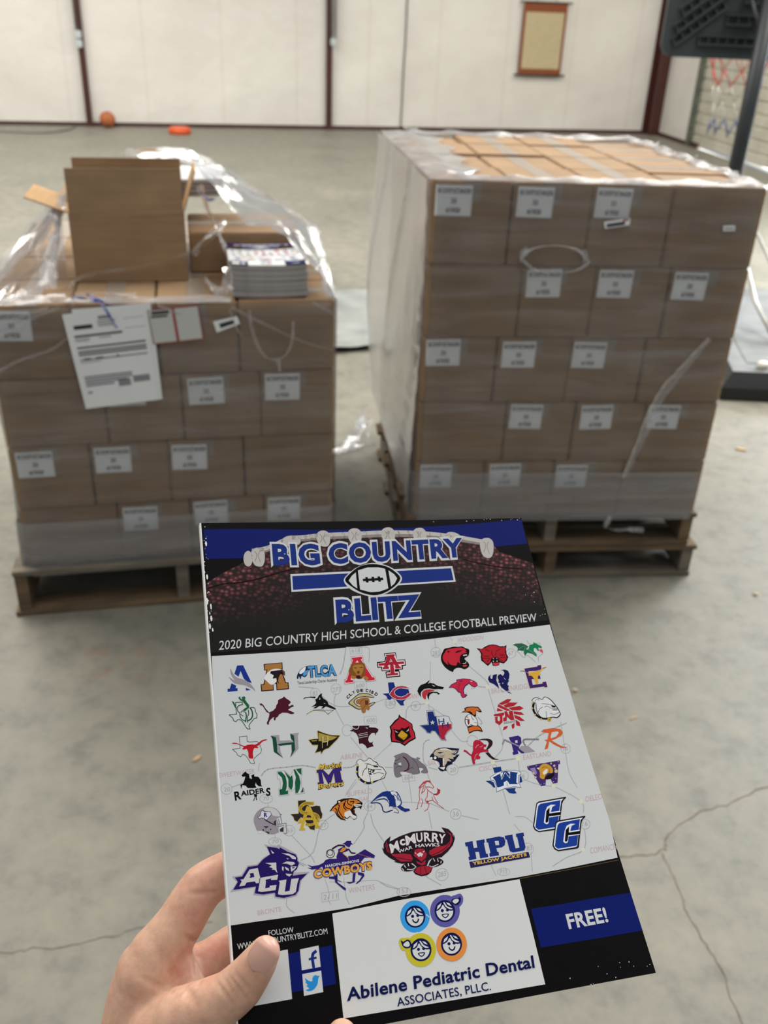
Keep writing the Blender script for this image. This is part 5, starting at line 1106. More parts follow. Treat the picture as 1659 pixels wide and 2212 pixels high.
('team_emblem', 'black shark head with yellow jaw line', """P14|61.9,110.3 61.5,112.2 62.2,113.6 63.9,114.9 64.6,116 64.9,117.4 67,118.7 68.9,120.2 68.3,120.7 65.2,119.3 63.2,118.3 61.4,119.3 60.1,119.3 61.6,118.2 59.5,117.7 57.2,118.9 55.6,118.7 57.9,117.5 54.6,117.9 56.6,116.9 57.8,115.7 57.5,113.8 58.7,113.3 60,111.5
P14|50.5,113 51.3,112.2 54.5,111.9 58,112.1 57.6,113 54.2,112.4 52,112.6
P6|62.1,116.1 63.1,116.7 62.4,116.8
P6|60.3,112.7 60.5,114 59.7,114.2
M78|51.4,121.9 55.4,120.1 59.1,120.4 62.3,121.2 63.8,123 64.3,122.2|0.32
M79|55.4,119.8 59.2,119.9 62.9,120.5 66.7,120.8 67.5,120.6|0.21
L79|63.8,123 65.1,122 67.2,120.9|0.18"""),
('team_emblem', 'red longhorn head over state outline', """L80|12.7,137.3 12.8,130.9 16.9,130.9 16.8,133.9 18.3,134.4 19.8,134.4 22.1,134.4 23.3,135.3 23.6,136.9 24.2,138.8 23.7,140.8 21.9,141.8 19.8,143.4 19.4,144.3 19.8,146.1 19.3,146.3 17.5,145.7 16.9,144.1 15.2,141.2 13.7,140.6 12.6,141.9 10.9,140.7 10.5,139.4 8.5,137.4 12.7,137.3|0.25
S81|8.7,134 10.2,134 12.2,134.8 14.4,136 15.6,136.2 16.7,135.8 19.7,135.8 20.7,136.1 22.8,135.3 25,134 27.6,133.7 27.4,134.2 25.2,134.8 23.2,136.4 21.9,137.1 22.6,137.7 21.8,138 20.3,137.9 19.3,140.3 19.3,143.1 18.5,143.4 17.3,143.1 16.8,142.3 16.9,140.1 16.2,138 14.7,138.1 13.7,137.7 14.6,136.8 13.1,135.8 11.2,134.8 8.7,134.3"""),
('team_emblem', 'green and silver letter H', """P82|30,132 32.8,133.2 33,137.1 32.7,141.2 35.6,144.9 30.8,141 30.8,134.1
P83|30.1,132 34.7,132 34.7,135.2 40.4,135.5 42.5,136.3 42.3,136.7 33.1,136.8 32.9,133.2
P83|33.1,136.8 34.4,138 34.5,141.3 35.5,144.6 32.9,141.2
P82|33.1,136.9 42.3,136.8 40.7,138 34.4,138
P82|40.9,131.9 43,133.2 42.8,136.8 42.7,141.1 39.4,145 40.7,142 40.9,138 42.3,136.5 41.1,134.8
P83|41,131.9 45.9,131.9 45,133.6 44.6,140.6 39.6,144.9 42.7,140.9 43,133.2"""),
('team_emblem', 'black horse and rider over black lettering', """P14|14.5,149.8 15.1,150.9 16.3,151.5 16.3,153.7 17.6,154.3 17.4,152.3 19,151.8 18.9,153 21.1,153.5 22.2,155.3 22.2,158 22.7,158.7 20.9,158.5 19.7,157.3 19.5,156.2 18.9,157.7 19.6,159 17.6,159.1 14.9,158.7 13.8,157.3 12.1,156.9 11.4,158.8 11.1,156.6 12.6,156.2 13.5,154.4 14.2,152.5 12.7,152.6 12.2,151.8 13.1,150.9
T14|R|7.7,164.6 11.2,164.1 7.4,160|0.03|0
T14|AIDER|11,162.6 23.8,162.2 10.9,159.9|0.03|0
T14|S|24.3,164.1 26.7,164.1 24.6,159.8|0.03|0
P14|17.8,162.2 19.6,162.6 19.1,164.2 19.3,165.6 18.7,165.4 18.8,163.5 17.7,165.5 16.9,165.9 18.1,164.1"""),
('team_emblem', 'green letter M with white slashes', """O84|31.4,151.7 35.7,151.7 38.3,154.8 40.6,151.6 45.3,151.3 45.1,155.1 44.3,155.5 44,161.9 45.2,162.3 45.2,165 40.1,164.8 40.2,161.5 38.1,163.2 36.7,161.1 36.6,164.8 31.3,164.8 31.3,161 32.4,160.9 32.5,155.9 31.2,155.8|0.20
P85|31.9,152 33.9,152.2 35.7,154.5 36.1,157.6 35.8,160.5 35,162.6 36.3,162.3 36.1,164.3 31.7,164.3 31.7,161.5 33.2,161.2 34,158.3 33.8,155.3 31.8,152.9
P85|35.4,152 38.4,155.5 39.5,154.5 39.6,158 39.1,160.6 38.1,162.5 36.8,160.4 37.2,156.5
P85|40.6,151.8 41.4,151.7 43.2,155.4 43.6,158.9 42.7,162.3 41.4,164.3 40.2,164.2 40.6,158.6 41.4,155.9
P85|42,151.7 44.9,151.5 44.6,155 43.4,153.9
P85|44.8,161.5 44.6,164.2 43,164.3"""),
('team_emblem', 'black and gold arrowhead with letter H', """O86|56.6,131.8 60.6,133.8 64.4,135.2 68.8,135.7 67,137.6 64.3,139.7 61.7,141.8 58.6,142.7 57,144.6 57.1,143.2 53.8,143.7 55.4,141.4 55.9,139.6 52.7,139.3 51,136.5 53.9,136.3 56.4,136.4|0.61
P87|56.6,131.8 60.6,133.8 64.4,135.2 68.8,135.7 67,137.6 64.3,139.7 61.7,141.8 58.6,142.7 57,144.6 57.1,143.2 53.8,143.7 55.4,141.4 55.9,139.6 52.7,139.3 51,136.5 53.9,136.3 56.4,136.4
P88|56.9,132.8 60.5,134.3 64.4,135.6 67.6,136.2 64.6,137.6 62.4,137.9 61.8,138.4 56.4,137.6
P88|52.2,136.8 55.7,136.9 55.3,137.4 52.9,137.5
L89|58.6,135.5 59.5,135.3 58.9,138.4 61.6,138.2 61.7,135.5 62.3,135.8|0.51
L89|58.7,135.7 58.1,141.7|0.31
L89|62.2,136.1 60.9,140.6|0.31
L90|58.4,135.4 58.3,138|0.18
L90|59.8,135.5 59.4,137.9 61.2,137.8 61.4,135.7|0.18"""),
('team_emblem', 'maroon roaring panther head', """P91|76.9,130.9 80.7,131.2 86.9,131.6 86.5,132.6 90.3,133.2 91.9,134.3 91.2,135.7 90.3,136.2 89.5,137.8 89.4,136.1 87.6,136 85.7,137.6 84.8,139.6 85.4,141.3 86.7,141.4 87.5,140.7 87,142.2 87.5,143.6 85.3,143.9 83.5,144.4 82.7,142.6 81.3,141.4 79.3,141.3 79.4,137.8 78.7,135.6 77,134.1 74.9,133.6 76.9,132.9
M6|76.8,131.7 78.5,133 80.2,132.5 80.7,131.2|0.37
P6|84.2,132.4 85.8,132.9 85.4,133.4
L6|79.7,136.1 85.1,135.5|0.26
L6|79.7,137 85.1,136.5|0.26
L6|79.6,138.2 85,137.5|0.26"""),
('team_emblem', 'purple letter M with gold script', """O92|53.2,153.2 56.7,153.3 59.6,156.7 62.4,153.7 67.3,152.9 67.2,154.9 66.4,155.1 66.5,159.9 67,160.2 67,161.5 62.7,161.3 62.6,156 60,161.7 58.7,161.6 56,154.7 56.3,160.3 56.2,161 53,160.9 53,160.1 53.9,160 53.9,155 53.1,154.9|0.66
P93|53.2,153.2 56.7,153.3 59.6,156.7 62.4,153.7 67.3,152.9 67.2,154.9 66.4,155.1 66.5,159.9 67,160.2 67,161.5 62.7,161.3 62.6,156 60,161.7 58.7,161.6 56,154.7 56.3,160.3 56.2,161 53,160.9 53,160.1 53.9,160 53.9,155 53.1,154.9
T90|Merkel|54,153.5 66.7,153.5 55.2,150.3|0.05|0.04
T94|Merkel|54.1,153.3 66.5,153.3 55.3,150.4|0.02|0
T90|Badgers|52.7,163.6 67.1,163.3 53.6,160.7|0.05|0.04
T94|Badgers|52.9,163.4 66.9,163.2 53.8,160.9|0.02|0"""),
('team_emblem', 'white bulldog head with purple spiked collar', """M95|77,152.9 75.8,155.9 76.1,159.2 77.8,161.9 80.8,163.5 83.5,163.3 87.1,162.2|1.11
S96|76,151.4 78.4,149.8 80.6,151.2 82.5,150.7 83.5,149.7 85.3,150.6 85.8,151.6 87.8,152.6 88.5,154.1 89.2,155.1 90.7,155.8 92.3,159 91.6,160.3 90.8,161.8 88.5,162.4 85.1,163 82.4,163.4 79.8,162.9 77.8,161.3 76,159.1 76.2,155.9 76.9,153
S97|76.3,151.6 78.3,150.1 80.5,151.5 82.5,151 83.5,150.1 85,150.8 85.6,151.8 87.4,153 88.2,154.2 89,155.5 90.4,156.1 91.9,158.9 91.3,160.1 90.5,161.5 88.3,162.1 85.1,162.6 82.4,163 79.9,162.5 78.1,161.1 76.4,158.9 76.6,156 77.3,153.1
M96|78.5,159.2 79.5,156.5 81.6,155|0.33
M96|81.5,155.5 82.4,153 85.5,154.3 88.2,154.1|0.33
M96|82.3,155.3 83.7,156.7 86.2,156.5 89.8,157.1|0.28
M96|82.4,163 82.7,160.7 82.2,157.6|0.30
M96|84.7,158.9 88,158.5 90.8,159.6|0.30
L96|80.9,152.6 82.9,153.3|0.28
M96|88.5,161.9 90,160.8 90.7,160.2|0.25
P96|82.3,155.4 86.1,157 85.1,157.9 83.3,159.4 82.3,158.4
S98|83.5,156.7 83.4,157 83.1,157.1 82.8,157.1 82.6,156.9 82.6,156.6 82.7,156.4 83,156.2 83.3,156.2 83.5,156.4
S98|84.6,157.3 84.5,157.6 84.2,157.7 84,157.7 83.7,157.5 83.7,157.2 83.8,157 84.1,156.8 84.4,156.9 84.6,157.1
S98|83.3,158 83.2,158.2 82.9,158.3 82.7,158.3 82.5,158.1 82.4,157.9 82.6,157.6 82.8,157.5 83.1,157.6 83.2,157.7
S98|84.4,158.3 84.3,158.6 84,158.7 83.8,158.7 83.6,158.5 83.5,158.3 83.6,158 83.9,157.9 84.1,157.9 84.3,158.1
S99|76,156.7 75.8,157 75.4,157.1 75,156.9 74.9,156.5 75.1,156.2 75.6,156 75.9,156.2
S99|76.9,160.7 76.7,161.1 76.2,161.2 75.8,161 75.7,160.6 76,160.2 76.4,160.1 76.8,160.3
S99|79.9,163.3 79.7,163.7 79.3,163.8 78.9,163.6 78.8,163.2 79,162.8 79.4,162.7 79.8,162.9
S99|83.9,163.5 83.6,163.9 83.2,164 82.8,163.8 82.7,163.4 83,163 83.4,162.9 83.8,163.1
S99|77.3,153.3 77.1,153.6 76.6,153.8 76.3,153.5 76.2,153.1 76.4,152.8 76.8,152.6 77.2,152.8
P96|85.4,154.5 88.2,154.8 88.1,155.6 85.8,155.2"""),
('team_emblem', 'red cardinal head with yellow beak', """P100|105.5,126.8 106.5,128.5 108.2,129.5 109.9,131 112.4,133.2 112.2,135.9 113,138.4 112.9,141.8 108.7,143.4 105.6,145.3 103.1,143.4 98.1,142.2 98.1,138.8 98.9,136 98.6,133.5 102.4,130.1 104.6,128.9
P101|105.4,128.4 106.5,129.4 108.3,130.4 110.3,131.9 111.9,133.4 111.5,135.8 112.4,138.6 112.3,141.2 108.2,142.8 105.7,144.4 103.3,142.7 98.7,141.7 99.1,138.9 99.8,135.8 99.4,133.7 102.9,130.9 104.8,129.6
P100|100.5,134.5 101.8,135.4 104.5,135.8 105.5,134.7 107.4,135.4 110.4,134.1 109.8,137.3 110.3,140.6 106,142.7 105,143.6 100.8,141 101,137
P6|101.3,135.8 103.1,137.3 101.8,137.1
P6|109.8,135.7 109.3,137 107.8,137.4
P102|105.4,136.2 108.4,139.1 107.9,140.4 105.6,141.9 102.7,139.6 102.7,138.8
L103|102.7,139.4 105,141 107.9,140.2|0.23"""),
('team_emblem', 'blue white and red state outline with star', """O104|122.3,126.3 127,126.3 127,129.8 128.8,130.4 130.8,130.2 133.4,130.3 135.5,131.2 135.6,133.6 136.4,135 135.6,138.3 133.1,139.9 130.9,141.9 130.4,143.2 130.9,144.6 130.6,145 127.9,144.3 126.7,141.7 125.3,138.9 124,138.3 122.3,139.7 120.2,139.2 119.4,137.4 116.8,134.5 121.9,134.4|0.24
P105|122.7,127 126.4,127 126.6,129.9 127.7,130.4 127.6,135.3 127.6,138.3 127.4,142.4 125.4,138.6 123.5,138.1 122.1,139.4 120.5,138.9 119.7,137.2 117.4,134.7 122.3,134.7
P106|127.6,135.5 135.9,135.4 135.4,138 132.7,139.6 130.5,141.9 130.1,143.2 130.6,144.4 128.2,143.9 127.4,142.4 127.6,138.3
P6|125,132 125.2,133.1 126.3,133.3 125.2,133.8 125.4,134.9 124.5,134.2 123.5,134.8 124,133.7 123.2,133 124.4,133
T105|H|128.2,135.2 131.8,135.1 128.6,131.8|0|0
T105|H|129.9,137.4 133.9,137.3 130.3,134.4|0|0"""),
('team_emblem', 'grey standing bulldog', """S107|98.3,150.5 99.8,149.8 101.8,149.4 103.8,149 106.1,149.8 108.7,152.2 111.3,153.2 111.2,152.4 113,152.9 113.1,153.7 112,153.7 113.6,155.6 115.5,157.4 116.2,159.3 116.3,161.7 113.5,161.7 112.3,160.7 113.6,159.8 114,159.1 111.6,158.5 111.6,161.4 107.7,161.7 106.8,161.1 104.7,160.4 103.5,159.7 100.2,159.6 100.9,161.7 98.1,162.3 96.9,161.3 96.8,158.4 97.2,155.4 98.1,153.1 98.9,151.6
M108|108.6,152.7 110.8,155.8 111.3,158.8 111.1,161.3|0.23
M109|103.4,151.2 104.8,152.5 105.8,154.5 106,156.6 104.7,158.8 102.5,159.3|0.66
P110|97.7,154.1 99.2,154.6 98.3,155
P6|99.8,154.6 101.7,154.3 101.7,155.9 100.4,155.7
M108|98.4,152.9 100.4,152.6 101.7,151.4|0.20
M108|97.9,157.3 99.7,156.2 101.8,156.9|0.20
M108|104.7,159.1 107.1,157.8 108.4,158.4|0.20"""),
('team_emblem', 'tan roaring wildcat head with navy edge', """P111|121.1,151.1 122.9,149.4 125.6,148.6 128.7,148.6 133.1,149.3 137.7,150.3 136,152.7 134.1,153.4 137.1,153.6 134.4,156 133.4,157 131.8,157.6 131.6,158.5 129.3,158.9 128.1,159.6 127.2,161 127.8,161.9 125.9,161.7 125,162.1 123.5,161.2 122.7,159.8 124,158.8 124.1,157 123,155.8 121.9,155.4 120.4,154.7 119.1,153.1 119.8,152
P112|121.7,151.2 123.4,149.7 126,149.2 128.8,149.2 132.7,150.7 135.8,151.1 133.8,152.5 131.8,152.7 135.2,154 132.7,155 133.1,155.9 129.9,155 131.4,157 129,156.5 128.1,158 126.4,159.4 127.5,154.5 123.9,154.1 123.6,153 122,152.5
P113|126,149.1 129.4,149.1 133,150.8 132.4,151.2 129.8,149.9 126.5,149.8
P113|133.7,152.9 136.7,150.9 135.2,152.4
S113|120.6,154 120.4,154.4 120,154.6 119.5,154.6 119.2,154.3 119.1,153.8 119.3,153.4 119.8,153.2 120.3,153.2 120.6,153.5
S113|123,154 122.8,154.4 122.3,154.7 121.7,154.6 121.4,154.3 121.3,153.8 121.6,153.3 122.1,153.1 122.6,153.1 123,153.5
P111|123.3,154.3 126.3,154.5 125.4,159 124.1,158.6 124.5,156.5
P113|126.6,154.6 127.4,154.7 126.5,158.9 125.8,159
P113|121.3,155.6 122.5,155.6 123.5,158.8 122.9,159
P113|123.3,159.6 127.2,159.5 126,161.2 124.8,160.6
P111|123.9,151.1 125.9,151 127.8,151.3 125.5,151.8
L111|123.5,153.2 128.1,152.9|0.15
L111|123.4,153.9 127.9,153.6|0.15"""),
('team_emblem', 'orange letter I with white bulldog', """P114|145.8,127 147.9,126.3 151.1,126.4 154.8,127 155.6,128.5 156.4,130.3 154.9,130.3 153,129.2 152,132.7 150.7,132.2 149.2,130.7 147.1,129.6 143.4,129.3 146,128.3
P115|146.5,127.3 148.1,126.9 151,126.9 154.4,127.5 155,128.7 155.5,129.6 152.9,128.9 151.8,131.5 150.6,131.4 150,129.9 149,129.1 147.2,129.2 144.6,129.1 146.9,128.3
P114|145.2,138.4 148.5,137.6 152.5,138.2 153.6,139.5 154.2,142 153.1,141.9 151.2,141.1 148.6,141.2 145.5,142.3
P115|145.7,138.9 148.7,138.2 152.1,138.6 153.1,139.9 153.5,141.3 151.4,140.6 148.4,140.7 145.7,141.6
S116|145.8,131.9 147.8,130.8 149.4,130.8 151.3,132.5 152.3,134.9 151.8,138.4 148.5,137.8 147.8,137.2 145.8,138.4 144.5,136.4 144.7,133.6
S117|146.1,132.1 147.7,131.1 149.1,131.1 151,132.7 152,134.9 151.5,138 148.7,137.5 147.9,136.9 145.9,138 144.9,136.3 145.1,133.7
P118|146.1,134.3 147.6,134.2 147,136.6 146,137.1
L116|146,132.1 147,132.7|0.35
M116|149.3,131.6 149.5,133.5 150.4,134.7|0.29
L116|150.1,135.8 151.7,136.6|0.24
M119|153.1,133 154.4,135.1 154.8,137.1 153.3,137.3|0.16
M116|145,133.8 146.5,133.8 147.6,134|0.37"""),
('team_emblem', 'red letters with feather headdress', """P120|168,126.3 174,124 176.8,124.3 174.5,126.3 169.9,127.3
P120|170.7,127.7 175,126.2 180.4,126.7 177.3,128.6 172.1,129.2
P120|173.5,129.4 180.9,128.9 183.1,130.6 180.5,131.5 175.5,131.1
P120|176.2,131.8 180.8,132.7 182.5,134.6 179.7,134.4 176.1,133.4
P120|176.1,133.9 179.2,135.4 181.9,138.2 179.1,138.1 176,135.9
P120|176.1,136.9 178.3,138.7 178.2,141.2 175.8,140.4
P120|173,139.6 175.1,138.9 174.2,141.7 172.8,142.3 172.7,140.4
P120|166.6,142.6 167.9,140.4 170.6,140.2 169.2,141.7
P120|167.7,126.5 174.9,131.1 172.2,131.2 166.9,128
P120|166.6,128.7 170.1,131 165.7,130.8
P120|163.4,132.4 170.1,131.9 169.7,133.6 168.6,133.7 167.7,137.6 165.4,139.2 163.2,137.4 163.7,134.1 165.5,134 164.8,136.2 165.8,137 166.5,136.1 166.9,133.9 163.3,133.5
P120|170.4,131.3 172.1,131.4 172.8,134.4 173.3,131.5 175.7,131.4 175.4,137.1 173.2,137 171.3,134.6 170.4,137.2 168.3,137.2 168.7,135.2 170.1,134.7
T121|INDIANS|168.3,138.9 175.5,138.5 168.5,137.6|0|0"""),
('team_emblem', 'white bulldog head with black spiked collar', """M122|190.6,127.6 189.1,131.2 189.6,134.7 191.9,137.2 195.2,138.2 198.9,138.1|1.38
S96|189.4,126.5 191.9,124.7 194.4,125.2 196.4,126.3 197.5,125.3 199,124.8 201,126 202.5,127.7 203.9,130.2 205,132.7 205.7,135.4 205.4,137.1 202.8,138.7 200.4,138.1 196.1,138.2 192.9,137.6 191.1,135 190.9,131.4 191.5,127.9
S123|189.8,126.7 191.9,125.1 194.2,125.6 196.3,126.7 197.7,125.7 198.9,125.2 200.6,126.4 202,128 203.3,130.4 204.4,132.9 205.2,135.5 204.9,136.7 202.7,138.1 200.5,137.6 196.3,137.8 193.2,137.2 191.5,134.7 191.3,131.4 191.9,128.1
M96|195.4,128.9 198.9,129.6 201.7,130.4|0.27
M96|191.5,134.3 193,132.2 195.4,131|0.27
M96|196.6,131.4 198.3,130.7 200.5,132.3|0.27
M96|196.8,133.7 196.3,136.5 196.2,138|0.27
M96|199.1,135.4 201.8,136.3 205.5,135.2|0.27
L96|200.5,132.3 204.5,133.3|0.27
M96|191.4,127.1 193.2,125.8 194.2,126.8|0.27
P124|201.1,132.4 204.4,132.7 204.3,134.2 201.3,133.9
P96|201.1,130.4 203.9,131.2 203.3,132.3 201.3,131.8
S125|190.2,128 189.9,128.4 189.4,128.5 189.1,128.3 189,127.9 189.3,127.5 189.8,127.3 190.1,127.5
S125|189.2,131.2 188.9,131.6 188.4,131.7 188,131.5 188,131.1 188.3,130.7 188.7,130.6 189.1,130.8
S125|189.8,135.3 189.6,135.7 189.1,135.8 188.7,135.6 188.7,135.2 188.9,134.8 189.4,134.7 189.8,134.9
S125|192.9,138.4 192.6,138.7 192.2,138.9 191.8,138.6 191.7,138.2 192,137.9 192.5,137.7 192.8,137.9
S126|198.6,139.2 198.2,139.9 197.4,140.3 196.7,140.2 196.2,139.7 196.1,139 196.6,138.3 197.3,138 198.1,138 198.6,138.5
S127|198,139.3 197.8,139.5 197.5,139.6 197.2,139.6 197,139.4 197,139.2 197.2,138.9 197.5,138.8 197.8,138.8 198,139"""),
('team_emblem', 'red lion leaning on black letter R', """S128|150.5,146.5 153.8,146.1 157,146.6 158.7,148.1 157.9,150.5 155.4,152.3 153.4,152.9 155.2,150.7 156.1,149.2 155.8,147.9 154.4,147.1
P128|152.7,154.3 154.8,154.2 156.2,156.6 158.1,158.4 160.3,158.8 158.7,159.1 156.3,158.6 154.4,156.9
O129|147.2,147.4 148.8,146.4 151,146.9 152.6,148.8 153.2,149.7 154.4,149.8 153.8,150.9 152.7,150.7 152.1,152.3 154.8,152.9 154.6,153.8 151.7,153.6 149.4,153.9 148.2,155.4 149.1,156.3 148.6,157.3 146.9,157.4 146.8,156.6 145.2,158.3 145.2,159.6 144.2,160.1 143.9,159.2 143.9,156.8 143.9,155.2 142.5,154 141.1,152.5 140,152.1 140.6,151.3 141.8,152.1 143.1,153.8 144.2,154.7 145.7,152.4 146.4,149.5|0.36
P130|147.2,147.4 148.8,146.4 151,146.9 152.6,148.8 153.2,149.7 154.4,149.8 153.8,150.9 152.7,150.7 152.1,152.3 154.8,152.9 154.6,153.8 151.7,153.6 149.4,153.9 148.2,155.4 149.1,156.3 148.6,157.3 146.9,157.4 146.8,156.6 145.2,158.3 145.2,159.6 144.2,160.1 143.9,159.2 143.9,156.8 143.9,155.2 142.5,154 141.1,152.5 140,152.1 140.6,151.3 141.8,152.1 143.1,153.8 144.2,154.7 145.7,152.4 146.4,149.5
M131|147.5,151 148.6,149.8 149.9,149.3|0.21
M131|150.1,150.7 151.3,150.6 152.1,149.9|0.21
M131|145.5,157.3 146.5,155.2 148.1,154.3|0.21"""),
('team_emblem', 'purple letter R with grey plow', """P132|169.3,147 175.3,146.5 176.8,147.8 176.3,151.1 174.6,152.6 173.8,153.6 177.2,156.2 176.3,157.2 174.6,157.1 172.8,154.9 172.8,157.1 169.4,157.5 169.2,156 170,155.8 170,149.9 169.5,148.4
P6|172.6,149.2 174.2,149.2 173.9,150.8 172.5,150.7
L133|164.3,150.6 166.4,148.1 174.5,153.1|0.94
P134|173.9,154.2 175.7,152.8 179.7,153.1 183.4,157 176.9,157.1 175,155.4
M133|178.3,153 177.5,150.4 179,149.2 183.1,149.6 187.7,150.1|0.94
L135|166.7,148.7 174.2,153.4|0.16"""),
('team_emblem', 'orange letter R', """P136|190.2,145.8 192.2,144.6 198.3,144.4 202.8,145.5 203.9,147.7 202.2,149.5 198.1,151 195.3,151.6 200.4,155.6 203.9,156.8 200,156.7 196,154.1 193.7,151.9 191.7,156.1 189.4,156.4 192.2,152 191,151 193,150.7 194.8,147 191.4,146.3
P6|196.8,146.9 200.6,146.7 201.2,147.6 198.8,149.7 195.3,150.4 195.4,149.3"""),
('team_emblem', 'silver football helmet', """S137|16.5,175.6 17.5,172.9 20,170.6 23.3,169.6 26.2,170 28.8,171.1 30.6,173.3 31.1,175.2 29.3,176 28.2,176.8 27.5,178.6 27.9,180.1 28.7,181.6 28.5,183.2 26.5,183.9 24.1,183.5 22,182.4 20.6,181.3 18,181.2 17,178.5
S138|23.2,170 26.2,170.2 28.8,171.6 30.3,173.7 30.4,175.2 27,174.5 25.2,172.6 22.4,171.1
P139|18,181.2 20.9,181.5 20,182.6 18.5,182.7
P140|20.9,171.4 22.1,171.3 22.3,171.9 25.5,172.2 26.2,173.7 24.4,175.4 23.1,176.4 22,175.3 20.5,174.9 19.7,175.4 18.6,174 20,173.9
O141|20.9,171.4 22.1,171.3 22.3,171.9 25.5,172.2 26.2,173.7 24.4,175.4 23.1,176.4 22,175.3 20.5,174.9 19.7,175.4 18.6,174 20,173.9|0.24
T142|R|22.1,174.8 24,174.8 22.1,172.5|0.04|0
P143|26.9,177.6 28.2,176.8 28.2,179.9 27,179.3
P143|29.7,181.7 31.8,180.8 31.6,183.3 29.8,183
L144|28.5,176.8 29,178.8 28.8,183.3|0.39
L144|29.5,176.5 30,179.1|0.39
L144|30.9,175.4 31.2,179.1|0.39
L144|28.7,179.2 33.4,179.1 33.1,184.3 31.7,184.1|0.39
L144|27.9,180.3 32.3,180.1|0.39
P145|21.3,179.3 24.2,179.6 22.7,180.4
P145|22.1,181.7 24.2,182.7 23.6,183.6
S145|21.5,181.1 21.3,181.4 21.1,181.5 20.8,181.5 20.6,181.3 20.6,181 20.7,180.8 20.9,180.7 21.2,180.7 21.4,180.9
S145|25.3,181.4 25.2,181.5 25,181.6 24.8,181.6 24.6,181.5 24.6,181.3 24.7,181.1 24.8,181 25.1,181 25.2,181.2
L146|22.2,175.8 24.2,177.3 26.8,179|0.49
M147|30.5,174 31.2,174.5 31.8,174.4|0.20"""),
('team_emblem', 'gold two letter monogram over black state outline', """O148|41.1,168.4 45.2,168.6 45.2,170.9 48.1,172.4 50.7,172.1 52.6,172.6 52.8,175.2 53.4,176.7 52.8,178.8 51,179.6 48.6,182.1 48.1,184.5 45.9,183.7 45.1,182.2 43.5,178.6 41.7,177 39.4,179.1 38,178.2 37.7,176.5 36.4,174.9 40.7,175.1|0.34
P149|41.1,168.4 45.2,168.6 45.2,170.9 48.1,172.4 50.7,172.1 52.6,172.6 52.8,175.2 53.4,176.7 52.8,178.8 51,179.6 48.6,182.1 48.1,184.5 45.9,183.7 45.1,182.2 43.5,178.6 41.7,177 39.4,179.1 38,178.2 37.7,176.5 36.4,174.9 40.7,175.1
M150|49.4,170.8 47.3,170.5 45,170.2 42.6,171.3 41.7,172.9 42.7,174.7 45.6,175.5 49.3,176.5 50.9,178.1 50.6,179.7 49.3,180.3|1.81
M150|43.7,180.9 46.2,181.6 48.5,181.2|1.31
L150|46.4,172 43.7,177.2 41.4,182.6|1.81
L150|46.4,172 48.3,177.8 50.2,183.2|1.81
L150|43.6,178.2 49.5,178.8|1.32
P150|39.8,183.6 43.2,183.9 43,182.8 40.3,182.7
P150|48.2,183.6 52,184 50.8,182.7 48.6,182.4
P150|39.3,180.1 41.7,177 42,179.9
M151|49.4,170.8 47.3,170.5 45,170.2 42.6,171.3 41.7,172.9 42.7,174.7 45.6,175.5 49.3,176.5 50.9,178.1 50.6,179.7 49.3,180.3|1.47
M151|43.7,180.9 46.2,181.6 48.5,181.2|0.97
L151|46.4,172 43.7,177.2 41.4,182.6|1.47
L151|46.4,172 48.3,177.8 50.2,183.2|1.47
L151|43.6,178.2 49.5,178.8|0.98
P151|39.8,183.6 43.2,183.9 43,182.8 40.3,182.7
P151|48.2,183.6 52,184 50.8,182.7 48.6,182.4
P151|39.3,180.1 41.7,177 42,179.9"""),
('team_emblem', 'orange tiger head', """P152|57.4,176 59.4,173.8 62.2,171.9 62.2,170.9 66.1,170.1 70.7,170.4 74.2,171.6 76.3,173.6 75.8,175.2 74.7,177.1 74.3,176 72.3,175.6 70.9,176.6 70.6,178.5 72.2,180 71.7,181.4 70.1,181.9 69.2,180.6 68.3,180 66.6,181 65.1,180.3 65.7,181.8 63,180.8 61.2,178.9 60.3,176.6 59.4,175.7
P153|58.4,175.6 60.1,174.1 62.6,172.7 65.9,171.3 69.6,170.8 73.2,171.7 75.3,173.2 72.9,173.6 71.3,174 70.5,175.3 68.2,176.8 66.1,177.5 65.1,178.6 65.3,181.1 63.4,180.1 61.8,178.7 61,176.7
P154|71.3,173.7 75.1,174.2 75.8,175 72.6,175.5 71.4,174.7
P154|65.6,177.4 68.8,176.6 69.9,179.2 71.9,180.2 71.5,181.2 70.1,181.5 68.3,179.6 66.4,180.6 65.1,179.1
M152|68.6,170.9 67.9,172.3 68.7,173.6 70.2,174.3|0.49
M152|67.2,171.3 66.1,173.3 66.9,175.2 68.9,175.9|0.49
M152|66,172.6 65.5,174.5 66.5,176.3|0.49
M152|62.3,173.1 63.3,173.5 62.5,175.6 63.2,177.9 64.6,180.3|0.49
M152|60.5,174.6 61.5,175.5 61.7,177.7 63.1,180.1|0.49
M152|69.4,172.3 71.5,172.3 70.8,173.4|0.50
P154|62.8,171.2 64.1,171.3 64,172.2 63,172
P155|70.3,176.8 71.4,176.7 71.1,178.4 72,179.4 70.7,179.1
M152|71.7,174.3 73.7,174.9 75.6,174.5|0.20"""),
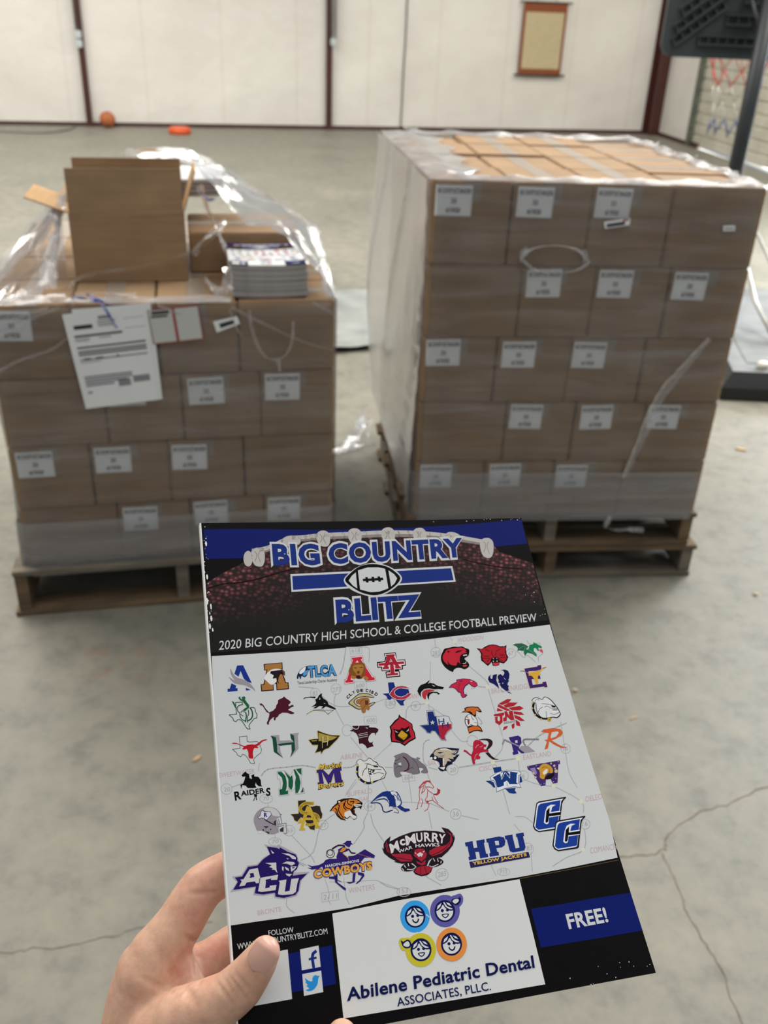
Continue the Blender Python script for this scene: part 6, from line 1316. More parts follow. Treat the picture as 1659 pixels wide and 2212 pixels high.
('team_emblem', 'blue and white crouching bulldog', """P156|79.8,174.7 82.4,172.8 85.4,170.6 88.3,169.2 91,168.9 93.1,169.5 92.3,170.9 91.4,174.4 91,174 90,171.9 88,171.4 85.2,172.1 82.3,173.5
P156|82.3,173.5 85.9,172.6 88.8,172.5 90.5,173.7 91.1,175.8 92.3,177 90.6,177.5 91.1,176.1 90.1,174.2 88.7,173.2 86.1,173.2
M156|80.9,174.3 84.3,174.5 86.2,175.5 86.9,177.5 87.1,179.3 88.6,180.1 91.3,179.6 92.4,179.5|0.59
S156|92.3,170.9 93.7,169.1 95.2,169.8 96.7,170.2 97.8,172.6 98.3,175.2 98,176.9 96.7,178 94.5,178.2 92.2,177.4 91,176.3
S157|93,169.8 94.1,169.5 96.1,170.5 97.2,172.5 97.7,175.1 97.4,176.7 96.3,177.4 94.8,177.9 94.8,176.3 94.6,172.2 93.3,171.1
M156|94.4,171.2 95.8,172.4 96.4,174.9|0.40
M156|93.3,171.6 92.7,173 93.3,174.6|0.40
M156|96.5,171.4 96.7,173.5 97.4,175.1|0.40
M156|92.8,174.3 92,175.4 92.9,176.8|0.40
L156|94,173.2 95.1,174.5|0.40
M158|92.6,178.2 94.4,178.7 95.6,180.6 95.3,181.3 94,180.9 92.8,180.5|0.25
P156|95.5,178.3 96.8,177.2 99.3,179.3 101.9,179.9 102.2,180.9 99.2,181.3 97.1,180"""),
('team_emblem', 'red outline of a galloping horse', """L159|114.1,167.1 112.4,168.5 110.6,169.3 109.5,170.9 108.8,173.7 108.9,175.4 107.4,177.8 106.3,180.4|0.32
L159|105.5,180.6 106.9,180.2|0.32
L159|114.1,166.8 115.3,166.5 116.8,167.4 118.2,169.9 117.5,170.5 115.8,169.6 113.9,169.4 114.3,171.2 117.4,173.9|0.33
L159|114.3,171.2 113.4,174.5 111.7,176.3 112.5,177.9 113.7,178.8 112.1,181.4 110.1,182.2|0.32
L159|110,175.3 110.2,177.1 108.9,179.5 108.5,179.5|0.32
L159|116,175 116.2,177.1 118.6,179.6 121.6,182.2|0.32
L159|117,174.4 118,177.3 118.8,178.9|0.32
L159|112.9,177.2 116,176.8|0.32
L159|112.8,168.2 111.5,170.6 110.2,172.8|0.33
L159|113.5,168.6 112.4,171.3 110.6,172.3|0.33
P159|116.7,166.1 117.1,167.2 115,166.6 112.9,167.5 111.4,168.1 110.4,169.2 109.4,170.2 109.5,168.9 110.9,167.8 112.6,166.4 114.6,165.9
P160|119.9,170.3 120.4,171.2 121.6,171.8 121,173.6 119.1,174.6 117,174.1 117.4,173.6 119.1,173.6 119.9,172.2
P159|112.2,176.6 114,177.1 112.9,178.4"""),
('team_emblem', 'blue letter W over state outline', """P161|155.3,163.3 160.2,163.2 160.1,165.6 155.5,166.4
P161|149.2,170.1 152,170.3 153.7,171.5 154.1,174.4 153,174.3 152,172.6
P161|170.4,169.5 171.1,170.9 170.9,173.2 169,173.7
P161|159.7,175.8 166,176.1 165.2,177.3 165.8,179.1 163.9,179.1 161.5,178.4
P162|152.5,168.4 157,166.3 161.1,165.6 162.1,166.1 163.4,165.7 167.6,166.2 171,167.3 171.2,168.9 169.6,169.4 168.2,173.7 168.9,174.3 169.2,176.1 165.2,175.3 159.4,175.6 154.3,176.9 154.5,175.2 155.3,174 154,170.2 152.5,170.1
O161|152.5,168.4 157,166.3 161.1,165.6 162.1,166.1 163.4,165.7 167.6,166.2 171,167.3 171.2,168.9 169.6,169.4 168.2,173.7 168.9,174.3 169.2,176.1 165.2,175.3 159.4,175.6 154.3,176.9 154.5,175.2 155.3,174 154,170.2 152.5,170.1|0.23
P161|153.8,168.7 158.8,167 160.2,166 162.1,166.1 163.5,166.2 169.7,167.8 168.7,168.5 167.2,173.1 168,174.2 162.8,173.6 162.7,172.8 161.8,171.4 159.7,172.2 159.3,174 156,174.6 155.3,174.3 154.8,170.3
L162|158.8,167.1 158.9,170.5 161.9,166.6 163.9,170.3 164.9,166.8|0.25
P162|158.9,167.2 161,166.2 159.3,169.2
P162|163.3,166.5 164.9,166.8 164.4,168.2
L161|161.5,172.4 161.4,174.7|0.20"""),
('team_emblem', 'purple letter W with tan bulldog head', """P163|176,164.8 182.8,164.3 197,163.8 196.7,165.8 195.5,165.9 191.9,176.3 189,176.4 188.3,173.7 185.4,173.7 184.2,176.9 181.3,176.9 178,168 176.1,166.7
P164|177.3,166.3 180.6,166.1 181.1,169.4 179.6,170.6
S165|193.5,166.5 193.2,166.9 192.8,167.1 192.3,167.1 192,166.8 192,166.3 192.3,166 192.7,165.8 193.2,165.8 193.4,166.1
S165|194,169.8 193.6,170.4 193,170.7 192.3,170.6 191.9,170.2 191.9,169.6 192.2,169 192.9,168.7 193.6,168.8 194,169.2
S165|179.6,169.2 179.3,169.6 178.9,169.8 178.5,169.8 178.2,169.5 178.1,169 178.4,168.7 178.8,168.5 179.3,168.5 179.6,168.8
S165|180.2,171.7 179.9,172.1 179.5,172.2 179.1,172.2 178.8,171.9 178.8,171.5 179,171.2 179.4,171 179.9,171.1 180.1,171.3
S165|191.7,164.9 191.5,165.2 191.2,165.4 190.8,165.4 190.6,165.1 190.6,164.8 190.8,164.5 191.1,164.4 191.5,164.4 191.7,164.6
S165|193.3,168.1 193.2,168.4 192.9,168.5 192.6,168.5 192.3,168.3 192.3,168 192.5,167.8 192.8,167.6 193.1,167.6 193.3,167.9
S166|183,166.7 185.6,164.8 188,164.7 190.2,166.1 191.2,168.7 190.1,170.5 188.2,170 185.8,171.3 184.4,173.3 182.1,172.2 182.8,169.6
P167|184.6,169.3 187.1,167.7 188.2,168.1 187,170.1 184.7,170.9
P168|184.5,172.8 187.9,171 191.6,170.4 191.1,171.9 188.3,173.7 185.8,173.4
M169|184.7,167.1 186.6,166.3 188.2,167|0.20
M169|188.8,167.1 189.4,168.8 188.3,169.7|0.20
P6|181.5,166.5 183.4,166.4 182.7,167.7
S170|177.1,165.3 176.9,165.5 176.7,165.5 176.5,165.4 176.4,165.2 176.6,165 176.8,165 177,165.1
S170|182,165.2 181.9,165.4 181.6,165.4 181.4,165.3 181.4,165.1 181.5,164.9 181.8,164.9 182,165
S170|196.1,164.5 196,164.7 195.7,164.8 195.5,164.6 195.5,164.4 195.6,164.2 195.9,164.2 196.1,164.3
S170|191.7,173.9 191.6,174.1 191.4,174.1 191.2,174 191.1,173.8 191.3,173.6 191.5,173.6 191.7,173.7
S170|189.8,175.5 189.7,175.7 189.4,175.8 189.2,175.7 189.2,175.5 189.3,175.3 189.6,175.2 189.8,175.3
S170|181.9,176 181.7,176.2 181.5,176.3 181.3,176.2 181.3,176 181.4,175.8 181.6,175.7 181.8,175.8
S170|183.9,175.9 183.8,176.1 183.5,176.1 183.4,176 183.3,175.8 183.5,175.6 183.7,175.6 183.9,175.7"""),
('team_emblem', 'purple edged white lettering with cat head', """P171|20.8,188.2 23.5,189.4 27.1,190.1 28,189.4 30.9,190.9 34,193 37.3,195.3 37.8,198.3 38.1,200.4 36.7,202.5 34.9,204.1 43,204.8 38.3,208.1 36.6,213 34.7,215.5 28.4,216 23.4,214.7 23.3,212.7 17.9,213 12.9,211.9 14.1,208.4 1.5,209 5.3,204.7 3,201.8 7.7,201.8 11.3,197.5 16.2,197.6 20,194.6 23.1,193.5 22.4,190.8
P172|22.1,189.6 27,190.8 28.6,191.7 28.7,190.7 32.8,193.6 36.5,195.3 37.4,197.2 37.2,198.7 37.9,199.8 36.4,202.7 34.7,203.5 33.9,205.5 41.6,205.5 37.4,208.5 36,213.2 34.2,214.9 28.2,215.5 24,214.3 24,212.4 17.7,212.4 13.7,211.3 14.6,208.1 3,208.2 5.7,204.7 4.4,202.4 8.1,202.4 11.5,198.2 16.4,198.2 19.4,195.6 23.4,193.6
P173|12.1,199.6 16.4,199.4 17.5,206.1 16.6,206.7 14.8,206.6 14.3,205.6 10,205.6 9.1,206.9 6.2,206.9 7.7,204.7 7.1,203.8 8.7,203.8
P172|12,201.5 14,201.5 14.3,203.5 11.7,203.6 12.3,202.6
L172|17.1,204.5 16.5,206.9 15.6,210.4|0.58
P173|17.4,204.3 26.5,204 25.7,206.4 22.6,206.1 22.7,205.3 19.7,205.6 19.9,206.4 19.2,209.7 21.5,209.5 21.7,208.7 25.1,208.8 24.4,211.2 17.3,211.1 15.5,210.5 16.5,207.2 17.1,205
P173|26.5,207 30.5,206.9 29,212.6 31.5,212.5 33,207 37,207.1 35.9,209.4 34.6,213.5 32.9,214.3 27.5,214 25.4,213.3 26.9,207.9
P173|29.4,193.8 33,194.5 35.6,196 36.6,196.8 36.5,197.8 34.6,197.3 33.4,195.8
P173|23.9,191.4 25.6,193.3 24.5,193.4
P173|20.4,197.5 26.1,198 25.9,201.3 26.2,203.3 25,201.5 23.3,201 24.3,200.6 22.2,199.7 23.7,199
P173|31.6,196.5 32.7,196.9 32.4,197.4
P173|29.1,198.9 31.7,198.2 35.2,199 35.9,199.8 33.9,200.6 31.6,199.3
P173|29,200.3 29.8,200.8 29.3,202.8 28.7,201.7
P173|30.3,200.6 32.1,201.7 32.3,203 30.7,202
P173|33.3,200.9 36.6,201.3 35.3,202.6 33.3,203.6
P173|30.4,204 33.7,204.7 32.2,205.7 30.7,204.8
P172|34,201.4 35.7,201.6 34.4,202.2
L174|37.4,199 41.6,201.4|0.16
L174|37.6,199.8 40.4,201.7|0.16"""),
('team_emblem', 'purple cowboy on horse over gold lettering', """P175|42,201 44.3,202.2 48,202.2 50.6,201.4 52,200.2 54,199.8 58,200.3 58,199.2 59.5,196.5 59.1,196 60.7,195.3 62.3,194.8 62.9,194.2 64.1,196 65.6,196.2 64.5,197.2 61.6,197.8 62.7,199.1 64.2,200.4 64.6,199.6 67.1,200.1 70,199.1 72.7,198 73.8,197.6 75.8,199.1 78.8,201.4 78.1,202.7 75.4,202 72.9,201.8 70.2,204 69.8,206.8 50.4,206.5 49.9,203.2 47.5,204 44.1,203.9 42,202.6 44.2,203.1 43.1,202
P175|61.8,193.4 63,193.1 64.7,192.1 66.9,192.4 66.9,193.4 67.9,194.4 66.7,194.2 65.7,195.5 64.3,195 63.2,193.7
M176|63.3,194.6 59.9,193.8 56.2,195.2|0.82
O177|57.2,197.6 56.9,198.4 56.4,199 55.6,199.3 54.7,199.4 53.9,199.1 53.2,198.6 52.8,197.9 52.8,197.1 53.1,196.3 53.6,195.7 54.4,195.4 55.3,195.3 56.1,195.6 56.8,196.1 57.1,196.9|0.38
O177|56.5,197.1 56.3,197.6 55.9,198 55.3,198.2 54.7,198.3 54.2,198.1 53.7,197.7 53.5,197.2 53.4,196.7 53.6,196.2 54,195.8 54.5,195.5 55.1,195.5 55.7,195.7 56.1,196 56.4,196.5|0.29
P178|62,195.2 64.2,195.5 63,196.8 61.1,197.5 59.9,197.1
M179|61.6,198 63.9,200.6 64.3,201.8|0.33
M176|65.1,196.3 66.3,198.4 68.5,198.9|0.67
M180|69.5,199.3 74.9,201.6 76.4,201.8|0.19
M6|64.8,199.8 67.1,199.9 68.9,199.4|0.24
P175|65.5,208.7 67,208.7 65.8,213.1 63,213.4 61.4,212.5 64.6,212.7
P175|68.3,208.2 71.4,209.5 71.5,210.7 68.8,213.1 66.9,214 66.2,213.8 68.4,212.4 70.2,210.5 68.1,209.6
P175|52.6,208.6 55.8,208.8 57,210.6 59.1,211.9 58.3,211.8 55.8,210.2 52.7,209.5
P175|55.4,207.6 57.4,207.9 56.8,211.9 60.8,215.4 60.5,216.4 59.5,215.8 55.6,211.7
T6|HARDIN-SIMMONS|51.4,204 69.8,203.5 51.5,202.6|0.03|0
T175|COWBOYS|44.4,208.8 76.3,208.6 44.9,203.9|0.07|0.03
T181|COWBOYS|44.8,208.5 76.1,208.3 45.2,204.3|0.05|0"""),
('team_emblem', 'dark red hawk under arched white lettering', """P182|118.1,191.8 121.9,193.2 123.7,195.7 123.6,197.6 124.3,196.3 124.4,198.7 122.6,201.8 119.2,204.7 114.8,207.2 110.1,206.8 107.7,207.8 105.8,210.5 109.1,211.7 107.6,213.8 105.4,215 102.1,215.1 99.1,213.8 98,212.2 100.3,210 98.5,208 92.6,207.5 88.3,205.9 89.6,205.8 86.5,203.7 83.9,201.1 83.1,197.9 84,198.8 84.4,196.1 86.2,194.3 88.9,192.8 87.9,195.5 93.8,193.5 101,192.1 108,192.2 114.8,193.4 119.6,195
P183|86.3,195.1 85.2,196.9 85.7,200.3 88,202.6 92.3,206.4 98.2,207 99,205.6 98.3,203.5 94.1,202.4 90.3,202.2 87.6,201.8 86.5,198.9
P183|120.3,194 122.3,196.6 121.4,199.6 118.8,201.3 113.1,201.6 108.9,202.9 108.4,204.3 110,206 115.2,205.2 120.9,202.1 122.9,199.3 122.8,195.9
P183|100.9,201.5 103.4,201.1 106.1,201.7 106.4,203 107.3,204.2 106.4,206.1 103.5,207.9 101.2,205.6 99.8,204.4
P183|100.3,210.5 103.1,210.1 106.6,210.4 108.8,211.9 106.7,213.9 102.2,214.5 98.8,212.6
P183|100.6,207.1 103.4,208.7 105.9,207 105.4,209.5 103.2,209.7 100.9,208.4
M182|85.9,202.3 92.6,204.7 98.3,206.5|0.30
M182|109.5,205.5 116.9,203.4 121.3,200.4|0.31
M182|85.6,196.2 86.5,200.4 88,202.6|0.31
L182|102.4,210.6 101.8,214|0.30
L182|104.6,210.6 105.1,213.9|0.30
L182|121.3,194.9 120.2,200.2|0.31
S182|91.7,209.6 93.6,207.9 96.4,207.5 97.9,208.4 99.7,210.4 97.3,211.8 93,211.3
S182|106.9,210.4 109.8,207 113.1,207.2 115.5,209.1 114.6,210.5 111.1,211.5 108.6,211.4
P6|101.5,203.9 103.6,203 105.2,204.1 104,205.5 103.4,204.9 102.4,205.3
P6|100.5,202.5 101.6,203.4 101,203.6
P6|106.4,202.4 105.8,203.4 104.8,203.2
L6|93.7,208.4 94.4,209.7|0.45
L6|96,207.7 96.1,209.2|0.45
L6|92.2,209.7 93.1,211|0.45
M6|94.8,210.5 97.4,211.1 99.5,210.4|0.45
L6|110.3,207.1 110.8,208.7|0.45
L6|112.5,207.4 112.7,209.2|0.45
L6|114.4,208.9 113.9,210.1|0.45
M6|107.4,210.5 108.9,211.2 112.4,210.4|0.45
T184|M|87.7,201.6 92.7,200.2 87.3,196.8|0.03|0
T184|c|93.4,198.5 96.4,198.3 93.3,195.2|0.03|0
T184|M|96.7,198.7 102.4,198.1 96.8,193.7|0.03|0
T184|U|102.7,197.8 106.2,197.9 103.2,193|0.03|0
T184|R|107,198 110.8,198.4 107.6,193.2|0.03|0
T184|R|111.1,198.6 115.3,199.5 112.2,193.9|0.03|0
T184|Y|114.5,199.8 118.4,200.4 115.9,195.1|0.03|0
T184|WAR|91.7,202.1 99.9,200.6 91.6,200.5|0.02|0
T184|HAWKS|101.5,200.3 115,201.5 101.8,198.5|0.02|0"""),
('team_emblem', 'navy block lettering over gold lettered banner', """P8|129.6,201.4 134.1,201.2 133.9,203 134,204.9 136,204.9 136.1,203 136.2,201.3 141,201.1 140.8,202.9 140.2,203.1 140.2,208.7 141.1,208.9 141,210.5 136.3,210.6 136.4,207.2 134.3,206.9 134.2,210.5 129.9,210.8 129.9,209 130.6,208.8 130.6,203.5 129.6,203.5
P8|142.1,201.1 149.7,200.8 152.3,201.6 152.7,203.7 151.8,205.8 149.9,206.6 146.7,206.6 146.7,208.6 147.4,208.7 147.3,210.5 141.9,210.5 142,208.8 142.7,208.6 142.7,203.1 141.9,203
P6|146.6,202.9 148.8,203 148.7,205.2 146.6,205.1
P8|153,200.9 157.6,200.8 157.4,202.4 157.5,208.2 159.9,208.1 160,202.5 159.4,202.4 159.7,200.7 164.2,200.6 164.2,202.4 163.4,202.5 163.4,208.4 162.1,209.9 155.5,210.1 153.9,209.1 153.7,202.9 152.9,202.8
P185|129.8,211.5 164.4,211 164.5,213.9 129.9,214.7
T186|YELLOW JACKETS|131.3,214 162.9,213.5 131.4,211.8|0.04|0"""),
('team_emblem', 'two overlapping blue letter C with black bars', """P187|177.8,185.2 194.5,184.6 194.7,185.1 192.4,186.7 191.3,188.1 187.6,196.5 185.8,201.1 184.6,201.7 173.2,201.6 171.1,200.2 170.6,198.1 175.4,187.2 176.2,185.8
P162|178,185.9 192.9,185.4 191.1,186.7 188.3,192.7 187,195.4 184.9,200.4 183.5,200.8 173.4,201 171.8,199.7 171.4,198 176,187.2 176.7,186.3
P188|176.7,187.6 178.3,186.6 190.8,186.1 184.9,199.8 184,200.2 173.3,200.3 171.9,198.7 175.4,190.3
P162|187.3,188.3 184.8,189.2 183.2,191.8 189,191.8 188.2,194.5 181.2,194.6 180.4,197.1 179.6,198 178.3,197.9 177.5,196.8 180,191.1 181.8,188.7 184.5,187.8
P189|183.2,189.2 182.2,189.9 180.7,190.9 178.5,196.8 179.2,197.3 180.2,196.7 181.4,194 188.4,194.1 189.1,192.5 182.1,192.5
P187|186.3,196.9 202.8,196.4 203,196.9 200.7,198.4 199.6,199.8 195.9,208 194,212.5 192.9,213.1 181.5,213 179.5,211.6 179,209.5 183.8,198.8 184.7,197.4
P162|186.4,197.6 201.3,197.2 199.4,198.4 196.6,204.3 195.3,206.9 193.1,211.9 191.8,212.2 181.7,212.3 180.2,211.1 179.8,209.4 184.4,198.9 185.1,198
P188|185.2,199.2 186.7,198.3 199.2,197.8 193.2,211.3 192.2,211.6 181.6,211.7 180.3,210.2 183.8,201.8
P162|195.7,200 193.2,200.8 191.5,203.4 197.3,203.4 196.5,206.1 189.6,206.1 188.7,208.5 187.9,209.4 186.6,209.4 185.8,208.3 188.4,202.7 190.2,200.4 192.9,199.5
P189|191.6,200.8 190.6,201.5 189.1,202.5 186.8,208.3 187.5,208.8 188.5,208.1 189.7,205.5 196.7,205.7 197.4,204.1 190.5,204.1"""),
]

# ------------------------------------------------------------------ printed magazine cover
INK_GAIN = 1.08
def ink_mat():
    m, nt, b = new_mat('printed_ink')
    a = N(nt, 'ShaderNodeAttribute', attribute_name='ink'); nt.links.new(a.outputs['Color'], b.inputs['Base Color'])
    b.inputs['Roughness'].default_value = .45; b.inputs['Specular IOR Level'].default_value = .06
    return m
def leather(name):
    """the football picture printed across the top of the cover: pebbled leather fading to black"""
    m, nt, b = new_mat(name)
    tc = N(nt, 'ShaderNodeTexCoord'); mp = N(nt, 'ShaderNodeMapping'); mp.inputs['Scale'].default_value = (1, 1.3, 0); mp.inputs['Rotation'].default_value = (0, 0, .25); nt.links.new(tc.outputs['Object'], mp.inputs['Vector'])
    v = N(nt, 'ShaderNodeTexVoronoi', Scale=310.0, Randomness=.6); v.feature = 'F1'; nt.links.new(mp.outputs['Vector'], v.inputs['Vector'])
    r = ramp(nt, v.outputs['Distance'], [(0.05, lin('#a5686d')), (0.32, lin('#6b3038')), (0.60, lin('#1c080c'))])
    sp = N(nt, 'ShaderNodeMapping'); sp.inputs['Location'].default_value = (-.100, .104, 0); sp.inputs['Scale'].default_value = (.92, 1.0, 0); nt.links.new(tc.outputs['Object'], sp.inputs['Vector'])
    ln = N(nt, 'ShaderNodeVectorMath', operation='LENGTH'); nt.links.new(sp.outputs['Vector'], ln.inputs[0])
    f1 = ramp(nt, ln.outputs['Value'], [(0.060, (0, 0, 0)), (0.082, (.40,) * 3), (0.120, (1.15, 1.15, 1.15))])
    sx = N(nt, 'ShaderNodeSeparateXYZ'); nt.links.new(tc.outputs['Object'], sx.inputs[0])
    ng = N(nt, 'ShaderNodeMath', operation='MULTIPLY'); ng.inputs[1].default_value = -1; nt.links.new(sx.outputs['Y'], ng.inputs[0])
    f2 = ramp(nt, ng.outputs[0], [(0.036, (1, 1, 1)), (0.066, (0, 0, 0))])
    m1 = N(nt, 'ShaderNodeMix', data_type='RGBA', blend_type='MULTIPLY'); m1.inputs[0].default_value = 1; nt.links.new(r.outputs['Color'], m1.inputs[6]); nt.links.new(f1.outputs['Color'], m1.inputs[7])
    m2 = N(nt, 'ShaderNodeMix', data_type='RGBA', blend_type='MULTIPLY'); m2.inputs[0].default_value = 1; nt.links.new(m1.outputs[2], m2.inputs[6]); nt.links.new(f2.outputs['Color'], m2.inputs[7])
    nt.links.new(m2.outputs[2], b.inputs['Base Color'])
    b.inputs['Roughness'].default_value = .42; b.inputs['Specular IOR Level'].default_value = .15
    return m
M_PRINT = ink_mat()
LEATHERS = {'leather': leather('printed_football_picture')}
M_PAGE = plain('page_block_paper', '#d9d9d6', .8, 0, .03, 60); M_COVERW = plain('glossy_cover_white', '#e4e5e5', .35)
CW, CH = 215.9, 279.4
FRONT_LAYER = {'#1b2466': 1, 'leather': 2, '#2a1216': 3, '#8a8280': 4, '#b9b5b2': 5, '#938e8c': 6, '#c9ccce': 2, '#d6d5be': 5}

def parse(s): return [tuple(float(c) for c in q.split(',')) for q in s.split(' ')]
_txt = {}
def op_shapes(op):
    """one printed mark -> list of (points mm, faces)"""
    k = op[0]; f = op.split('|'); ink = int(f[0][1:])
    if k in 'PS':
        p = parse(f[1]); p = catmull(p, True, 3) if k == 'S' else p
        tris = geometry.tessellate_polygon([[Vector((x, y, 0)) for x, y in p]])
        return ink, [(p, [list(t) for t in tris])], False
    if k in 'LOM':
        p = parse(f[1]); w = float(f[2]); closed = k == 'O'
        if k == 'M': p = catmull(p, False, 3)
        out = []; n = len(p)
        for i in range(n if closed else n - 1):
            a = Vector(p[i]); b = Vector(p[(i + 1) % n]); d = b - a
            if d.length < 1e-6: continue
            d.normalize(); q = Vector((-d.y, d.x)) * w / 2
            out.append(([tuple(a + q), tuple(a - q), tuple(b - q), tuple(b + q)], [[0, 1, 2, 3]]))
        for i in range(n) if (n > 2) else ():
            if not closed and i in (0, n - 1): continue
            out.append(([(p[i][0] + w / 2 * math.cos(j * PI / 4), p[i][1] + w / 2 * math.sin(j * PI / 4)) for j in range(8)], [list(range(8))]))
        return ink, out, False
    A, B, U = [Vector(q) for q in parse(f[2])]; off = float(f[3]) + float(f[4]); key = (f[1], off)
    if key not in _txt: _txt[key] = text_mesh(f[1], off, 1 + 1.6 * float(f[3]))
    vs, fs = _txt[key]; xs = [v[0] for v in vs]; ys = [v[1] for v in vs]
    x0, x1, y1 = min(xs), max(xs), max(ys); y0 = 0.0 if any(c in 'gjpqy,' for c in f[1]) else min(ys)
    ex = (B - A) / (x1 - x0); ey = (U - A) / (y1 - y0)
    return ink, [([tuple(A + ex * (x - x0) + ey * (y - y0)) for x, y in vs], fs)], True

def print_mesh(name, ops, bend, start, front=False):
    bm = bmesh.new(); layer = start; last = None
    for op in ops.split('\n'):
        ink, shapes, is_text = op_shapes(op)
        if front: lay = 8 if is_text and INKS[ink] == '#c9ccce' else (6 if is_text else FRONT_LAYER.get(INKS[ink], 4))
        else:
            if ink != last: layer += 1
            last = ink; lay = layer
        
        for p, fs in shapes:
            vs = [bm.verts.new((x, -y, lay)) for x, y in p]
            for f in fs:
                try: bm.faces.new([vs[i] for i in f]).material_index = ink
                except ValueError: pass
    if bend:
        vs = [v.co for v in bm.verts]; lo = [min(c[k] for c in vs) for k in (0, 1)]; hi = [max(c[k] for c in vs) for k in (0, 1)]
        for k in (0, 1):
            c = math.floor(lo[k] / 7) * 7 + 7
            while c < hi[k]:
                co = Vector((0, 0, 0)); co[k] = c; no = Vector((0, 0, 0)); no[k] = 1
                bmesh.ops.bisect_plane(bm, geom=list(bm.verts) + list(bm.edges) + list(bm.faces), plane_co=co, plane_no=no, dist=1e-4); c += 7
    for v in bm.verts:
        u, w = v.co.x, -v.co.y
        v.co = Vector((u / 1000, -w / 1000, (bend(u, w) if bend else 0.0) + .00007 + v.co.z * .000008))
    me = bpy.data.meshes.new(name); bm.to_mesh(me); bm.free()
    mats = [M_PRINT] + list(LEATHERS.values()); ln = list(LEATHERS)
    for m in mats: me.materials.append(m)
    at = me.attributes.new('ink', 'FLOAT_COLOR', 'FACE'); cols = []; idx = []
    for p in me.polygons:
        key = INKS[p.material_index]
        if key in LEATHERS: cols += [0, 0, 0, 1]; idx.append(1 + ln.index(key))
        else: cols += [max(.0015, min(.9, c * INK_GAIN - .008)) for c in lin(key)] + [1]; idx.append(0)
    at.data.foreach_set('color', cols); me.polygons.foreach_set('material_index', idx); me.update()
    return me

def sheet_body(bend, z0, z1, step, inset=0.0):
    mb = MB(); nu, nv = 24, 30
    f = lambda i, j, z: Vector((inset + (CW - 2 * inset) * i / nu, -(inset + (CH - 2 * inset) * j / nv), 0)) / 1000 + Vector((0, 0, bend(CW * i / nu, CH * j / nv) + z))
    for z in (z0, z1): mb.sheet([[f(i, j, z) for j in range(nv + 1)] for i in range(nu + 1)])
    for edge in ([(i, 0) for i in range(nu + 1)], [(i, nv) for i in range(nu + 1)], [(0, j) for j in range(nv + 1)], [(nu, j) for j in range(nv + 1)]):
        mb.sheet([[f(i, j, z0) for i, j in edge], [f(i, j, z1) for i, j in edge]], 0, False)
    return mb

BC = (-0.02786, -0.14675, -0.09468, -0.13343, -0.16574, -0.02001)
def held_bend(u, v):
    s, t = u / CW, v / CH
    return -.05 * (BC[0] * s * s + BC[1] * s * t + BC[2] * t * t + BC[3] * s * s * t + BC[4] * s * t * t + BC[5] * s ** 3)
AX = ((0.94544, 0.18708, -0.26675), (0.3053, -0.79459, 0.52481), (-0.11377, -0.57761, -0.80834))
MAG_MW = Matrix(((AX[0][0], -AX[0][1], -AX[0][2], -0.11103), (AX[1][0], -AX[1][1], -AX[1][2], 0.47208), (AX[2][0], -AX[2][1], -AX[2][2], 1.43328), (0, 0, 0, 1)))
M_BLACKC = plain('black_glossy_cover', '#0c0a0d', .45, 0, .12, 60, 0, .06)
mag = empty('magazine', mw=MAG_MW); tag(mag, 'glossy football preview magazine held up in the hand, black and white cover', 'magazine')
fc = sheet_body(held_bend, 0, -.0003, 1).build('front_cover', M_BLACKC, mag)
for name, label, ops in PRINT:
    if name == 'front_cover': link_mesh('cover_print', print_mesh('cover_print', ops, held_bend, 0, True), fc, 'printed bands, road map and small lettering')
    else: link_mesh(name, print_mesh(name, ops, held_bend, 9 if name != 'title_lettering' else 8), fc, label)
sheet_body(held_bend, -.0003, -.0044, 1, .4).build('page_block', M_PAGE, mag)
sheet_body(held_bend, -.0044, -.0047, 1).build('back_cover', M_COVERW, mag)
mb = MB(); mb.sheet([[Vector((-.0004, -CH * j / 30 / 1000, held_bend(0, CH * j / 30) + z)) for j in range(31)] for z in (.0002, -.0015, -.0032, -.0048)]); mb.sheet([[Vector((x, -CH * j / 30 / 1000, held_bend(0, CH * j / 30) + .0002)) for j in range(31)] for x in (-.0004, .0005)]); mb.build('spine', M_COVERW, mag, 'white scuffed spine edge')
# scuffs where the ink has flaked along the edges
mb = MB(); rnd = random.Random(21)
for _ in range(70):
    e = rnd.random()
    if e < .45: u, v = rnd.uniform(.4, 3.2), rnd.uniform(2, 70)
    elif e < .6: u, v = CW - rnd.uniform(.5, 14), rnd.uniform(50, 72)
    elif e < .85: u, v = CW - abs(rnd.gauss(0, 18)) - .5, CH - rnd.uniform(.2, 8)
    else: u, v = rnd.uniform(150, CW - 1), rnd.uniform(.3, 2.5)
    r_ = rnd.uniform(.12, .38) * (2 if e < .15 else 1); z = held_bend(u, v) + .0003
    mb.add([((u + r_ * math.cos(a)) / 1000, -(v + r_ * (1 + 2 * (e < .15)) * math.sin(a)) / 1000, z) for a in [k * PI / 3 for k in range(6)]], [tuple(range(6))])
mb.build('edge_scuffs', M_COVERW, fc, 'white flecks of worn ink')

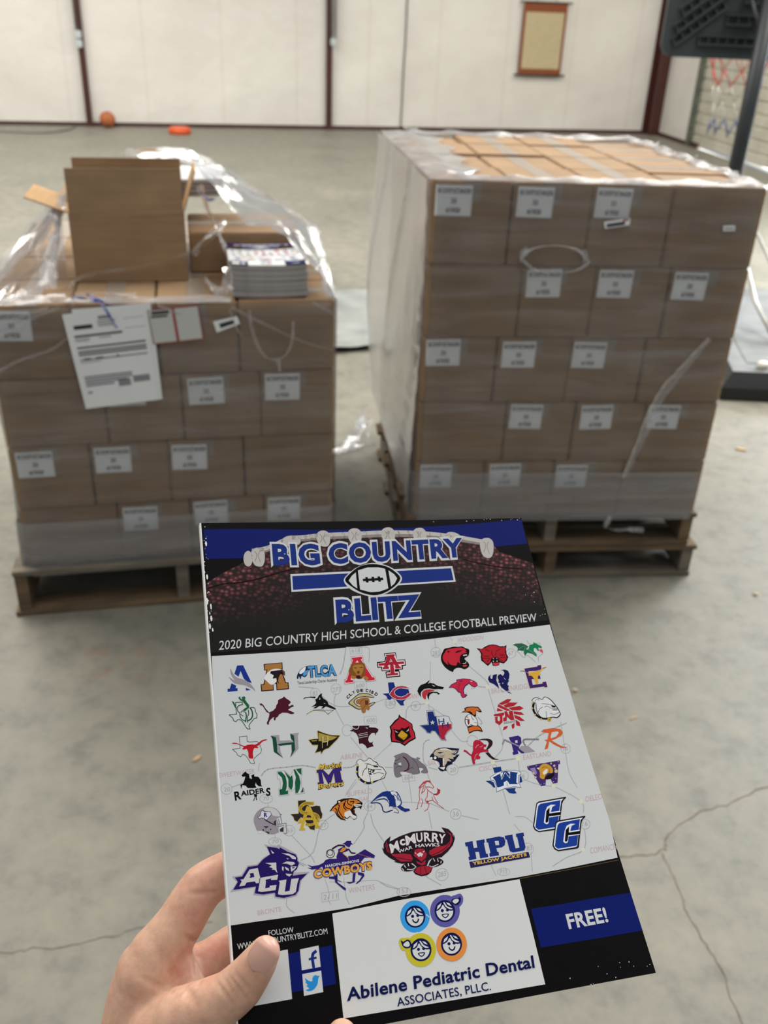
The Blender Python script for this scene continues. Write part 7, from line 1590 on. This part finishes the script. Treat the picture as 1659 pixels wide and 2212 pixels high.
# ------------------------------------------------------------------ pile of magazines on the left stack
def pile_bend(u, v): return .0042 * ((u / CW - .5) * 2) ** 2 - .0042
flat_cover = None
pile_grp = 'magazines in the pile on the opened stack'
n_pile = 20; thick = .0046
me_block = sheet_body(pile_bend, -.0002, -.0043, 1, .6).mesh('pile_pages', plain('grey_page_edges', '#a7a2a0', .8, 0, .10, 30)); M_PEDGE = bpy.data.materials['grey_page_edges']; me_cov = sheet_body(pile_bend, 0, -.0002, 1).mesh('pile_cover', M_BLACKC); me_cin = sheet_body(pile_bend, 0, -.0002, 1, .5).mesh('pile_cover_edge', M_PEDGE); me_back = sheet_body(pile_bend, -.0043, -.0045, 1, .5).mesh('pile_back', M_PEDGE); me_bk = sheet_body(pile_bend, 0, -.0002, 1).mesh('pile_white_cover', M_COVERW)
rnd = random.Random(8)
for i in range(n_pile):
    f = min(1.0, i / 9)
    z = ZT + .0052 + .0042 * 1 + i * thick
    p = lp(.668 + rnd.uniform(-.002, .002) - .004 * (i / n_pile), .03 + rnd.uniform(-.002, .002), z)
    e = empty('magazine', (p.x, p.y, z), LA + rnd.uniform(-.006, .006))
    top = i == n_pile - 1
    tag(e, 'topmost magazine of the pile on the left stack, cover facing up' if top else 'magazine with grey page edges inside the pile on the left stack', 'magazine', pile_grp)
    for nm, me in (('front_cover', me_cov if top else me_cin), ('page_block', me_block), ('back_cover', me_back)):
        o = link_mesh(nm, me, e); o.location = (0, CH / 1000, 0)
        if top and nm == 'front_cover':
            for j, (name, label, ops) in enumerate(PRINT):
                q = link_mesh('cover_print' if name == 'front_cover' else name, print_mesh('pile_' + name, ops, pile_bend, 9, name == 'front_cover'), o, label)
# a few wrapped copies on the carton behind the open box
for i in range(11):
    z = ZT + .2075 + .0045 + i * .0047
    p = lp(.455 + .003 * (i % 2), .475 + .004 * (i % 3), z); e = empty('magazine', (p.x, p.y, z), LA - .05 + .01 * (i % 4))
    last = i == 10
    tag(e, 'topmost white magazine of the small bundle behind the open box' if last else 'magazine in a small bundle on the carton behind the open box', 'magazine', 'bundled magazines behind the open box')
    for nm, me in (('front_cover', me_bk if last else me_cin), ('page_block', me_block), ('back_cover', me_back)):
        o = link_mesh(nm, me, e); o.location = (0, CH / 1000, 0)

# ------------------------------------------------------------------ the hand holding the magazine
HAND = {
    'thumb': [(-0.0481, 0.2756, 1.3107, 0.0076), (-0.0507, 0.2733, 1.3065, 0.0089), (-0.0544, 0.2712, 1.3007, 0.0100), (-0.0590, 0.2689, 1.2943, 0.0112), (-0.0645, 0.2670, 1.2889, 0.0116), (-0.0716, 0.2659, 1.2827, 0.0133), (-0.0796, 0.2654, 1.2756, 0.0150), (-0.0879, 0.2657, 1.2678, 0.0169), (-0.0985, 0.2660, 1.2558, 0.0199), (-0.1088, 0.2655, 1.2384, 0.0226)],
    'index': [(-0.0645, 0.3337, 1.3022, 0.0100), (-0.0746, 0.3295, 1.3008, 0.0110), (-0.0841, 0.3238, 1.2988, 0.0116), (-0.0881, 0.3208, 1.2975, 0.0118), (-0.0931, 0.3137, 1.2928, 0.0122), (-0.0976, 0.3070, 1.2869, 0.0126), (-0.1022, 0.3011, 1.2824, 0.0135), (-0.1072, 0.2954, 1.2762, 0.0154), (-0.1110, 0.2886, 1.2679, 0.0177)],
    'middle': [(-0.0395, 0.3308, 1.2595, 0.0104), (-0.0572, 0.3261, 1.2552, 0.0114), (-0.0729, 0.3187, 1.2521, 0.0118), (-0.0823, 0.3097, 1.2524, 0.0121), (-0.0911, 0.3014, 1.2539, 0.0134), (-0.1016, 0.2938, 1.2567, 0.0151), (-0.1096, 0.2864, 1.2557, 0.0178)],
    'ring': [(-0.0247, 0.3104, 1.2329, 0.0098), (-0.0481, 0.3112, 1.2301, 0.0114), (-0.0681, 0.3070, 1.2309, 0.0118), (-0.0865, 0.2968, 1.2331, 0.0131), (-0.1013, 0.2868, 1.2398, 0.0157), (-0.1110, 0.2806, 1.2451, 0.0193)],
    'pinky': [(-0.0095, 0.2523, 1.2849, 0.0074), (-0.0078, 0.2541, 1.2674, 0.0080), (-0.0102, 0.2612, 1.2430, 0.0088), (-0.0291, 0.2753, 1.2188, 0.0098), (-0.0547, 0.2818, 1.2141, 0.0110), (-0.0819, 0.2813, 1.2173, 0.0134), (-0.1001, 0.2774, 1.2268, 0.0171), (-0.1105, 0.2748, 1.2346, 0.0202)],
    'palm': [(-0.1113, 0.2903, 1.2690, 0.0172), (-0.1130, 0.2839, 1.2594, 0.0186), (-0.1137, 0.2775, 1.2499, 0.0200), (-0.1140, 0.2706, 1.2373, 0.0215), (-0.1150, 0.2631, 1.2216, 0.0229), (-0.1184, 0.2538, 1.2005, 0.0240), (-0.1242, 0.2418, 1.1705, 0.0242), (-0.1308, 0.2269, 1.1267, 0.0256)],
    'palm2': [(-0.1052, 0.2912, 1.2643, 0.0145), (-0.1038, 0.2842, 1.2557, 0.0158), (-0.1056, 0.2760, 1.2450, 0.0191), (-0.1060, 0.2668, 1.2282, 0.0215)],
    'web': [(-0.0854, 0.2772, 1.2659, 0.0094), (-0.0935, 0.2878, 1.2664, 0.0105), (-0.1000, 0.2941, 1.2718, 0.0115)],
    'thenar': [(-0.0868, 0.2720, 1.2626, 0.0140), (-0.0974, 0.2760, 1.2574, 0.0160), (-0.1055, 0.2794, 1.2553, 0.0176)],
}
NAIL_C = (-0.0475, 0.2671, 1.3201)
NAIL_AX = (0.0094, 0.0062, 0.0113)
CREASES = [((-0.0909, 0.2924, 1.2935), (-0.0814, 0.2971, 1.2875), 0.001, 0.0012), ((-0.0909, 0.3084, 1.3080), (-0.0782, 0.3129, 1.3038), 0.0011, 0.0013), ((-0.0930, 0.2956, 1.2932), (-0.0833, 0.2912, 1.2913), 0.0012, 0.0012), ((-0.0680, 0.2671, 1.3035), (-0.0580, 0.2597, 1.2942), 0.0011, 0.0011), ((-0.0657, 0.2677, 1.3046), (-0.0547, 0.2601, 1.2949), 0.0009, 0.001), ((-0.0706, 0.2660, 1.3015), (-0.0617, 0.2592, 1.2933), 0.0009, 0.001), ((-0.0629, 0.2686, 1.3062), (-0.0521, 0.2623, 1.2969), 0.0006, 0.001), ((-0.1032, 0.2866, 1.2892), (-0.0814, 0.2676, 1.2795), 0.0015, 0.0022), ((-0.1132, 0.2810, 1.2790), (-0.0893, 0.2721, 1.2774), 0.0008, 0.0015), ((-0.0865, 0.2902, 1.2895), (-0.0821, 0.2769, 1.2799), 0.0014, 0.0016)]

def skin():
    m, nt, b = new_mat('skin')
    tc = N(nt, 'ShaderNodeTexCoord')
    n1 = N(nt, 'ShaderNodeTexNoise', Scale=28.0, Detail=4.0); n2 = N(nt, 'ShaderNodeTexNoise', Scale=260.0, Detail=5.0); v = N(nt, 'ShaderNodeTexVoronoi', Scale=900.0)
    for n in (n1, n2, v): nt.links.new(tc.outputs['Object'], n.inputs['Vector'])
    r = ramp(nt, n1.outputs['Fac'], [(0.30, lin('#d9a48a')), (0.5, lin('#dcb096')), (0.72, lin('#d2917f'))])
    r2 = ramp(nt, n2.outputs['Fac'], [(0.3, (0.9, 0.88, 0.87)), (0.7, (1.05, 1.05, 1.05))])
    mx = N(nt, 'ShaderNodeMix', data_type='RGBA', blend_type='MULTIPLY'); mx.inputs[0].default_value = 1.0; nt.links.new(r.outputs['Color'], mx.inputs[6]); nt.links.new(r2.outputs['Color'], mx.inputs[7])
    nt.links.new(mx.outputs[2], b.inputs['Base Color']); b.inputs['Roughness'].default_value = .5; b.inputs['Specular IOR Level'].default_value = .4
    b.inputs['Subsurface Weight'].default_value = .25; b.inputs['Subsurface Radius'].default_value = (.012, .005, .003); b.inputs['Subsurface Scale'].default_value = .25
    b1 = N(nt, 'ShaderNodeBump', Strength=.05, Distance=.0006); nt.links.new(v.outputs['Distance'], b1.inputs['Height'])
    b2 = N(nt, 'ShaderNodeBump', Strength=.16, Distance=.001); nt.links.new(n2.outputs['Fac'], b2.inputs['Height']); nt.links.new(b1.outputs['Normal'], b2.inputs['Normal'])
    nt.links.new(b2.outputs['Normal'], b.inputs['Normal'])
    return m
M_SKIN = skin()
M_NAIL = plain('thumbnail', '#d7a796', .28, 0, .05, 60); 
def blob_chain(mb, pts):
    """tapered limb: overlapping spheres and cones along a chain"""
    for p in pts:
        bm = bmesh.new(); bmesh.ops.create_uvsphere(bm, u_segments=20, v_segments=12, radius=p[3]); mb.bm(bm, 0, True, Matrix.Translation(Vector(p[:3]))); bm.free()
    for a, b_ in zip(pts[:-1], pts[1:]):
        A, B = Vector(a[:3]), Vector(b_[:3]); mb.tube([A, B], [a[3], b_[3]], 20)
mb = MB()
for ch in HAND.values(): blob_chain(mb, ch)
tmp = mb.build('hand_tmp', M_SKIN)
md = tmp.modifiers.new('r', 'REMESH'); md.mode = 'VOXEL'; md.voxel_size = .0013
md = tmp.modifiers.new('s', 'SMOOTH'); md.factor = .5; md.iterations = 14
bpy.context.view_layer.update()
me = bpy.data.meshes.new_from_object(tmp.evaluated_get(bpy.context.evaluated_depsgraph_get())); me.name = 'hand_skin'
bpy.data.objects.remove(tmp)
# creases at the joints: shallow grooves pressed into the skin
bvh0 = BVHTree.FromPolygons([v.co.copy() for v in me.vertices], [list(p.vertices) for p in me.polygons])
for p0, p1, depth, wd in CREASES:
    line = []
    for k in range(13):
        p = Vector(p0).lerp(Vector(p1), k / 12); h = bvh0.ray_cast(CAM_POS, (p - CAM_POS).normalized())
        if h[0] is not None: line.append((h[0] , math.sin(PI * (.1 + .8 * k / 12))))
    for vtx in me.vertices:
        best = 0.0
        for q, wgt in line:
            dd = (vtx.co - q).length_squared
            if dd < (wd * 3) ** 2: best = max(best, wgt * math.exp(-dd / wd ** 2))
        if best: vtx.co -= vtx.normal * depth * best
me.update()
me.materials.clear(); me.materials.append(M_SKIN)
for p in me.polygons: p.use_smooth = True
hand = empty('person', tuple(HAND['palm'][-1][:3])); tag(hand, 'bare left hand and wrist gripping the lower left corner of the magazine', 'person')
hb = link_mesh('hand', me, hand); hb.location = -hand.location
bvh = BVHTree.FromPolygons([v.co.copy() for v in me.vertices], [list(p.vertices) for p in me.polygons])
hit = bvh.ray_cast(CAM_POS, (Vector(NAIL_C) - CAM_POS).normalized())
nc = hit[0]; nz = (hit[1] * .5 - FWD * .5 + RIGHT * .10 - DOWN * .10).normalized(); ny = Vector(NAIL_AX); ny = (ny - nz * ny.dot(nz)).normalized(); nx = ny.cross(nz)
def nail(name, mat, y0, y1, half, lift):
    mbn = MB(); g = []
    for i in range(15):
        y = y0 + (y1 - y0) * i / 14; f = (y + .0078) / .0156
        hw = half * (max(0.02, 1 - abs(2 * f - 1) ** 3.2)) ** .5; row = []
        for j in range(17):
            x = hw * (2 * j / 16 - 1); row.append(nc + nx * x + ny * y + nz * (lift + .0074 * (math.cos(x / .0082) - 1) - .9 * max(0, y - .003) ** 2 / .012 * 3 - .0012 * max(0, -y / .0078) ** 2))
        g.append(row)
    mbn.sheet(g); o = mbn.build(name, mat, hand); o.location = -hand.location; return o
nail('thumbnail', M_NAIL, -.0078, .0078, .0066, .0012)['label'] = 'pink thumbnail'

# ------------------------------------------------------------------ small debris on the concrete
M_CHIP = plain('pale_wood_chip', '#c8ab84', .8, 0, .15, 60); M_PEB = plain('tan_pebble', '#c9b598', .7, 0, .12, 40)
def chip(x, y, l, w, h, ang, label, name='wood_chip', mat=M_CHIP, cat='debris'):
    bm = bmesh.new(); bmesh.ops.create_icosphere(bm, subdivisions=2, radius=.5); rnd = random.Random(int(x * 1000)); mb = MB()
    for v in bm.verts: v.co = Vector((v.co.x * l, v.co.y * w, max(-.5, v.co.z) * h)) * rnd.uniform(.88, 1.1)
    mb.bm(bm, 0, True); bm.free(); o = mb.build(name, mat); o.location = (x, y, h * .45); o.rotation_euler = (0, 0, ang); tag(o, label, cat)
chip(.580, 2.064, .017, .011, .009, -.2, 'tan pebble on the concrete just right of the magazine', 'pebble', M_PEB)
chip(.727, 1.956, .030, .006, .004, .5, 'pale wood splinter on the concrete right of the magazine')
chip(1.65, 3.847, .05, .022, .010, -.4, 'pale wood chip on the concrete right of the tall stack')
chip(-.459, 1.727, .030, .010, .006, .9, 'yellowish wood chip on the concrete left of the magazine')
chip(1.30, 2.62, .02, .016, .008, .1, 'light pebble on the concrete at the right of the stacked pallets', 'pebble', M_PEB)
# bunched scrap of film lying by the lower pallet
mb = MB(); ribbon([(-.235, 3.60, .012), (-.19, 3.66, .022), (-.14, 3.74, .05), (-.115, 3.80, .09), (-.10, 3.86, .12)], lambda f: .03 + .05 * f, mb, .3, 5, Vector((0, 0, 1)))
ribbon([(-.20, 3.64, .012), (-.13, 3.70, .025), (-.085, 3.74, .05), (-.075, 3.80, .09)], .05, mb, .4, 6, Vector((0, 0, 1)))
tag(mb.build('film_scrap', M_FILMBUNCH), 'bunched scrap of clear film on the floor beside the tall stack pallets', 'plastic film')
